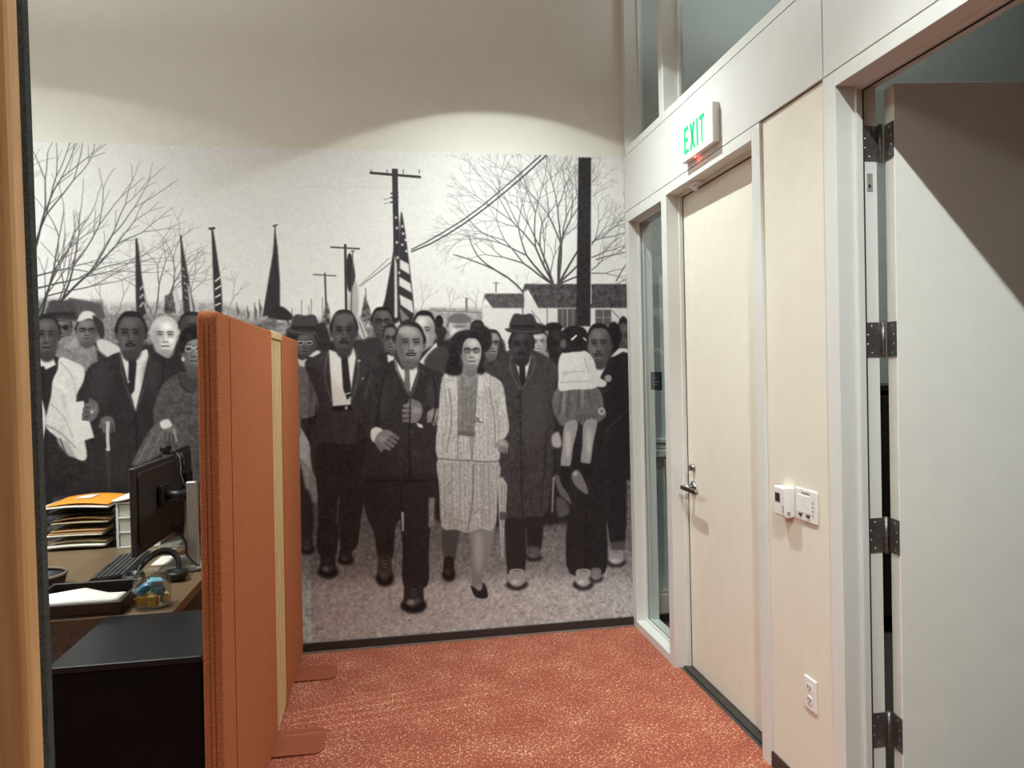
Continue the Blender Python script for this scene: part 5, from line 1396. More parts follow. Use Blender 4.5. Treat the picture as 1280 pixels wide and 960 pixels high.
["p",107,1,1,10,-1,1946,1013,1976,1006,2030,1041,2047,1122,2069,1246,2035,1276,1968,1289,1939,1272],
["l",76,1,2.4,2,2019,1064,2030,1199],
["p",168,1,1,10,-1,1937,1311,1963,1315,2009,1398,2053,1546,2034,1576,1998,1520,1962,1473,1933,1456],
["p",140,2,1,10,-1,1962,1473,2002,1524,2053,1554,2049,1689,1994,1674,1982,1581],
["p",127,1,0,0,-1,1938,1288,1975,1289,1973,1369,1936,1368],
["p",43,3,1,0,-1,2021,1776,2015,1843,2003,1896,1988,1925,1971,1924,1957,1893,1948,1839,1946,1772,1952,1705,1964,1652,1980,1623,1996,1624,2010,1655,2019,1709],
["p",35,3,1,0,-1,2024,1921,2020,1931,2009,1938,1994,1942,1978,1941,1963,1935,1953,1926,1950,1916,1954,1906,1964,1898,1979,1895,1996,1896,2010,1901,2020,1910],
["p",51,1,1,0,-1,1967,1858,2010,1861,2015,1892,2015,1913,2004,1928,1986,1932,1969,1926,1959,1910,1960,1889],
["p",76,3,1,0,-1,1992,1909,1991,1912,1987,1915,1982,1916,1977,1916,1972,1914,1969,1911,1968,1907,1969,1904,1973,1901,1978,1900,1983,1900,1988,1902,1991,1905],
["p",63,3,1,0,-1,2004,1906,2003,1909,2002,1911,1999,1912,1996,1912,1994,1910,1993,1908,1992,1905,1993,1902,1994,1900,1997,1898,1999,1898,2002,1900,2003,1903],
["l",17,1,3.2,3.2,1960,1911,1972,1926,1987,1931,2002,1928,2014,1915],
["p",35,1,0,0,-1,1977,1862,2000,1864,1996,1893,1979,1891],
["l",112,1,1.4,1.4,1979,1871,1998,1873],
["l",112,1,1.4,1.4,1978,1879,1997,1882],
["l",112,1,1.4,1.4,1978,1887,1997,1890],
["p",62,2,1,0,-1,1979,949,2043,950,2039,992,2024,1009,1995,1009,1980,991],
["p",73,1,1,0,-1,1973,932,1970,942,1964,945,1958,941,1956,932,1959,923,1965,919,1971,923],
["p",66,1,1,0,-1,2066,934,2064,943,2058,947,2052,943,2050,934,2053,925,2058,921,2064,925],
["p",35,1,1,0,-1,1962,928,1964,893,1984,866,2013,860,2042,867,2061,895,2061,929],
["p",91,1,1,0,-1,1969,906,1986,879,2008,876,2039,881,2055,908,2054,947,2042,977,2022,995,1997,995,1978,976,1968,945],
["p",67,5,1,0,-1,2036,898,2056,911,2054,950,2039,982,2019,994,2031,950],
["p",111,4,1,0,-1,2021,896,2018,904,2008,908,1996,908,1986,903,1983,896,1987,888,1997,883,2008,884,2018,888],
["p",108,3,1,0,-1,1995,944,1993,951,1986,955,1979,953,1975,947,1975,940,1980,934,1987,933,1993,937],
["p",66,3,1,0,-1,1981,981,2039,982,2024,998,1995,997],
["p",60,3,1,0,-1,2000,924,1996,929,1989,931,1980,930,1974,926,1975,921,1980,917,1989,916,1997,919],
["l",29,0,1.4,1.2,1975,916,1987,912,1999,917],
["l",19,0,1.9,1.5,1978,924,1987,922,1995,925],
["p",73,2,1,0,-1,1995,931,1992,933,1984,934,1979,932,1979,930,1985,929,1992,929],
["p",60,3,1,0,-1,2036,924,2033,929,2025,932,2017,931,2011,927,2011,921,2017,917,2026,917,2033,919],
["l",29,0,1.4,1.2,2011,917,2024,913,2036,917],
["l",19,0,1.9,1.5,2015,925,2023,923,2031,926],
["p",73,2,1,0,-1,2032,932,2028,934,2021,934,2015,933,2015,931,2021,929,2029,930],
["l",66,1,1.7,1.4,1999,926,1997,946],
["l",110,2,2.0,2.4,2007,925,2007,944],
["l",33,0,1.9,1.4,1994,949,2004,952,2015,949],
["l",23,0,2.0,1.5,1989,966,2004,965,2019,966],
["l",99,1,2.4,2.0,1993,972,2013,972],
["l",64,1,1.4,1.4,1994,978,2013,979],
["l",229,0,1.0,1.0,1999,924,1996,930,1989,933,1980,933,1973,930,1970,924,1973,918,1981,915,1989,915,1997,919,1999,924],
["l",216,0,1.8,1.8,1971,916,1998,917],
["l",229,0,1.0,1.0,2040,925,2037,931,2029,934,2020,934,2013,930,2011,925,2014,919,2021,916,2030,916,2037,919,2040,925],
["l",216,0,1.8,1.8,2012,917,2039,917],
["l",229,0,1.7,1.7,1999,921,2011,921],
["p",71,1,1,0,-1,1945,868,1952,808,1972,788,2008,794,2044,789,2063,809,2066,869],
["p",39,1,0,0,-1,1945,866,1948,844,2065,845,2066,868],
["p",57,1,1,0,-1,1917,861,1953,860,2059,861,2095,879,2059,885,1952,884],
["l",107,1,2.9,2.9,1921,861,2005,881,2091,879],
["p",51,1,1,0,-1,2058,846,2096,832,2120,893,2112,932,2068,915],
["p",224,1,1,0,-1,1969,998,1998,1006,2059,961,2080,985,2034,1030,1982,1036],
["p",38,1,0,0,-1,2010,991,2036,992,2031,1037,2012,1037],
["p",58,1,1,5,-1,2001,1021,2058,984,2119,955,2239,957,2299,989,2352,1022,2334,1130,2262,1237,2236,1360,2255,1497,2207,1592,2041,1584,2017,1371,2059,1223,2032,1122],
["l",48,3,6.9,2.4,2130,1030,2107,1050,2095,1070],
["l",72,3,4.3,2.4,2086,983,2077,1008,2066,1034],
["l",67,3,4.7,2.4,2193,1181,2194,1208,2201,1234],
["l",50,3,5.9,2.4,2092,1442,2098,1470,2100,1499],
["l",68,3,5.2,2.4,2191,1406,2172,1449,2158,1491],
["l",69,3,4.5,2.4,2071,1363,2093,1394,2128,1425],
["l",68,3,4.6,2.4,2148,1022,2165,1062,2174,1102],
["l",75,3,8.4,2.4,2114,1477,2124,1506,2133,1536],
["l",53,3,8.8,2.4,2322,1080,2306,1136,2279,1192],
["l",53,3,5.4,2.4,2056,1075,2055,1100,2064,1125],
["l",49,3,8.8,2.4,2190,1285,2184,1343,2167,1400],
["l",67,3,6.2,2.4,2141,1234,2139,1260,2122,1285],
["l",67,3,7.1,2.4,2190,1000,2217,1022,2231,1043],
["l",71,3,6.3,2.4,2108,1157,2125,1185,2126,1212],
["p",40,1,1,6,-1,2045,1430,2151,1415,2295,1440,2290,1596,2248,1750,2220,1920,2144,1923,2142,1744,2121,1953,2035,1932,2044,1739],
["l",51,3,4.2,2.4,2056,1438,2053,1484,2053,1531],
["l",49,3,4.1,2.4,2135,1693,2130,1723,2133,1753],
["l",36,3,4.5,2.4,2210,1449,2214,1470,2208,1491],
["l",47,3,4.7,2.4,2124,1435,2104,1459,2081,1484],
["l",33,3,7.5,2.4,2119,1584,2105,1605,2103,1626],
["l",55,3,8.3,2.4,2123,1573,2122,1605,2110,1637],
["l",50,3,6.1,2.4,2167,1575,2172,1601,2184,1628],
["l",51,3,4.9,2.4,2089,1802,2082,1824,2080,1846],
["l",48,3,5.4,2.4,2108,1605,2098,1633,2086,1661],
["l",52,3,5.8,2.4,2108,1730,2118,1768,2132,1806],
["l",34,3,5.7,2.4,2155,1434,2164,1448,2182,1463],
["l",48,3,5.9,2.4,2068,1487,2077,1520,2077,1552],
["l",127,1,2,1.6,2144,1667,2129,1802],
["l",56,1,2.8,1.8,2064,1585,2115,1611],
["l",56,1,2.8,1.8,2054,1670,2122,1650],
["l",56,1,2.8,1.8,2059,1759,2118,1782],
["l",56,1,2.8,1.8,2064,1848,2116,1867],
["l",56,1,2.8,1.8,2168,1629,2237,1601],
["l",56,1,2.8,1.8,2157,1745,2218,1733],
["p",229,1,0,0,-1,2115,959,2148,971,2232,949,2242,996,2219,1127,2209,1231,2126,1236,2121,1124],
["p",40,1,0,0,-1,2171,975,2201,976,2209,1088,2218,1181,2195,1204,2177,1149,2173,1033],
["l",216,0,2.8,2.8,2169,1180,2211,1169],
["p",25,1,0,0,-1,2122,1232,2209,1227,2216,1255,2122,1255],
["p",191,1,1,0,-1,2197,1242,2193,1250,2186,1250,2182,1242,2186,1234,2194,1234],
["l",101,1,2.8,2.2,2111,970,2085,1085,2126,1221],
["l",101,1,2.8,2.2,2239,965,2259,1074,2217,1204],
["p",204,1,1,0,-1,2264,1016,2260,1020,2253,1020,2249,1015,2253,1011,2261,1012],
["p",216,1,0,0,-1,2266,1101,2281,1094,2281,1109,2269,1113],
["l",25,1,2.8,2.2,2051,1219,2033,1353],
["p",57,2,1,0,-1,2149,905,2226,906,2222,971,2203,998,2168,997,2150,970],
["p",67,1,1,0,-1,2142,879,2139,894,2131,899,2125,893,2122,879,2125,865,2133,859,2139,865],
["p",60,1,1,0,-1,2255,881,2252,895,2245,901,2238,895,2235,881,2239,867,2246,861,2253,867],
["p",33,1,1,0,-1,2129,872,2132,819,2156,777,2192,767,2226,777,2249,821,2248,874],
["p",84,1,1,0,-1,2137,839,2159,797,2191,793,2223,799,2242,841,2241,901,2225,948,2200,976,2171,975,2148,947,2135,899],
["p",62,5,1,0,-1,2219,825,2243,846,2241,906,2222,956,2198,974,2212,906],
["p",102,4,1,0,-1,2206,823,2202,835,2190,842,2175,842,2164,834,2160,823,2165,811,2176,804,2191,804,2202,811],
["p",99,3,1,0,-1,2175,897,2171,908,2164,914,2155,911,2150,902,2150,891,2156,882,2164,880,2172,886],
["p",60,3,1,0,-1,2151,955,2222,956,2203,980,2168,979],
["p",55,3,1,0,-1,2182,866,2179,874,2169,878,2159,876,2152,870,2152,861,2159,855,2170,854,2179,858],
["l",27,0,3.1,1.9,2152,855,2167,849,2182,855],
["l",18,0,2.9,2.3,2157,867,2167,864,2177,868],
["p",67,2,1,0,-1,2177,878,2173,881,2164,882,2157,879,2157,876,2164,874,2173,875],
["p",55,3,1,0,-1,2227,867,2223,874,2214,878,2203,877,2196,870,2196,862,2204,856,2214,855,2223,859],
["l",27,0,3.1,1.9,2197,855,2212,849,2226,856],
["l",18,0,2.9,2.3,2201,867,2211,864,2221,869],
["p",67,2,1,0,-1,2221,879,2217,882,2208,882,2201,880,2201,877,2209,875,2217,875],
["l",60,1,2.6,2.1,2182,869,2179,900],
["l",100,2,3.1,3.6,2192,867,2192,897],
["l",30,0,2.9,2.1,2175,905,2188,910,2201,905],
["l",18,0,3.7,2.7,2166,923,2187,917,2208,924],
["l",21,0,3.1,2.3,2170,931,2187,930,2206,932],
["l",90,1,3.6,3.1,2174,940,2199,941],
["l",58,1,2.1,2.1,2175,950,2198,951],
["p",102,4,1,0,-1,2240,806,2235,816,2221,824,2201,828,2179,828,2160,823,2146,815,2142,805,2147,795,2161,787,2180,783,2202,783,2222,788,2235,796],
["p",35,3,1,0,-1,2130,2034,2125,2049,2111,2060,2091,2065,2069,2063,2050,2055,2037,2043,2032,2027,2037,2013,2051,2002,2071,1997,2093,1998,2112,2006,2126,2019],
["p",40,1,1,0,-1,2055,1943,2112,1947,2118,1993,2118,2023,2104,2045,2080,2051,2057,2041,2044,2018,2046,1988],
["p",127,3,1,0,-1,2088,2017,2086,2022,2082,2026,2075,2028,2068,2028,2062,2025,2058,2020,2056,2015,2058,2010,2062,2006,2069,2004,2076,2004,2082,2007,2086,2012],
["p",84,3,1,0,-1,2104,2012,2103,2016,2100,2020,2097,2022,2094,2021,2091,2019,2089,2015,2088,2011,2089,2007,2091,2003,2094,2002,2098,2002,2101,2004,2103,2008],
["l",14,1,4.7,4.7,2045,2020,2061,2041,2081,2049,2100,2044,2118,2025],
["p",28,1,0,0,-1,2068,1949,2099,1951,2093,1993,2071,1992],
["l",89,1,2.1,2.1,2070,1961,2096,1965],
["l",89,1,2.1,2.1,2070,1974,2095,1977],
["l",89,1,2.1,2.1,2070,1986,2095,1989],
["p",35,3,1,0,-1,2205,1983,2201,1993,2190,2001,2174,2004,2156,2003,2140,1997,2129,1988,2126,1978,2130,1968,2141,1960,2157,1957,2175,1958,2191,1964,2202,1973],
["p",38,1,1,0,-1,2144,1920,2190,1922,2196,1954,2196,1976,2185,1990,2165,1994,2146,1988,2136,1971,2137,1951],
["p",89,3,1,0,-1,2171,1971,2170,1975,2166,1977,2161,1979,2155,1978,2150,1976,2146,1973,2145,1969,2147,1966,2150,1963,2155,1962,2161,1962,2166,1964,2170,1967],
["p",63,3,1,0,-1,2184,1968,2183,1971,2181,1973,2179,1974,2176,1974,2173,1972,2172,1970,2171,1967,2172,1964,2174,1962,2176,1960,2179,1961,2182,1962,2183,1965],
["l",13,1,3.2,3.2,2136,1973,2149,1988,2165,1993,2181,1990,2195,1977],
["p",26,1,0,0,-1,2154,1924,2180,1925,2175,1954,2157,1953],
["l",84,1,1.4,1.4,2157,1932,2177,1935],
["l",84,1,1.4,1.4,2156,1941,2177,1943],
["l",84,1,1.4,1.4,2156,1949,2177,1952],
["p",48,1,1,5,-1,2228,1228,2257,1128,2313,1060,2374,1038,2429,1015,2533,1026,2607,1067,2657,1091,2675,1179,2691,1298,2661,1396,2628,1454,2636,1617,2263,1599,2271,1478,2288,1393,2320,1363,2298,1324],
["l",56,3,4.9,2.4,2586,1431,2589,1474,2599,1519],
["l",39,3,8.8,2.4,2343,1138,2354,1174,2354,1209],
["l",42,3,5.2,2.4,2401,1465,2387,1513,2381,1561],
["l",58,3,4.8,2.4,2634,1284,2618,1322,2604,1360],
["l",61,3,6.9,2.4,2661,1366,2647,1399,2635,1432],
["l",63,3,6.9,2.4,2320,1176,2316,1203,2319,1231],
["l",61,3,5.3,2.4,2516,1456,2504,1502,2498,1549],
["l",41,3,8.9,2.4,2311,1414,2293,1473,2287,1532],
["l",40,3,9.0,2.4,2446,1135,2452,1163,2465,1191],
["l",61,3,6.2,2.4,2337,1095,2318,1131,2308,1169],
["l",63,3,6.6,2.4,2423,1116,2423,1143,2431,1169],
["l",59,3,9.0,2.4,2427,1143,2422,1170,2416,1196],
["l",42,3,8.5,2.4,2619,1519,2624,1556,2630,1594],
["l",60,3,6.0,2.4,2425,1092,2421,1142,2422,1192],
["l",62,3,7.1,2.4,2660,1149,2626,1186,2594,1224],
["l",41,3,6.4,2.4,2344,1486,2343,1518,2343,1549],
["p",39,1,1,4,-1,2268,1587,2448,1596,2444,1761,2407,1838,2391,1982,2322,1982,2306,1863,2267,1751],
["l",33,3,6.7,2.4,2374,1818,2374,1883,2370,1949],
["l",46,3,8.3,2.4,2381,1620,2403,1692,2428,1764],
["l",45,3,5.8,2.4,2406,1633,2375,1664,2351,1695],
["l",48,3,5.5,2.4,2399,1790,2365,1826,2335,1861],
["l",46,3,5.8,2.4,2291,1738,2303,1774,2301,1809],
["l",47,3,7.5,2.4,2384,1700,2361,1756,2340,1811],
["l",33,3,7.4,2.4,2310,1644,2315,1713,2330,1784],
["p",42,1,1,4,-1,2437,1595,2632,1605,2588,1769,2567,1966,2555,2132,2442,2132,2440,1918],
["l",49,3,7.6,2.4,2580,1769,2584,1803,2578,1838],
["l",36,3,5.3,2.4,2523,1907,2536,1967,2540,2027],
["l",51,3,7.5,2.4,2512,1765,2505,1819,2490,1871],
["l",38,3,5.8,2.4,2555,2056,2520,2092,2488,2129],
["l",37,3,7.6,2.4,2519,1925,2521,1964,2530,2003],
["l",38,3,4.9,2.4,2473,1843,2472,1917,2469,1991],
["l",37,3,4.3,2.4,2508,1757,2498,1801,2474,1844],
["l",17,1,2.8,2.2,2267,1599,2632,1617],
["l",20,1,2.8,2.2,2436,1623,2449,1840,2454,2097],
["l",20,1,2.8,2.2,2491,1291,2483,1606],
["l",20,1,2.8,2.2,2334,1130,2352,1287,2327,1364],
["l",86,1,2.8,2.2,2312,1075,2274,1206],
["p",229,1,0,0,-1,2425,1008,2462,1063,2533,1033,2536,1073,2498,1174,2469,1126,2432,1062],
["p",107,1,0,0,-1,2467,1048,2494,1048,2497,1080,2499,1158,2483,1181,2468,1149,2474,1079],
["l",94,1,2.8,2.2,2429,1023,2442,1094,2494,1189],
["l",94,1,2.8,2.2,2533,1041,2544,1081,2498,1189],
["l",86,1,2.8,2.2,2544,1065,2575,1081,2551,1104],
["p",90,2,1,0,-1,2454,968,2546,970,2542,1036,2518,1063,2476,1062,2455,1034],
["p",106,1,1,0,-1,2445,943,2441,957,2432,963,2424,957,2421,942,2425,928,2434,922,2442,928],
["p",95,1,1,0,-1,2580,945,2577,960,2568,965,2560,959,2557,945,2560,930,2569,925,2577,931],
["p",35,1,1,0,-1,2430,935,2433,882,2462,838,2504,829,2545,840,2572,884,2572,938],
["p",132,1,1,0,-1,2439,902,2464,859,2507,855,2541,862,2565,904,2563,965,2545,1013,2515,1041,2481,1040,2453,1011,2437,963],
["p",98,5,1,0,-1,2467,887,2437,907,2437,968,2457,1019,2484,1038,2471,969],
["p",161,4,1,0,-1,2543,886,2537,898,2523,905,2506,905,2492,898,2487,886,2492,874,2507,866,2524,867,2538,874],
["p",156,3,1,0,-1,2551,962,2547,973,2538,979,2528,977,2521,967,2521,956,2528,947,2539,945,2548,951],
["p",95,3,1,0,-1,2457,1019,2541,1021,2519,1045,2477,1044],
["p",87,3,1,0,-1,2500,929,2495,937,2484,941,2471,940,2463,933,2463,925,2472,918,2484,917,2495,922],
["l",42,0,3.1,1.9,2464,918,2481,912,2498,918],
["l",28,0,2.9,2.3,2469,930,2481,927,2493,931],
["p",106,2,1,0,-1,2493,942,2488,945,2477,945,2469,943,2469,939,2478,937,2488,938],
["p",87,3,1,0,-1,2553,930,2548,938,2537,942,2524,940,2516,934,2516,926,2525,919,2537,918,2549,922],
["l",42,0,3.1,1.9,2517,919,2534,913,2552,919],
["l",28,0,2.9,2.3,2522,931,2534,928,2546,932],
["p",106,2,1,0,-1,2546,943,2541,946,2531,946,2522,944,2522,940,2531,938,2541,939],
["l",95,1,2.6,2.1,2499,933,2495,964],
["l",159,2,3.1,3.6,2511,931,2511,961],
["l",47,0,2.9,2.1,2491,969,2506,974,2522,970],
["l",28,0,3.7,2.7,2481,987,2506,982,2531,988],
["l",33,0,3.1,2.3,2485,995,2505,995,2528,996],
["l",143,1,3.6,3.1,2490,1005,2519,1005],
["l",92,1,2.1,2.1,2491,1015,2519,1015],
["p",173,4,1,0,-1,2526,873,2522,883,2511,891,2495,895,2478,895,2462,890,2452,882,2448,871,2452,861,2463,853,2479,849,2496,849,2512,854,2522,862],
["p",224,1,1,0,-1,2305,1351,2339,1341,2366,1369,2326,1414,2303,1398],
["p",127,1,1,0,-1,2319,1415,2339,1370,2381,1353,2414,1377,2411,1411,2380,1446,2353,1446],
["l",127,0,9.6,7.2,2361,1429,2394,1453],
["l",121,0,9.6,7.2,2376,1412,2411,1439],
["l",53,0,1.9,1.7,2365,1417,2401,1446],
["l",114,0,9.6,7.2,2391,1395,2425,1422],
["l",53,0,1.9,1.7,2380,1400,2415,1429],
["l",108,0,9.6,7.2,2406,1379,2437,1402],
["l",53,0,1.9,1.7,2394,1384,2430,1412],
["l",121,0,9.6,7.2,2334,1422,2354,1460],
["p",153,3,1,0,-1,2378,1399,2376,1405,2369,1410,2360,1412,2350,1412,2340,1408,2334,1403,2332,1397,2334,1391,2341,1386,2350,1384,2361,1384,2370,1387,2376,1393],
["p",127,1,1,0,-1,2544,1226,2554,1278,2528,1321,2488,1321,2471,1289,2477,1238,2499,1220],
["l",127,0,10.4,7.8,2502,1241,2462,1240],
["l",121,0,10.4,7.8,2499,1265,2455,1264],
["l",53,0,2.1,1.8,2506,1254,2460,1251],
["l",114,0,10.4,7.8,2496,1290,2454,1289],
["l",53,0,2.1,1.8,2503,1278,2457,1276],
["l",108,0,10.4,7.8,2494,1314,2455,1313],
["l",53,0,2.1,1.8,2500,1302,2455,1300],
["l",121,0,10.4,7.8,2529,1229,2490,1209],
["p",153,3,1,0,-1,2550,1265,2547,1271,2540,1276,2530,1278,2519,1278,2509,1275,2502,1270,2499,1264,2502,1257,2509,1253,2519,1250,2531,1251,2541,1254,2548,1259],
["l",140,0,10,8,2489,1224,2508,1249],
["p",216,1,0,0,-1,2522,1324,2552,1337,2556,1353,2533,1348],
["p",140,1,1,0,-1,2577,1279,2610,1257,2647,1267,2659,1300,2641,1322,2604,1330,2586,1317],
["l",140,0,7.6,5.7,2599,1309,2610,1342],
["l",133,0,7.6,5.7,2617,1305,2629,1341],
["l",58,0,1.5,1.3,2607,1303,2618,1340],
["l",126,0,7.6,5.7,2634,1301,2646,1336],
["l",58,0,1.5,1.3,2624,1299,2636,1336],
["l",119,0,7.6,5.7,2652,1297,2662,1328],
["l",58,0,1.5,1.3,2642,1295,2653,1332],
["l",133,0,7.6,5.7,2583,1290,2581,1327],
["p",168,3,1,0,-1,2628,1285,2626,1290,2620,1294,2613,1296,2604,1296,2597,1293,2592,1289,2590,1284,2592,1279,2597,1275,2605,1272,2613,1273,2621,1275,2626,1280],
["p",58,6,1,0,-1,2397,1210,2393,1244,2385,1271,2374,1285,2362,1285,2351,1269,2345,1242,2343,1208,2347,1175,2355,1148,2366,1133,2378,1133,2388,1149,2395,1176],
["p",61,6,1,0,-1,2631,1178,2628,1212,2619,1239,2608,1254,2596,1253,2585,1238,2578,1210,2576,1176,2580,1142,2588,1115,2600,1100,2612,1100,2622,1116,2629,1143],
["p",35,3,1,0,-1,2396,2083,2391,2102,2378,2116,2359,2122,2339,2121,2321,2111,2309,2096,2305,2077,2310,2059,2323,2045,2341,2038,2361,2039,2379,2049,2392,2064],
["p",61,1,1,0,-1,2327,1972,2379,1975,2385,2032,2385,2070,2372,2097,2349,2105,2328,2094,2316,2065,2318,2028],
["p",86,3,1,0,-1,2356,2063,2355,2069,2351,2074,2345,2077,2338,2076,2332,2073,2328,2067,2327,2061,2329,2054,2333,2049,2339,2047,2345,2047,2351,2051,2355,2056],
["p",73,3,1,0,-1,2371,2056,2370,2062,2368,2066,2365,2068,2362,2068,2359,2065,2357,2061,2357,2055,2358,2050,2360,2046,2363,2044,2366,2044,2369,2046,2371,2051],
["l",21,1,5.8,5.8,2317,2068,2331,2094,2349,2103,2368,2096,2384,2072],
["p",42,1,0,0,-1,2338,1979,2367,1981,2362,2033,2341,2032],
["l",134,1,2.6,2.6,2341,1994,2364,1998],
["l",134,1,2.6,2.6,2340,2009,2364,2013],
["l",134,1,2.6,2.6,2340,2024,2363,2028],
["p",35,3,1,0,-1,2551,2231,2545,2248,2526,2261,2499,2266,2470,2264,2445,2254,2427,2239,2421,2221,2428,2204,2446,2191,2473,2185,2502,2188,2528,2197,2545,2213],
["p",51,1,1,0,-1,2451,2122,2527,2128,2536,2182,2536,2218,2517,2243,2485,2250,2454,2238,2437,2210,2439,2175],
["p",158,3,1,0,-1,2495,2210,2493,2216,2487,2220,2478,2223,2469,2222,2460,2218,2455,2213,2453,2207,2455,2201,2461,2196,2469,2194,2479,2195,2487,2198,2493,2204],
["p",104,3,1,0,-1,2516,2204,2515,2209,2512,2213,2508,2215,2503,2215,2499,2212,2496,2208,2495,2203,2496,2198,2499,2194,2504,2192,2508,2192,2512,2195,2515,2199],
["l",17,1,5.4,5.4,2438,2213,2459,2238,2485,2247,2512,2242,2535,2220],
["p",35,1,0,0,-1,2467,2129,2510,2133,2502,2182,2472,2180],
["l",112,1,2.4,2.4,2471,2144,2505,2149],
["l",112,1,2.4,2.4,2471,2158,2505,2163],
["l",112,1,2.4,2.4,2471,2172,2504,2177],
["p",140,2,0,20,-1,2574,1697,2602,1698,2598,1829,2570,1847],
["l",191,1,6,4,2444,1761,2445,1856],
["l",20,1,3.2,2.8,2369,1100,2346,1228,2328,1332],
["l",20,1,3.2,2.8,2610,1098,2630,1217,2600,1334],
["l",91,1,2.8,2.4,2429,1023,2450,1094,2498,1193],
["l",91,1,2.8,2.4,2537,1045,2543,1096,2502,1193],
["l",22,1,2.8,2.4,2498,1197,2483,1448,2491,1606],
["l",81,1,2.8,2.4,2573,1168,2608,1161],
["p",102,1,1,0,-1,2502,1370,2499,1375,2494,1374,2492,1370,2495,1366,2500,1366],
["l",68,2,3.2,2.4,2239,1236,2281,1362,2303,1394],
["l",68,3,4.8,2.8,2319,1091,2278,1206],
["l",66,3,4.8,2.8,2653,1115,2674,1218],
["p",63,1,1,8,-1,2860,1073,2926,1026,3012,972,3106,978,3188,1016,3244,1074,3250,1195,3222,1316,3210,1478,3197,1640,3143,1832,2943,1821,2911,1626,2885,1385],
["l",55,3,6.5,2.4,3028,1248,3027,1290,3041,1333],
["l",71,3,5.2,2.4,3173,1045,3138,1119,3114,1194],
["l",59,3,7.7,2.4,3014,1733,3038,1761,3067,1789],
["l",73,3,8.6,2.4,3010,1491,2966,1544,2913,1597],
["l",76,3,7.8,2.4,3066,1378,3070,1432,3083,1486],
["l",55,3,7.4,2.4,3045,1534,3045,1601,3042,1667],
["l",77,3,5.3,2.4,2979,1437,2993,1489,3015,1541],
["l",73,3,6.8,2.4,2926,1161,2974,1213,3026,1265],
["l",76,3,4.5,2.4,2932,1582,2983,1633,3029,1685],
["l",55,3,7.5,2.4,3005,1750,3038,1789,3078,1828],
["l",74,3,4.3,2.4,3021,1143,3047,1209,3067,1276],
["l",75,3,5.4,2.4,3145,1570,3124,1629,3098,1686],
["l",70,3,7.1,2.4,3077,1226,3087,1271,3108,1317],
["l",73,3,6.8,2.4,3149,1123,3162,1165,3177,1207],
["l",55,3,9.0,2.4,2932,1321,2912,1378,2908,1437],
["l",78,3,6.9,2.4,3018,1372,3070,1420,3109,1468],
["p",40,1,0,0,-1,2951,1821,3053,1827,3057,1998,3046,2102,2956,2104,2951,1991],
["p",38,1,0,0,-1,3057,1819,3148,1825,3145,1914,3131,1994,3061,1990],
["p",224,1,0,0,-1,3008,976,3052,1021,3106,978,3105,1014,3074,1126,3042,1109],
["p",33,1,0,0,-1,3044,1025,3072,1025,3072,1053,3074,1126,3057,1166,3041,1117],
["l",101,1,2.8,2.2,3012,988,2990,1060,3044,1189,3078,1142,3129,1071,3106,990],
["l",30,1,2.8,2.2,3044,1189,3041,1471,3041,1814],
["l",25,1,2.8,2.2,3243,1114,3206,1275],
["p",30,1,1,0,-1,3052,1351,3048,1358,3040,1357,3036,1350,3040,1343,3048,1344],
["p",30,1,1,0,-1,3047,1214,3043,1221,3035,1220,3031,1213,3035,1206,3043,1207],
["p",73,10,1,0,-1,3172,1315,3165,1385,3147,1440,3123,1471,3098,1469,3076,1437,3061,1381,3057,1311,3064,1241,3082,1185,3106,1155,3131,1156,3153,1187,3168,1244],
["l",33,1,2.8,2.2,3178,1396,3136,1800],
["p",41,2,1,0,-1,3018,981,3096,983,3092,1038,3073,1060,3037,1059,3019,1036],
["p",48,1,1,0,-1,3010,960,3007,972,3000,977,2993,972,2990,960,2993,948,3001,943,3008,948],
["p",44,1,1,0,-1,3125,962,3122,974,3115,979,3108,974,3105,962,3108,950,3115,945,3122,950],
["p",30,1,1,0,-1,2997,954,3000,909,3024,874,3060,866,3095,875,3118,911,3118,956],
["p",61,1,1,0,-1,3005,926,3027,891,3059,888,3092,893,3112,928,3110,979,3095,1018,3070,1041,3041,1041,3017,1017,3004,977],
["p",45,5,1,0,-1,3088,915,3113,932,3110,983,3092,1025,3067,1040,3082,982],
["p",74,4,1,0,-1,3075,913,3070,923,3058,929,3044,929,3032,922,3028,912,3033,903,3045,897,3059,897,3071,903],
["p",72,3,1,0,-1,3044,975,3040,984,3032,989,3024,987,3018,979,3018,970,3024,962,3033,961,3041,966],
["p",44,3,1,0,-1,3020,1023,3092,1025,3073,1045,3038,1044],
["p",40,3,1,0,-1,3051,949,3047,955,3038,959,3027,957,3020,952,3020,945,3028,940,3038,939,3048,942],
["l",19,0,2.5,1.5,3021,939,3036,934,3050,940],
["l",13,0,2.4,1.8,3025,949,3035,947,3045,951],
["p",48,2,1,0,-1,3046,959,3042,962,3033,962,3025,960,3026,957,3033,956,3042,956],
["p",40,3,1,0,-1,3096,950,3092,956,3083,960,3072,958,3065,953,3065,946,3072,941,3083,940,3093,943],
["l",19,0,2.5,1.5,3066,940,3081,935,3095,941],
["l",13,0,2.4,1.8,3070,950,3080,948,3090,951],
["p",48,2,1,0,-1,3091,960,3087,962,3078,963,3070,961,3070,958,3078,956,3087,957],
["l",44,1,2.1,1.7,3051,952,3048,978],
["l",73,2,2.5,2.9,3061,950,3061,975],
["l",22,0,2.4,1.7,3044,982,3057,986,3070,982],
["l",13,0,3.0,2.2,3035,997,3057,992,3078,998],
["l",15,0,2.5,1.8,3039,1004,3056,1003,3075,1004],
["l",66,1,2.9,2.5,3043,1011,3068,1012],
["l",42,1,1.7,1.7,3044,1020,3068,1020],
["p",58,1,1,0,-1,3004,876,3011,816,3032,796,3070,802,3107,797,3128,817,3132,878],
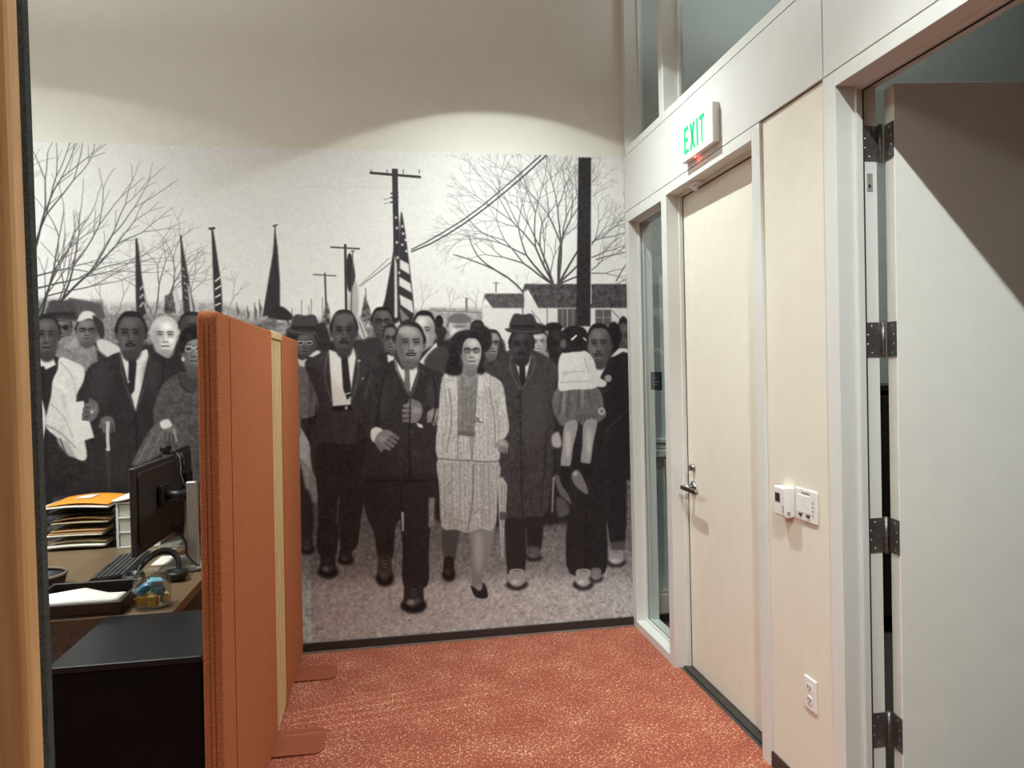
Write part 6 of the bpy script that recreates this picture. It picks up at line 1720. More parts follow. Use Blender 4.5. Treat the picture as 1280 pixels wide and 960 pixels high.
["p",32,1,0,0,-1,3004,874,3007,852,3130,853,3132,876],
["p",46,1,1,0,-1,2974,873,3012,868,3124,869,3162,884,3124,894,3011,892],
["l",87,1,2.8,2.8,2978,873,3067,889,3158,884],
["p",35,3,1,0,-1,3059,2163,3054,2175,3038,2185,3015,2189,2990,2187,2968,2180,2953,2168,2948,2155,2954,2142,2970,2133,2992,2128,3017,2130,3039,2137,3054,2149],
["p",158,1,1,0,-1,2973,2081,3038,2085,3046,2126,3046,2153,3030,2171,3003,2176,2976,2167,2962,2147,2963,2120],
["p",216,3,1,0,-1,3011,2147,3009,2151,3004,2155,2997,2156,2989,2156,2982,2153,2977,2149,2975,2144,2977,2140,2982,2136,2989,2135,2997,2135,3005,2138,3009,2142],
["p",187,3,1,0,-1,3029,2143,3028,2146,3026,2149,3022,2151,3018,2151,3014,2149,3012,2145,3011,2141,3012,2138,3015,2135,3018,2133,3022,2133,3026,2135,3028,2139],
["l",55,1,4.0,4.0,2963,2149,2981,2168,3003,2175,3026,2171,3045,2155],
["p",110,1,0,0,-1,2987,2086,3023,2089,3017,2126,2992,2124],
["l",255,1,1.8,1.8,2991,2097,3019,2101],
["l",255,1,1.8,1.8,2990,2108,3019,2112],
["l",255,1,1.8,1.8,2990,2119,3019,2122],
["p",35,3,1,0,-1,3137,2031,3132,2040,3120,2047,3102,2050,3083,2049,3066,2043,3054,2035,3050,2025,3054,2016,3066,2009,3084,2006,3103,2007,3121,2012,3132,2021],
["p",81,1,1,0,-1,3069,1971,3120,1974,3126,2004,3126,2023,3114,2037,3093,2041,3072,2034,3060,2019,3062,2000],
["p",114,3,1,0,-1,3099,2019,3097,2022,3093,2025,3088,2026,3082,2025,3076,2024,3072,2021,3071,2017,3072,2014,3076,2011,3082,2010,3088,2011,3094,2013,3098,2015],
["p",98,3,1,0,-1,3113,2016,3112,2019,3110,2021,3107,2022,3104,2022,3101,2020,3100,2018,3099,2015,3100,2012,3102,2010,3105,2009,3108,2009,3110,2011,3112,2013],
["l",28,1,2.9,2.9,3061,2020,3075,2034,3093,2039,3110,2037,3125,2025],
["p",57,1,0,0,-1,3080,1975,3108,1977,3103,2004,3084,2002],
["l",179,1,1.3,1.3,3083,1983,3105,1986],
["l",179,1,1.3,1.3,3083,1991,3105,1993],
["l",179,1,1.3,1.3,3083,1998,3105,2001],
["p",76,1,1,0,-1,2637,1855,2716,1860,2706,1951,2688,2030,2645,2027],
["p",132,1,1,0,-1,2776,1859,2889,1866,2874,1986,2835,2088,2825,2159,2777,2156,2784,2020],
["p",173,6,1,0,-1,2833,1983,2830,2028,2824,2064,2815,2084,2806,2083,2799,2063,2794,2026,2793,1981,2796,1936,2803,1900,2811,1880,2820,1881,2828,1901,2833,1938],
["p",35,3,1,0,-1,2697,2089,2694,2104,2684,2116,2670,2122,2654,2121,2641,2113,2632,2100,2629,2085,2632,2070,2642,2058,2656,2052,2671,2053,2685,2061,2694,2074],
["p",35,1,1,0,-1,2645,1998,2685,2000,2689,2047,2689,2078,2679,2101,2662,2108,2646,2098,2637,2075,2638,2044],
["p",76,3,1,0,-1,2668,2073,2666,2078,2663,2082,2659,2084,2654,2084,2649,2081,2646,2077,2646,2071,2647,2066,2650,2062,2654,2060,2659,2060,2664,2063,2667,2067],
["p",56,3,1,0,-1,2679,2067,2678,2072,2677,2075,2674,2077,2672,2077,2670,2075,2668,2071,2668,2067,2669,2062,2670,2059,2672,2057,2675,2057,2677,2059,2679,2063],
["l",12,1,4.7,4.7,2638,2077,2649,2098,2662,2106,2676,2100,2689,2081],
["p",24,1,0,0,-1,2654,2003,2676,2005,2672,2048,2656,2047],
["l",78,1,2.1,2.1,2656,2016,2674,2019],
["l",78,1,2.1,2.1,2656,2028,2673,2032],
["l",78,1,2.1,2.1,2655,2041,2673,2044],
["p",40,1,1,0,-1,2769,2147,2792,2205,2848,2217,2853,2178,2834,2136,2817,2175,2785,2157],
["p",153,2,1,0,-1,2829,2160,2827,2167,2823,2172,2816,2174,2809,2174,2803,2170,2798,2164,2797,2157,2799,2151,2803,2145,2810,2143,2817,2143,2823,2147,2828,2153],
["p",178,1,1,44,-1,2627,1502,2773,1520,2926,1531,2917,1707,2897,1871,2824,1866,2760,1882,2704,1863,2634,1843,2627,1652],
["l",186,3,7.5,2.4,2876,1539,2892,1603,2919,1668],
["l",166,3,8.7,2.4,2665,1636,2654,1677,2649,1717],
["l",190,3,6.9,2.4,2743,1556,2728,1623,2715,1690],
["l",187,3,7.5,2.4,2769,1636,2765,1680,2767,1726],
["l",161,3,6.7,2.4,2835,1768,2846,1816,2867,1865],
["l",185,3,5.8,2.4,2761,1630,2795,1660,2815,1689],
["l",168,3,6.2,2.4,2720,1769,2708,1814,2702,1859],
["l",190,3,5.9,2.4,2904,1780,2890,1813,2877,1847],
["l",102,1,3.2,2.4,2800,1541,2791,1740,2760,1878],
["l",158,2,5.0,4,2657,1535,2654,1832],
["l",158,2,5.0,4,2689,1536,2685,1834],
["l",158,2,5.0,4,2729,1538,2725,1836],
["l",158,2,5.0,4,2845,1543,2841,1843],
["l",158,2,5.0,4,2877,1544,2873,1845],
["p",196,1,1,40,-1,2632,1296,2657,1107,2709,1085,2840,1076,2904,1106,2955,1147,2973,1268,2982,1380,2940,1451,2921,1534,2793,1525,2781,1508,2769,1524,2623,1505],
["l",173,3,5.3,2.4,2690,1358,2660,1388,2636,1419],
["l",181,3,4.6,2.4,2899,1175,2868,1214,2828,1254],
["l",208,3,4.7,2.4,2957,1207,2952,1242,2943,1277],
["l",205,3,4.4,2.4,2884,1132,2864,1152,2849,1171],
["l",204,3,4.9,2.4,2646,1320,2662,1361,2673,1402],
["l",208,3,8.0,2.4,2933,1280,2934,1313,2943,1346],
["l",183,3,7.7,2.4,2650,1409,2653,1440,2671,1472],
["l",180,3,8.1,2.4,2696,1208,2687,1247,2681,1286],
["l",180,3,6.4,2.4,2729,1237,2769,1278,2806,1318],
["l",178,3,7.5,2.4,2800,1397,2772,1448,2760,1500],
["p",135,1,0,14,-1,2740,1093,2832,1088,2821,1223,2804,1390,2748,1395,2725,1363,2733,1220],
["l",112,1,2,2,2755,1141,2751,1380],
["l",112,1,2,2,2775,1142,2771,1380],
["l",112,1,2,2,2795,1143,2791,1381],
["l",127,1,2.6,2.6,2732,1101,2733,1220,2721,1518],
["l",114,1,2.6,2.6,2832,1096,2804,1402,2793,1525],
["l",153,1,3.0,2,2921,1226,2933,1387],
["p",209,1,0,0,-1,2652,1139,2723,1125,2729,1220,2691,1163],
["p",214,1,0,0,-1,2836,1088,2883,1145,2829,1191],
["l",89,0,2.4,2.4,2806,1326,2854,1336],
["p",76,1,1,0,-1,2833,1319,2829,1324,2823,1324,2820,1318,2823,1313,2829,1313],
["p",178,1,1,0,-1,2780,1389,2776,1395,2769,1394,2765,1388,2769,1382,2776,1382],
["l",147,2,2.4,2,2657,1099,2679,1298,2644,1455],
["l",163,2,2.4,2,2863,1136,2887,1305,2874,1504],
["p",147,2,0,0,-1,2757,1046,2821,1056,2836,1104,2787,1118,2740,1093],
["p",35,2,1,12,-1,2673,1084,2695,982,2701,919,2746,880,2809,877,2849,905,2871,969,2861,1049,2868,1089,2828,1088,2807,984,2766,1007,2748,1094],
["p",117,2,1,0,-1,2775,1017,2829,1018,2827,1084,2799,1109,2773,1083],
["p",35,1,1,0,-1,2748,981,2750,937,2772,902,2805,894,2837,903,2858,939,2858,983],
["p",173,1,1,0,-1,2755,954,2775,918,2806,916,2834,921,2852,956,2851,1006,2837,1045,2814,1067,2787,1067,2766,1043,2754,1004],
["p",128,5,1,0,-1,2777,942,2754,958,2754,1008,2769,1050,2790,1065,2779,1008],
["p",211,4,1,0,-1,2834,941,2829,951,2818,957,2805,956,2794,950,2791,940,2795,931,2806,925,2819,925,2830,931],
["p",204,3,1,0,-1,2840,1003,2837,1012,2830,1017,2822,1015,2817,1007,2817,998,2823,990,2831,989,2838,994],
["p",124,3,1,0,-1,2769,1050,2833,1051,2817,1071,2784,1070],
["p",114,3,1,0,-1,2800,976,2796,983,2788,986,2778,984,2772,979,2772,972,2778,967,2788,966,2797,970],
["l",56,0,1.7,1.5,2772,967,2786,962,2799,967],
["l",37,0,2.4,1.8,2776,977,2785,974,2794,978],
["p",138,2,1,0,-1,2795,986,2791,989,2783,989,2776,987,2776,984,2783,983,2791,983],
["p",114,3,1,0,-1,2841,977,2837,983,2828,987,2819,985,2812,980,2813,973,2819,968,2829,967,2838,971],
["l",56,0,1.7,1.5,2813,967,2827,963,2840,968],
["l",37,0,2.4,1.8,2817,977,2826,975,2835,979],
["p",138,2,1,0,-1,2836,987,2832,989,2824,990,2817,988,2817,985,2824,983,2832,984],
["l",124,1,2.1,1.7,2799,979,2796,1005],
["l",208,2,2.5,2.9,2808,977,2808,1002],
["l",62,0,2.4,1.7,2793,1009,2805,1013,2817,1009],
["l",43,0,2.5,1.8,2788,1030,2804,1030,2822,1031],
["l",187,1,2.9,2.5,2792,1038,2815,1038],
["l",121,1,1.7,1.7,2793,1046,2815,1047],
["l",25,0,1.3,1.3,2799,977,2796,984,2788,989,2778,989,2770,984,2767,976,2770,969,2778,965,2788,965,2796,970,2799,977],
["l",25,0,2.2,2.2,2768,966,2798,967],
["l",25,0,1.3,1.3,2845,978,2841,985,2833,990,2823,989,2815,985,2812,977,2815,970,2824,966,2834,966,2842,971,2845,978],
["l",25,0,2.2,2.2,2813,967,2844,968],
["l",25,0,2.1,2.1,2799,973,2812,973],
["p",35,1,1,0,-1,2743,967,2757,912,2801,889,2841,905,2859,961,2832,921,2792,912,2764,943,2754,999],
["p",153,1,1,0,-1,2925,1429,2955,1424,2977,1444,2974,1472,2954,1483,2927,1477,2918,1460],
["l",153,0,5.6,4.2,2930,1459,2927,1488],
["l",145,0,5.6,4.2,2944,1462,2939,1493],
["l",64,0,1.1,1.0,2938,1457,2933,1489],
["l",137,0,5.6,4.2,2957,1465,2953,1495],
["l",64,0,1.1,1.0,2951,1460,2946,1492],
["l",130,0,5.6,4.2,2970,1468,2967,1495],
["l",64,0,1.1,1.0,2964,1463,2959,1495],
["l",145,0,5.6,4.2,2925,1440,2911,1466],
["p",183,3,1,0,-1,2959,1445,2958,1449,2954,1452,2948,1454,2941,1454,2936,1452,2932,1448,2931,1443,2932,1439,2936,1436,2942,1434,2948,1434,2954,1436,2958,1440],
["l",63,0,5.0,5.0,2943,1487,2943,1628],
["p",153,1,0,20,-1,2919,1627,2944,1612,2967,1653,2956,1789,2945,1870,2938,2018,2930,2018,2922,1828],
["p",51,1,0,0,-1,2927,1800,2955,1802,2950,1838,2926,1836],
["l",102,1,2,1.6,2935,1635,2930,1990],
["l",107,1,3.2,3.2,2623,1505,2697,1517,2785,1524],
["l",107,1,3.2,3.2,2793,1525,2857,1532,2925,1535],
["l",127,1,2.6,2.6,2687,1163,2703,1299,2667,1480],
["l",132,1,2.6,2.6,2886,1161,2911,1306,2911,1466],
["l",153,1,2.4,2,2943,1307,2925,1406],
["l",127,1,2.8,2.8,2788,1401,2789,1517],
["p",107,1,0,0,-1,2725,1371,2812,1382,2808,1406,2724,1395],
["l",102,1,2.4,2.4,2753,1070,2787,1111,2832,1080],
["p",183,1,0,10,-1,2919,1627,2944,1612,2967,1653,2956,1789,2945,1870,2938,2018,2930,2018,2922,1828],
["p",63,1,0,0,-1,2927,1788,2956,1789,2951,1830,2926,1828],
["l",114,0,1.8,1.6,2939,1644,2934,1990],
["l",127,0,1.6,1.6,2955,1653,2941,1869],
["p",38,1,1,4,-1,3429,1070,3471,1046,3531,1023,3633,1074,3615,1868,3584,1907,3569,1998,3501,1993,3478,1860,3464,2131,3278,2119,3267,1889,3297,1645,3295,1400,3414,1323],
["l",49,3,8.1,2.4,3454,1476,3478,1497,3493,1517],
["l",30,3,4.2,2.4,3335,1563,3337,1592,3323,1620],
["l",49,3,7.4,2.4,3497,1388,3485,1444,3474,1501],
["l",33,3,6.9,2.4,3303,1802,3311,1864,3323,1926],
["l",47,3,6.7,2.4,3302,1992,3327,2022,3359,2052],
["l",46,3,6.8,2.4,3457,1906,3431,1927,3417,1948],
["l",51,3,8.0,2.4,3493,1091,3486,1147,3490,1202],
["l",44,3,4.9,2.4,3417,1427,3428,1478,3434,1530],
["l",32,3,8.6,2.4,3600,1251,3586,1294,3583,1336],
["l",31,3,4.8,2.4,3588,1799,3578,1844,3569,1889],
["l",32,3,7.5,2.4,3560,1140,3593,1175,3630,1210],
["l",46,3,4.3,2.4,3296,2063,3295,2091,3295,2119],
["l",50,3,8.3,2.4,3325,1625,3317,1688,3322,1752],
["l",32,3,5.6,2.4,3610,1347,3597,1406,3586,1465],
["l",81,1,2.8,2.2,3471,1063,3451,1201],
["l",71,1,2.8,2.2,3480,1407,3611,1288],
["l",17,1,2.8,2.2,3373,1813,3362,2108],
["l",45,1,2.8,2.2,3483,1654,3487,1860],
["p",224,1,0,0,-1,3437,1062,3480,1038,3492,1071,3452,1144,3428,1102],
["p",69,2,1,0,-1,3418,990,3502,992,3498,1058,3477,1085,3439,1084,3419,1056],
["p",81,1,1,0,-1,3410,964,3406,979,3399,984,3391,978,3388,964,3392,949,3400,944,3407,950],
["p",73,1,1,0,-1,3533,966,3530,981,3522,987,3514,981,3511,966,3515,952,3523,946,3530,952],
["p",30,1,1,0,-1,3396,957,3399,903,3425,859,3463,850,3501,861,3525,905,3526,959],
["p",102,1,1,0,-1,3404,923,3428,880,3461,876,3497,883,3519,925,3517,987,3501,1034,3474,1063,3442,1062,3417,1033,3403,984],
["p",75,5,1,0,-1,3494,910,3520,930,3517,992,3497,1043,3471,1060,3487,991],
["p",124,4,1,0,-1,3478,907,3473,919,3460,926,3444,926,3432,918,3427,906,3432,895,3445,887,3461,888,3473,895],
["p",120,3,1,0,-1,3444,982,3440,993,3432,999,3422,997,3416,988,3417,976,3423,967,3433,965,3441,971],
["p",73,3,1,0,-1,3421,1041,3497,1043,3477,1067,3439,1066],
["p",67,3,1,0,-1,3451,951,3447,958,3437,962,3425,961,3418,954,3418,946,3426,940,3437,938,3447,943],
["l",33,0,3.0,1.8,3418,939,3434,933,3450,939],
["l",22,0,2.8,2.2,3423,951,3434,948,3445,953],
["p",81,2,1,0,-1,3445,963,3441,966,3431,967,3423,964,3423,961,3431,959,3441,960],
["p",67,3,1,0,-1,3499,952,3495,959,3485,963,3473,962,3466,955,3466,947,3474,940,3485,939,3495,944],
["l",33,0,3.0,1.8,3466,940,3482,934,3498,940],
["l",22,0,2.8,2.2,3471,952,3482,949,3493,953],
["p",81,2,1,0,-1,3493,964,3489,967,3479,967,3471,965,3472,962,3479,959,3489,960],
["l",73,1,2.5,2.0,3450,954,3447,985],
["l",122,2,3.0,3.5,3461,952,3461,983],
["l",36,0,2.8,2.0,3443,990,3457,996,3471,991],
["l",22,0,3.6,2.6,3434,1009,3457,1003,3479,1009],
["l",25,0,3.0,2.2,3437,1017,3456,1016,3477,1018],
["l",110,1,3.5,3.0,3442,1026,3469,1027],
["l",71,1,2.0,2.0,3443,1036,3469,1037],
["p",109,1,1,10,-1,3207,1255,3238,1171,3326,1157,3426,1168,3468,1210,3474,1300,3414,1339,3329,1353,3271,1367,3238,1349],
["l",76,2,4,2.4,3258,1196,3238,1317],
["l",76,2,4,2.4,3300,1181,3279,1343],
["l",76,2,4,2.4,3350,1174,3339,1320],
["l",76,2,4,2.4,3392,1175,3415,1298],
["l",158,2,4,2.4,3275,1196,3259,1318],
["l",158,2,4,2.4,3367,1182,3364,1305],
["p",224,1,1,2,-1,3245,1041,3271,993,3338,982,3397,996,3429,1045,3436,1119,3460,1160,3417,1184,3317,1185,3246,1187,3243,1114],
["l",203,3,7.3,2.4,3329,1064,3321,1081,3315,1099],
["l",187,3,7.5,2.4,3287,1095,3278,1106,3267,1117],
["l",246,3,4.2,2.4,3332,1056,3316,1069,3308,1083],
["l",199,3,5.5,2.4,3408,1133,3418,1148,3439,1164],
["l",206,3,4.1,2.4,3357,1119,3346,1148,3334,1176],
["p",219,1,1,0,-1,3388,1004,3429,1037,3453,1119,3494,1153,3477,1177,3426,1160,3403,1094],
["l",168,1,2.2,1.6,3260,1098,3386,1093],
["l",168,1,2.2,1.6,3251,1147,3402,1143],
["l",153,1,2,1.6,3379,1020,3402,1102],
["p",158,1,1,0,-1,3522,1133,3520,1141,3515,1148,3507,1151,3499,1151,3491,1147,3486,1140,3484,1132,3486,1124,3492,1118,3499,1115,3508,1115,3516,1119,3521,1125],
["p",33,1,1,8,-1,3263,993,3252,928,3274,880,3333,860,3391,881,3402,947,3380,987,3321,994],
["l",229,0,5.2,4.4,3314,933,3344,909],
["l",204,0,4,4,3377,922,3394,938],
["p",102,2,1,0,-1,3289,953,3287,963,3282,972,3275,976,3268,976,3261,971,3257,963,3255,952,3257,942,3262,933,3269,929,3276,929,3283,934,3287,942],
["p",107,1,1,0,-1,3331,1295,3415,1282,3466,1292,3491,1317,3447,1357,3371,1370,3338,1345],
["l",91,0,5.2,4,3347,1312,3329,1357],
["l",51,0,1.6,1.6,3360,1313,3346,1361],
["l",99,0,5.2,4,3368,1313,3354,1357],
["l",51,0,1.6,1.6,3381,1313,3371,1362],
["l",107,0,5.2,4,3389,1314,3380,1358],
["l",51,0,1.6,1.6,3402,1314,3396,1363],
["l",114,0,5.2,4,3410,1314,3405,1359],
["l",51,0,1.6,1.6,3423,1315,3422,1364],
["p",204,1,1,0,-1,3485,1301,3483,1309,3477,1315,3469,1318,3461,1318,3453,1314,3448,1307,3446,1299,3449,1291,3454,1285,3462,1282,3470,1282,3478,1286,3483,1293],
["p",127,1,1,0,-1,3477,1300,3475,1305,3472,1309,3468,1310,3463,1310,3458,1308,3456,1304,3455,1300,3456,1295,3459,1291,3463,1289,3468,1290,3473,1292,3476,1296],
["l",51,0,4,4,3487,1301,3516,1326],
["p",158,1,1,0,-1,3271,1359,3338,1353,3310,1482,3291,1575,3245,1573,3255,1480],
["p",158,1,1,0,-1,3371,1354,3439,1348,3415,1470,3396,1568,3350,1562,3360,1468],
["p",198,4,1,0,-1,3298,1461,3296,1493,3291,1519,3286,1532,3281,1532,3276,1518,3273,1492,3273,1460,3275,1429,3279,1403,3284,1389,3289,1390,3294,1404,3297,1430],
["p",193,4,1,0,-1,3407,1454,3405,1485,3401,1511,3396,1525,3390,1525,3385,1510,3382,1485,3382,1453,3384,1421,3388,1395,3393,1381,3399,1381,3404,1396,3406,1422],
["p",33,1,0,0,-1,3241,1569,3295,1576,3289,1645,3247,1659],
["p",33,1,0,0,-1,3346,1557,3400,1568,3394,1633,3348,1631],
["p",102,1,1,0,-1,3210,1625,3231,1617,3247,1667,3279,1718,3295,1767,3262,1741,3229,1699],
["p",122,1,1,0,-1,3302,1613,3332,1594,3357,1632,3380,1690,3380,1723,3338,1696,3306,1654],
["p",178,2,1,0,-1,3332,1614,3330,1619,3327,1623,3322,1625,3316,1625,3311,1623,3308,1618,3307,1613,3308,1608,3312,1603,3317,1601,3322,1602,3327,1604,3331,1609],
["p",178,2,1,0,-1,3203,1417,3236,1398,3252,1464,3226,1479,3202,1462],
["l",153,1,5.0,4,3206,1624,3194,1803],
["p",86,2,1,0,-1,3220,1731,3262,1749,3285,1808,3226,1829],
["p",35,3,1,0,-1,3403,2187,3397,2200,3382,2210,3359,2214,3335,2213,3313,2205,3298,2193,3293,2180,3299,2167,3314,2157,3336,2153,3361,2154,3383,2162,3398,2174],
["p",168,1,1,0,-1,3318,2105,3382,2109,3389,2150,3390,2177,3374,2196,3347,2202,3321,2192,3307,2171,3308,2144],
["p",224,3,1,0,-1,3355,2171,3353,2176,3348,2179,3341,2181,3333,2180,3326,2178,3322,2174,3320,2169,3322,2164,3327,2161,3334,2159,3342,2160,3349,2162,3354,2167],
["p",196,3,1,0,-1,3373,2167,3372,2171,3370,2174,3366,2176,3362,2175,3359,2173,3356,2170,3355,2166,3356,2162,3359,2159,3362,2158,3366,2158,3370,2160,3372,2163],
["l",58,1,4.0,4.0,3307,2173,3326,2193,3348,2200,3370,2196,3389,2179],
["p",117,1,0,0,-1,3332,2110,3367,2112,3361,2150,3336,2148],
["l",255,1,1.8,1.8,3335,2121,3363,2125],
["l",255,1,1.8,1.8,3335,2132,3363,2136],
["l",255,1,1.8,1.8,3335,2143,3363,2147],
["p",35,3,1,0,-1,3453,2162,3449,2171,3439,2177,3424,2180,3408,2179,3393,2174,3383,2166,3379,2157,3383,2148,3394,2141,3408,2138,3425,2139,3439,2144,3450,2152],
["p",127,1,1,0,-1,3396,2105,3439,2108,3444,2136,3444,2155,3434,2168,3416,2171,3398,2165,3388,2151,3389,2133],
["p",158,3,1,0,-1,3421,2151,3420,2154,3416,2156,3412,2157,3406,2157,3402,2155,3398,2152,3397,2149,3399,2146,3402,2144,3407,2143,3412,2143,3417,2145,3420,2148],
["p",142,3,1,0,-1,3433,2148,3432,2151,3431,2153,3428,2154,3426,2153,3423,2152,3422,2150,3421,2147,3422,2144,3424,2142,3426,2141,3429,2142,3431,2143,3433,2145],
["l",44,1,2.7,2.7,3389,2152,3401,2165,3416,2170,3431,2168,3444,2156],
["p",89,1,0,0,-1,3405,2109,3429,2111,3425,2136,3408,2135],
["l",255,1,1.2,1.2,3408,2116,3427,2119],
["l",255,1,1.2,1.2,3407,2124,3426,2126],
["l",255,1,1.2,1.2,3407,2131,3426,2134],
["p",81,1,0,0,-1,3497,1977,3570,1973,3577,2015,3509,2027],
["p",35,3,1,0,-1,3578,2086,3572,2096,3557,2103,3536,2106,3512,2105,3491,2099,3477,2089,3472,2079,3477,2069,3492,2061,3513,2058,3537,2060,3558,2066,3573,2075],
["p",158,1,1,0,-1,3495,2021,3557,2024,3564,2057,3565,2078,3550,2092,3524,2096,3499,2089,3485,2073,3486,2052],
["p",219,3,1,0,-1,3532,2073,3530,2076,3525,2079,3518,2080,3510,2080,3504,2078,3499,2074,3497,2071,3499,2067,3504,2064,3511,2063,3518,2064,3525,2066,3530,2069],
["p",188,3,1,0,-1,3549,2070,3548,2073,3545,2075,3542,2076,3538,2076,3535,2074,3532,2072,3532,2069,3533,2066,3535,2063,3538,2062,3542,2062,3546,2064,3548,2067],
["l",55,1,3.1,3.1,3485,2074,3503,2089,3524,2095,3546,2092,3564,2079],
["p",110,1,0,0,-1,3509,2025,3543,2027,3537,2056,3513,2055],
["l",255,1,1.4,1.4,3512,2034,3539,2037],
["l",255,1,1.4,1.4,3512,2042,3539,2045],
["l",255,1,1.4,1.4,3511,2050,3539,2054],
["p",102,2,0,20,-1,3590,1659,3620,1661,3611,2034,3582,2007],
["p",42,1,0,8,-1,3373,10,3440,9,3416,865,3341,864],
["l",216,0,2,2,3442,21,3422,752]]"""
MX0, MZB, MZT, MS = -4.3, .058, 2.876, 420.0
PW, PH = int(round(-MX0*MS)), int(round((MZT-MZB)*MS))
def box_blur(a, r):
    r = int(r)
    if r < 1: return a
    for ax in (0, 1):
        p = np.pad(a, [(r+1, r) if i == ax else (0, 0) for i in (0, 1)], mode='edge'); c = np.cumsum(p, axis=ax)
        a = (c[2*r+1:] - c[:-2*r-1]) / (2*r+1) if ax == 0 else (c[:, 2*r+1:] - c[:, :-2*r-1]) / (2*r+1)
    return a
def smooth_closed(p):
    n = len(p); q = []
    P0, P1, P2, P3 = np.roll(p, 1, 0), p, np.roll(p, -1, 0), np.roll(p, -2, 0)
    for t in (0, .25, .5, .75):
        q.append(.5*((2*P1) + (P2-P0)*t + (2*P0-5*P1+4*P2-P3)*t*t + (3*P1-P0-3*P2+P3)*t**3))
    return np.stack(q, 1).reshape(-1, 2)
class Print:
    SS = 4
    def __init__(s):
        s.rng = np.random.default_rng(5); s.a = np.full((PH, PW), .9, np.float32)
        g = s.rng.standard_normal((PH, PW)).astype(np.float32)
        s.fine = box_blur(g, 1); s.fine /= s.fine.std()
        m = box_blur(box_blur(g, 3), 3); s.mid = m/m.std()
        yy, xx = np.mgrid[0:PH, 0:PW]
        wv = s.rng.standard_normal((PH, PW)).astype(np.float32)
        w = np.sin(xx*.62 + .5*s.mid)*.75 + np.sin(yy*1.25)*.45 + .9*s.fine; s.weave = w/w.std()
    def cover(s, p, pad=0):
        x0 = max(0, int(p[:, 0].min())-2-pad); x1 = min(PW, int(p[:, 0].max())+3+pad)
        y0 = max(0, int(p[:, 1].min())-2-pad); y1 = min(PH, int(p[:, 1].max())+3+pad)
        if x1 <= x0 or y1 <= y0: return None
        w, h = x1-x0, y1-y0; acc = np.zeros((h, w+2), np.float32)
        q = np.roll(p, -1, 0); SS = s.SS
        for (ax, ay), (bx, by) in zip(p, q):
            if ay == by: continue
            d = 1.0
            if ay > by: ax, ay, bx, by, d = bx, by, ax, ay, -1.0
            k0 = max(0, math.ceil((ay-y0)*SS-.5)); k1 = min(h*SS, math.ceil((by-y0)*SS-.5))
            if k1 <= k0: continue
            k = np.arange(k0, k1); ys = y0 + (k+.5)/SS
            xs = np.clip(ax + (ys-ay)*(bx-ax)/(by-ay) - x0, 0, w); xi = xs.astype(int); fr = xs-xi
            np.add.at(acc, (k//SS, xi), d*(1-fr)/SS); np.add.at(acc, (k//SS, xi+1), d*fr/SS)
        c = np.abs(np.cumsum(acc, 1)[:, :w]); return x0, x1, y0, y1, np.clip(c, 0, 1)
    def fill(s, p, t, soft=0, tex=0, t2=None):
        r = s.cover(p, int(soft*2.2))
        if r is None: return
        x0, x1, y0, y1, c = r
        if soft: c = box_blur(box_blur(c, soft), soft)
        tone = t
        if t2 is not None: tone = t + (t2-t)*np.clip((np.arange(y0, y1)-p[:, 1].min())/max(1, p[:, 1].ptp() if hasattr(p, 'ptp') else np.ptp(p[:, 1])), 0, 1)[:, None]
        if tex:
            n = s.weave if tex in (44, 40) else (.6*s.fine + .7*s.mid)
            tone = tone + tex/255*(.30 if tex > 35 else .34)*n[y0:y1, x0:x1]
        s.a[y0:y1, x0:x1] = s.a[y0:y1, x0:x1]*(1-c) + tone*c
    def stroke(s, p, w0, w1, t, soft=0):
        if len(p) > 2:                       # soften the corners of a polyline
            q = [p[0]]
            for i in range(len(p)-1): q += [p[i]*.75+p[i+1]*.25, p[i]*.25+p[i+1]*.75]
            p = np.array(q + [p[-1]])
        d = np.gradient(p, axis=0); d /= np.maximum(np.linalg.norm(d, axis=1, keepdims=True), 1e-6)
        n = np.stack([-d[:, 1], d[:, 0]], 1); w = np.linspace(w0, w1, len(p))[:, None]/2
        s.fill(np.concatenate([p + n*w, (p - n*w)[::-1]]), t, soft)
    def tree(s, x, y, ang, ln, w, depth, rnd, spread, t):
        a = math.radians(ang); p = [(x, y)]; n = 4
        for i in range(n):
            a += math.radians(rnd.uniform(-7, 7)); x += ln/n*math.cos(a); y -= ln/n*math.sin(a); p.append((x, y))
        s.stroke(np.array(p), w, w*.66, t)
        if depth <= 1: return
        for sg in (-1, 1):
            if depth < 4 and rnd.random() < .12: continue
            s.tree(x, y, math.degrees(a)+sg*rnd.uniform(.25, 1)*spread, ln*rnd.uniform(.6, .88), max(.7, w*.64), depth-1, rnd, spread, t + (.80-t)*.10)
        if rnd.random() < .5:
            k = rnd.randint(1, 3); s.tree(*p[k], math.degrees(a)+rnd.choice((-1, 1))*spread*1.2, ln*.55, max(.7, w*.5), depth-2, rnd, spread, t + (.80-t)*.14)
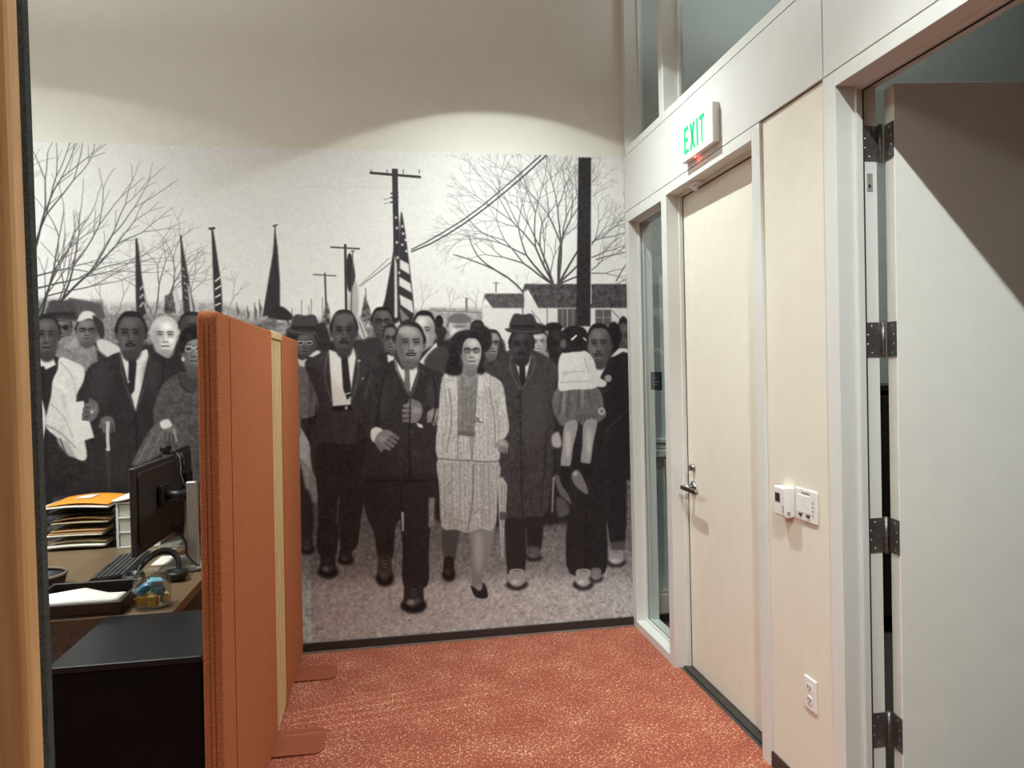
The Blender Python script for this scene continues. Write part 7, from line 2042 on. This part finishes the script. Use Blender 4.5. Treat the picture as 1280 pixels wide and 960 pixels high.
def draw_print():
    pr = Print()
    for o in json.loads(PRINT_SHAPES):
        if o[0] == 'p':
            p = np.array(o[6:], float).reshape(-1, 2)/2
            if o[3]: p = smooth_closed(p)
            pr.fill(p, o[1]/255, o[2], o[4], None if o[5] < 0 else o[5]/255)
        elif o[0] == 'l': pr.stroke(np.array(o[5:], float).reshape(-1, 2)/2, o[3], o[4], o[1]/255, o[2])
        elif o[0] == 's':                       # gravel specks on the road
            q = random.Random(o[2])
            for _ in range(o[3]):
                x = q.uniform(o[4], o[6]); v = q.random()**.8; y = o[5] + v*(o[7]-o[5]); ln = (1.2+4.5*v)*q.uniform(.5, 1.4)
                pr.stroke(np.array([(x-ln, y+q.uniform(-1, 1)), (x, y), (x+ln, y+q.uniform(-1, 1))]), 1.4+1.4*v, 1.0, o[1]/255 + q.uniform(-.06, .1), 1)
        else: pr.tree(o[6], o[7], o[8], o[9], o[10], o[3], random.Random(o[2]), o[5], o[1]/255)
    a = box_blur(pr.a, 1)*.6 + pr.a*.4
    a = a + .008*pr.fine + .003*pr.mid
    for x in range(PW-620, 0, -540): a[:, x:x+2] -= .015                 # joins between the printed drops
    a = np.clip(a, 0, 1)
    # warm black and paper white of the print
    lo = np.array((.108, .088, .098)); hi = np.array((.912, .902, .884))
    rgb = lo + (hi-lo)*((a[..., None]-.10)/.83)
    rgba = np.ones((PH, PW, 4), np.float32); rgba[..., :3] = np.clip(rgb, 0, 1)
    im = bpy.data.images.new('crowd_print', PW, PH); im.pixels.foreach_set(rgba[::-1].ravel()); im.update(); im.pack()
    return im
t = NT('printed_mural')
uv = t.n('ShaderNodeUVMap'); ti = t.n('ShaderNodeTexImage'); ti.image = draw_print(); ti.extension = 'EXTEND'
t.l(uv.outputs[0], ti.inputs[0]); t.l(ti.outputs[0], t.b.inputs['Base Color']); t.set(Roughness=.5); t.b.inputs['Specular IOR Level'].default_value = .25
b = MB(); b.faces([(MX0, -.0022, MZB), (-.001, -.0022, MZB), (-.001, -.0022, MZT), (MX0, -.0022, MZT), (MX0, -.0002, MZB), (-.001, -.0002, MZB), (-.001, -.0002, MZT), (MX0, -.0002, MZT)],
                  [(0, 1, 2, 3), (0, 3, 7, 4), (1, 5, 6, 2), (3, 2, 6, 7), (0, 4, 5, 1), (4, 7, 6, 5)])
mo = b.build('wall_mural', t.m)
ul = mo.data.uv_layers.new(name='UVMap')
for lp in mo.data.loops:
    v = mo.data.vertices[lp.vertex_index].co; ul.data[lp.index].uv = ((v.x-MX0)/(-MX0), (v.z-MZB)/(MZT-MZB))
tag(mo, 'large black-and-white photo mural of a crowd marching with flags on the back wall', 'mural')
# ------------------------------------------------------------------ the felt partition
pt = thing('felt_partition', 'rust-orange folding felt partition standing on the carpet beside the desk', 'partition', (-1.97, -1.1, 0))
PX0, PX1 = -2.026, -1.97
def felt_panel(y0, y1, radii):
    b = MB(); o = rrect(y0, y1, .018, 1.785, radii, 6); b.prism(o, 'x', PX0, PX1)
    return b.build('felt_panel', M['felt'], pt, bevel=.007)
fa = felt_panel(-2.06, -1.020, [.02, .0, .0, .03]); fb = felt_panel(-.712, -.065, [.0, .05, .06, .0])
sm = MB(); sm.box(PX1-.001, PX1+.0012, -1.882, -1.879, .03, 1.772); sm.box(PX0+.020, PX0+.0215, -2.0608, -2.058, .04, 1.74); sm.box(PX1-.0225, PX1-.021, -2.0608, -2.058, .04, 1.74)
sm.build('seam', M['felt_seam'], fa)
# open slats between the two panels: the lamp over the desk shines through their gaps
for i in range(5):
    y0 = -1.019 + .014 + i*.0602
    MB().box(PX0+.026, PX1-.004, y0, y0+.038, .03, 1.752, bev=.002).build('slat', M['pine'], pt)
MB().box(PX0+.010, PX1-.006, -1.018, -.714, .018, .040, bev=.002).build('slat_foot', M['pine'], pt)
MB().box(PX0+.006, PX1+.002, -1.018, -.714, 1.753, 1.786, bev=.003).build('slat_cap', M['pine'], pt)
for (y0, y1) in ((-1.178, -.945), (-.412, -.226)):
    for sgn in (1, -1):
        b = MB(); o = rrect(0, .215, y0, y1, [0, .045, .045, 0], 5)
        b.prism([((PX1-.012)+p[0], p[1]) if sgn > 0 else ((PX0+.012)-p[0], p[1]) for p in o], 'z', .0, .008)
        b.build('foot', M['rust_metal'], pt, bevel=.002)
pt.rotation_euler = (0, math.radians(.72), 0); pt.location.x = -1.966; pt.location.z = .003

# ------------------------------------------------------------------ the wooden screen close on the left
ws = thing('wooden_screen', 'tall honey-maple screen edge with grey felt backing, close at left', 'screen', (-1.85, -3.5, 0))
b = MB(); b.prism([(-1.819, -3.500), (-1.819, -3.522), (-1.821, -3.527), (-1.826, -3.529), (-2.9, -3.529), (-2.9, -3.500)], 'z', 0, 2.35)
b.build('wood_frame', M['maple'], ws, bevel=.003)
MB().box(-2.9, -1.8165, -3.4995, -3.479, .01, 2.34, bev=.004).build('felt_backing', M['grey_felt'], ws)
ws.location.y -= .0
# ------------------------------------------------------------------ desk
dk = thing('desk', 'L-shaped desk with a taupe woodgrain top behind the partition', 'desk', (-2.8, -.8, 0))
DX = -2.25
b = MB(); b.prism([(DX, -1.495), (DX, -.06), (-4.5, -.06), (-4.5, -.82), (-3.05, -.82), (-3.05, -1.495)], 'z', .703, .740)
b.build('desktop', M['desk'], dk, bevel=.003)
MB().box(-3.049, DX, -1.4985, -1.4951, .704, .7375).build('edge_band', M['desk_edge'], dk)
MB().box(DX-.06, DX-.02, -1.42, -.12, 0, .702, bev=.002).build('side_panel', M['dark_plastic'], dk)
MB().box(-4.44, -4.40, -.78, -.10, 0, .702, bev=.002).build('side_panel', M['dark_plastic'], dk)
MB().box(-3.03, -2.99, -1.46, -1.42, 0, .702, bev=.002).build('leg', M['dark_plastic'], dk)
MB().box(-4.40, -2.32, -.14, -.11, .3, .702).build('modesty_panel', M['dark_plastic'], dk)

cb = thing('file_cabinet', 'low black cabinet with a shiny top in front of the desk', 'cabinet', (-2.27, -1.75, 0))
CX0, CX1, CY0, CY1 = -2.468, -2.034, -1.985, -1.512
MB().box(CX0+.004, CX1-.004, CY0+.006, CY1-.004, .03, .724, bev=.002).build('body', M['cab'], cb)
MB().box(CX0, CX1, CY0, CY1, .725, .745, bev=.002).build('top', M['cab_top'], cb)
for z0, z1 in ((.04, .26), (.264, .484), (.488, .718)):
    dr = MB().box(CX0-.012, CX0+.003, CY0+.012, CY1-.010, z0, z1, bev=.003).build('drawer', M['cab'], cb)
    MB().box(CX0-.022, CX0-.012, CY0+.16, CY1-.16, z1-.04, z1-.03, bev=.002).build('handle', M['black_plastic'], dr)
MB().box(CX0+.02, CX1-.02, CY0+.02, CY1-.02, 0, .03).build('plinth', M['cab'], cb)

# leatherette tray with paper
TZ = .7405
tr = thing('desk_tray', 'dark leatherette paper tray on the front edge of the desk', 'tray', (-2.6, -1.38, TZ))
tx0, tx1, ty0, ty1, tz = -2.755, -2.425, -1.488, -1.235, .803
MB().box(tx0, tx1, ty0, ty1, TZ, TZ+.008).build('base', M['leather'], tr)
MB().box(tx0, tx1, ty0, ty0+.012, TZ+.008, tz-.012, bev=.003).build('front_wall', M['leather'], tr)
MB().box(tx0, tx1, ty1-.012, ty1, TZ+.008, tz+.004, bev=.003).build('back_wall', M['leather'], tr)
for a in (tx0, tx1-.012): MB().prism([(ty0+.012, TZ+.008), (ty1-.012, TZ+.008), (ty1-.012, tz+.002), (ty0+.012, tz-.013)], 'x', a, a+.012).build('side_wall', M['leather'], tr, bevel=.002)
b = MB(); b.grid(lambda u, v: (tx0+.016+u*.298, ty0+.016+v*(.085+.085*max(0, 1-abs(u-.42)*2.6)), .779+.008*(1-u)**2*v), 14, 6)
tag(b.build('paper_stack', M['paper'], solid=-.018), 'stack of white paper lying in the dark leatherette tray', 'paper')

# round dark bowl
bc = (-2.900, -1.06, .7405)
bo = thing('round_bowl', 'round dark bowl with a taupe rim on the desk behind the leatherette tray', 'bowl', bc)
MB().lathe([(0, 0), (.085, 0), (.108, .014), (.119, .060), (.114, .060), (.100, .016), (.08, .008), (0, .007)], bc, 36).build('bowl_body', M['black_plastic'], bo)
MB().lathe([(.1195, .056), (.1225, .060), (.1215, .066), (.113, .067), (.110, .055), (.1135, .0545)], bc, 36).build('rim', M['bowl_rim'], bo)

# keyboard: runs along the desk, user sits to its left
kb = thing('keyboard', 'slim black keyboard lying on the desk under the monitor', 'keyboard', (-2.665, -.78, .7405))
KR = Matrix.Translation((-2.658, -.785, .7405)) @ Matrix.Rotation(math.radians(4), 4, 'Z')
b = MB(); b.prism([(-.072, 0), (.072, 0), (.072, .022), (.066, .024), (-.066, .013), (-.072, .011)], 'y', -.225, .225, mat=KR); b.build('case', M['black_plastic'], kb)
ks = MB()
for r in range(6):
    x = -.057 + r*.0222; zc = .0135 + (x+.066)/.132*.011; n = 19; yy = -.214
    for c in range(n):
        if r == 0 and 6 <= c <= 10:
            if c == 6: ks.box(x-.008, x+.008, yy+c*.0226, yy+11*.0226-.004, zc-.002, zc+.005, bev=.0012, mat=KR)
            continue
        ks.box(x-.008, x+.008, yy+c*.0226, yy+c*.0226+.0186, zc-.002, zc+.005, bev=.0012, mat=KR)
ko = ks.build('keys', M['dark_plastic'], kb); ko['kind'] = 'stuff'

# monitors
def monitor(name, label, near, ang, width, h, zb, stand_xy, stand_top, cable):
    m = thing(name, label, 'monitor', (stand_xy[0], stand_xy[1], .7405))
    # local frame: u along width (from the near lower corner), v towards the back (+x side), w up
    T = Matrix.Translation((near[0], near[1], zb)) @ Matrix.Rotation(ang, 4, 'Z')
    b = MB()
    b.box(0, .024, 0, width, 0, h, bev=.003, mat=T)
    hs = b.build('housing', M['dark_plastic'], m)
    b = MB(); b.prism(rrect(.02, width-.02, .03, h-.02, .03), 'x', .024, .034, mat=T); b.build('rear_bulge', M['dark_plastic'], hs, bevel=.006)
    MB().box(-.0012, .0002, .006, width-.006, .010, h-.006, mat=T).build('screen', M['lcd'], m)
    sx, sy = stand_xy
    b = MB(); b.box(sx-.022, sx+.022, sy-.018, sy+.018, .752, stand_top, bev=.004); b.build('stand_column', M['silver'], m)
    b = MB(); b.prism([(p[0], p[1]) for p in rrect(sx-.115, sx+.055, sy-.12, sy+.12, .012)], 'z', .7405, .752); b.build('stand_base', M['silver'], m, bevel=.002)
    c = T @ Vector((.046, width/2, h*.58))
    b = MB(); b.tube([c, (sx-.02, sy, c.z)], .022, 12); b.box(c.x-.004, c.x+.016, c.y-.05, c.y+.05, c.z-.05, c.z+.05, bev=.004); b.build('arm', M['black_plastic'], m)
    if cable:
        b = MB(); b.tube(cable, .0045, 8); b.build('cable', M['black_plastic'], m)
    return m, T
m1, T1 = monitor('monitor', 'black monitor seen from behind, nearest the partition edge', (-2.530, -1.05), math.radians(-1.0), .56, .372, .846, (-2.345, -.80), 1.122,
        [(-2.50, -.62, .90), (-2.44, -.66, .86), (-2.40, -.72, .83), (-2.36, -.86, .80), (-2.30, -.95, .775), (-2.27, -1.02, .79)])
m2, T2 = monitor('monitor', 'second black monitor further back, behind the webcam', (-2.540, -.455), math.radians(2.0), .37, .41, .82, (-2.49, -.30), 1.02, None)
wc = thing('webcam', 'small black webcam clipped on the top edge between the monitors', 'webcam', (-2.53, -.5, 1.22))
b = MB(); b.box(-2.556, -2.520, -.535, -.455, 1.2345, 1.264, bev=.007, seg=2); b.build('body', M['black_plastic'], wc)
MB().box(-2.548, -2.522, -.515, -.475, 1.2195, 1.2345, bev=.003).build('clip', M['black_plastic'], wc)
b = MB(); b.tube([(-2.522, -.50, 1.245), (-2.492, -.505, 1.235), (-2.472, -.51, 1.20), (-2.460, -.53, 1.165), (-2.455, -.56, 1.135), (-2.425, -.62, 1.09), (-2.370, -.70, 1.04), (-2.315, -.78, .97), (-2.290, -.84, .90), (-2.270, -.88, .80)], .0032, 6)
b.tube([(-2.488, -.475, 1.225), (-2.474, -.485, 1.19), (-2.466, -.50, 1.16), (-2.462, -.48, 1.15), (-2.464, -.465, 1.19), (-2.476, -.475, 1.22)], .008, 7)
b.build('cable', M['black_plastic'], wc)
tag(MB().box(-2.545, -2.43, -.76, -.59, .7402, .7412).build('paper_sheet', M['paper']), 'white sheet of paper beside the silver monitor stand', 'paper')
b = MB(); b.grid(lambda u, v: (-2.60+u*.09, -.52+v*.05, .7415+.012*u*u), 5, 3)
tag(b.build('paper_slip', M['buff'], solid=.001), 'small curled paper slip on the desk behind the white sheet', 'paper')

# headset
hsn = thing('headset', 'black over-ear headset lying on the desk beside the jar', 'headset', (-2.43, -.98, .7405))
b = MB(); ca, sa = math.cos(math.radians(38)), math.sin(math.radians(38))
pts = [(-2.437+.082*math.cos(a), -1.03+.15*math.sin(a)*ca, .765+.115*math.sin(a)*sa) for a in [PI*(-.06+1.12*i/16) for i in range(17)]]
b.tube(pts, [.007+.008*math.sin(i/16*PI) for i in range(17)], 10); b.build('headband', M['black_plastic'], hsn, smooth=True)
for cx, cy, tilt in ((-2.352, -1.055, .15), (-2.522, -1.055, .4)):
    b = MB(); b.lathe([(0, .0), (.034, .0), (.044, .010), (.046, .024), (.040, .036), (.026, .038), (.022, .030), (0, .028)], n=22,
                      mat=Matrix.Translation((cx, cy, .7465)) @ Matrix.Rotation(tilt*.35, 4, 'X'))
    b.build('ear_cup', M['black_plastic'], hsn)
b = MB(); b.tube([(-2.345, -.98, .755), (-2.32, -.95, .7455), (-2.29, -.92, .7455), (-2.262, -.93, .7455)], .003, 6); b.build('cable', M['black_plastic'], hsn)

# sweets jar
jr = thing('sweets_jar', 'clear glass jar of wrapped sweets on the front corner of the desk', 'jar', (-2.345, -1.415, .7405))
jc = (-2.343, -1.412, .7405)
b = MB(); prof = [(0, .002), (.060, .002), (.066, .008), (.067, .085), (.064, .098), (.050, .108), (.049, .122), (.056, .128)]
b.lathe(prof + [(.0545, .1305), (.0465, .122), (.0475, .107), (.061, .096), (.064, .085), (.063, .011), (0, .006)], jc, 32)
b.build('glass_body', M['jar_glass'], jr)
def sweet(name, label, loc, size, rot, mat):
    b = MB(); sx, sy, sz = size; R_ = Matrix.Translation(loc) @ Matrix.Rotation(rot[2], 4, 'Z') @ Matrix.Rotation(rot[1], 4, 'Y') @ Matrix.Rotation(rot[0], 4, 'X')
    b.box(-sx, sx, -sy, sy, -sz, sz, bev=min(sx, sy, sz)*.5, seg=2, mat=R_)
    for s_ in (1, -1):
        b.faces([R_ @ Vector(p) for p in ((s_*sx*.9, 0, 0), (s_*sx*1.35, sy*.9, sz*.4), (s_*sx*1.4, 0, sz*-.5), (s_*sx*1.35, -sy*.9, sz*.4))], [(0, 1, 2), (0, 2, 3)])
    tag(b.build(name, M[mat]), label, 'sweet', 'wrapped sweets in the jar')
J = jc
sweet('wrapped_sweet', 'tan wrapped sweet at the left bottom of the jar', (J[0]-.028, J[1]-.016, J[2]+.031), (0.0213, 0.0187, 0.0213), (0, 0, .3), 'gold')
sweet('wrapped_sweet', 'tan wrapped sweet at the middle bottom of the jar', (J[0]+.012, J[1]-.034, J[2]+.031), (0.0187, 0.0137, 0.0213), (0, 0, -.2), 'gold')
sweet('wrapped_sweet', 'dark blue wrapped sweet tilted at the left of the jar', (J[0]-.025, J[1]-.014, J[2]+.071), (0.0238, 0.0175, 0.015), (.2, -.6, .2), 'blue')
sweet('wrapped_sweet', 'pale blue wrapped sweet on top in the jar', (J[0]+.020, J[1]-.018, J[2]+.098), (0.0213, 0.0163, 0.01), (.3, .2, .5), 'lightblue')
sweet('wrapped_sweet', 'blue wrapped sweet at the right of the jar', (J[0]+.026, J[1]-.012, J[2]+.068), (0.0213, 0.0175, 0.0163), (.2, .3, -.6), 'blue')
sweet('wrapped_sweet', 'buff wrapped sweet at the right bottom of the jar', (J[0]+.040, J[1]+.010, J[2]+.029), (0.0137, 0.0175, 0.0187), (0, .1, .6), 'buff')

# letter tray rack with its papers
rk = thing('letter_rack', 'black wire letter tray rack at the back of the desk', 'rack', (-3.0, -.2, .7405))
RX0, RX1, RY0, RY1 = -3.165, -2.850, -.325, -.065
for i, z in enumerate((.749, .812, .872, .922)):
    b = MB(); b.box(RX0, RX1, RY0, RY1, z-.0025, z); b.tube([(RX0, RY0, z+.012), (RX0, RY1, z+.012)], .0022, 6); b.tube([(RX1, RY0, z+.012), (RX1, RY1, z+.012)], .0022, 6)
    b.box(RX0, RX1, RY1-.002, RY1, z, z+.03)
    b.build('tray', M['black_plastic'], rk)
for x in (RX0-.003, RX1+.003):
    for y in (RY0+.02, RY1-.02):
        b = MB(); b.tube([(x, y, .7405), (x, y, .937)], .0035, 8); b.build('post', M['black_plastic'], rk)
def sheets(name, label, x0, x1, z, th, mat, group, bend=0, y0=-.345, y1=-.085, skew=0):
    b = MB(); b.grid(lambda u, v: (x0+(x1-x0)*u+skew*v, y0+(y1-y0)*v, z+bend*math.sin(u*PI*.9+.2)*(1-.5*v)), 10, 4)
    tag(b.build(name, M[mat], solid=-th), label, 'folder' if 'folder' in name else 'paper', group)
G = 'papers in the letter rack'
sheets('paper_pile', 'cream papers in the bottom tray of the letter rack', -3.155, -2.885, .7525, .012, 'paper', G, .006)
sheets('paper_folder', 'buff folder on the papers in the bottom letter tray', -3.140, -2.880, .7735, .005, 'buff', G, .010, -.335)
sheets('paper_pile', 'white papers lowest in the second letter tray', -3.155, -2.895, .8130, .006, 'paper', G, .002, -.35)
sheets('paper_folder', 'brown kraft folder, lower one in the second letter tray', -3.145, -2.885, .8215, .006, 'kraft', G, .002)
sheets('paper_folder', 'brown kraft folder, upper one in the second letter tray', -3.135, -2.880, .8315, .008, 'kraft', G, .004, -.34)
sheets('paper_folder', 'grey-buff folder in the third letter tray', -3.130, -2.870, .8735, .005, 'buff', G, .004)
sheets('paper_folder', 'curled kraft folder on top in the third letter tray', -3.125, -2.860, .8835, .006, 'kraft', G, .014, -.33)
sheets('paper_pile', 'white papers spilling over the top letter tray', -3.20, -2.86, .9465, .008, 'paper', G, .012, -.36)
b = MB(); b.grid(lambda u, v: (-3.16+.30*u+.02*v, -.345+.24*v, .9600+.020*math.sin(u*PI*.8+.3)+.012*v), 10, 5)
tag(b.build('orange_envelope', M['envelope'], solid=.003), 'orange envelope with a white label on top of the letter rack', 'envelope')
b = MB(); b.grid(lambda u, v: (-3.055+.075*u+.02*v, -.25+.08*v, .9645+.020*math.sin((u*.25+.36)*PI*.8+.3)+.012*(.33*v+.4)), 4, 4)
lb = b.build('address_label', M['paper'], bpy.data.objects['orange_envelope'], solid=.001)
# white drawer tower with papers on top
dt = thing('drawer_tower', 'white plastic three-drawer tower beside the letter rack', 'drawers', (-2.70, -.21, .7405))
b = MB(); x0, x1, y0, y1 = -2.822, -2.615, -.362, -.075
for a, c in ((x0, x0+.012), (x1-.012, x1)): b.box(a, c, y0, y1, .7405, .975)
for z in (.7405, .816, .890, .965): b.box(x0+.012, x1-.012, y0, y1, z, z+.010)
b.build('frame', M['white_plastic'], dt, bevel=.002)
for z in (.751, .826, .900):
    dr = MB().box(x0+.014, x1-.014, y0+.006, y1-.006, z+.001, z+.063, bev=.003).build('drawer', plain('frosted_drawer', (205, 200, 186), .35) if z < .76 else bpy.data.materials['frosted_drawer'], dt)
    MB().box(x0+.08, x1-.08, y0-.004, y0+.007, z+.040, z+.050, bev=.002).build('handle', M['white_plastic'], dr)
b = MB(); b.grid(lambda u, v: (-2.835+.24*u, -.37+.27*v, .987+.045*max(0, u-.1)*(1-.4*v)), 8, 3)
tag(b.build('paper_pile', M['paper'], solid=.010), 'white papers sloping on top of the white drawer tower', 'paper')
# ------------------------------------------------------------------ end
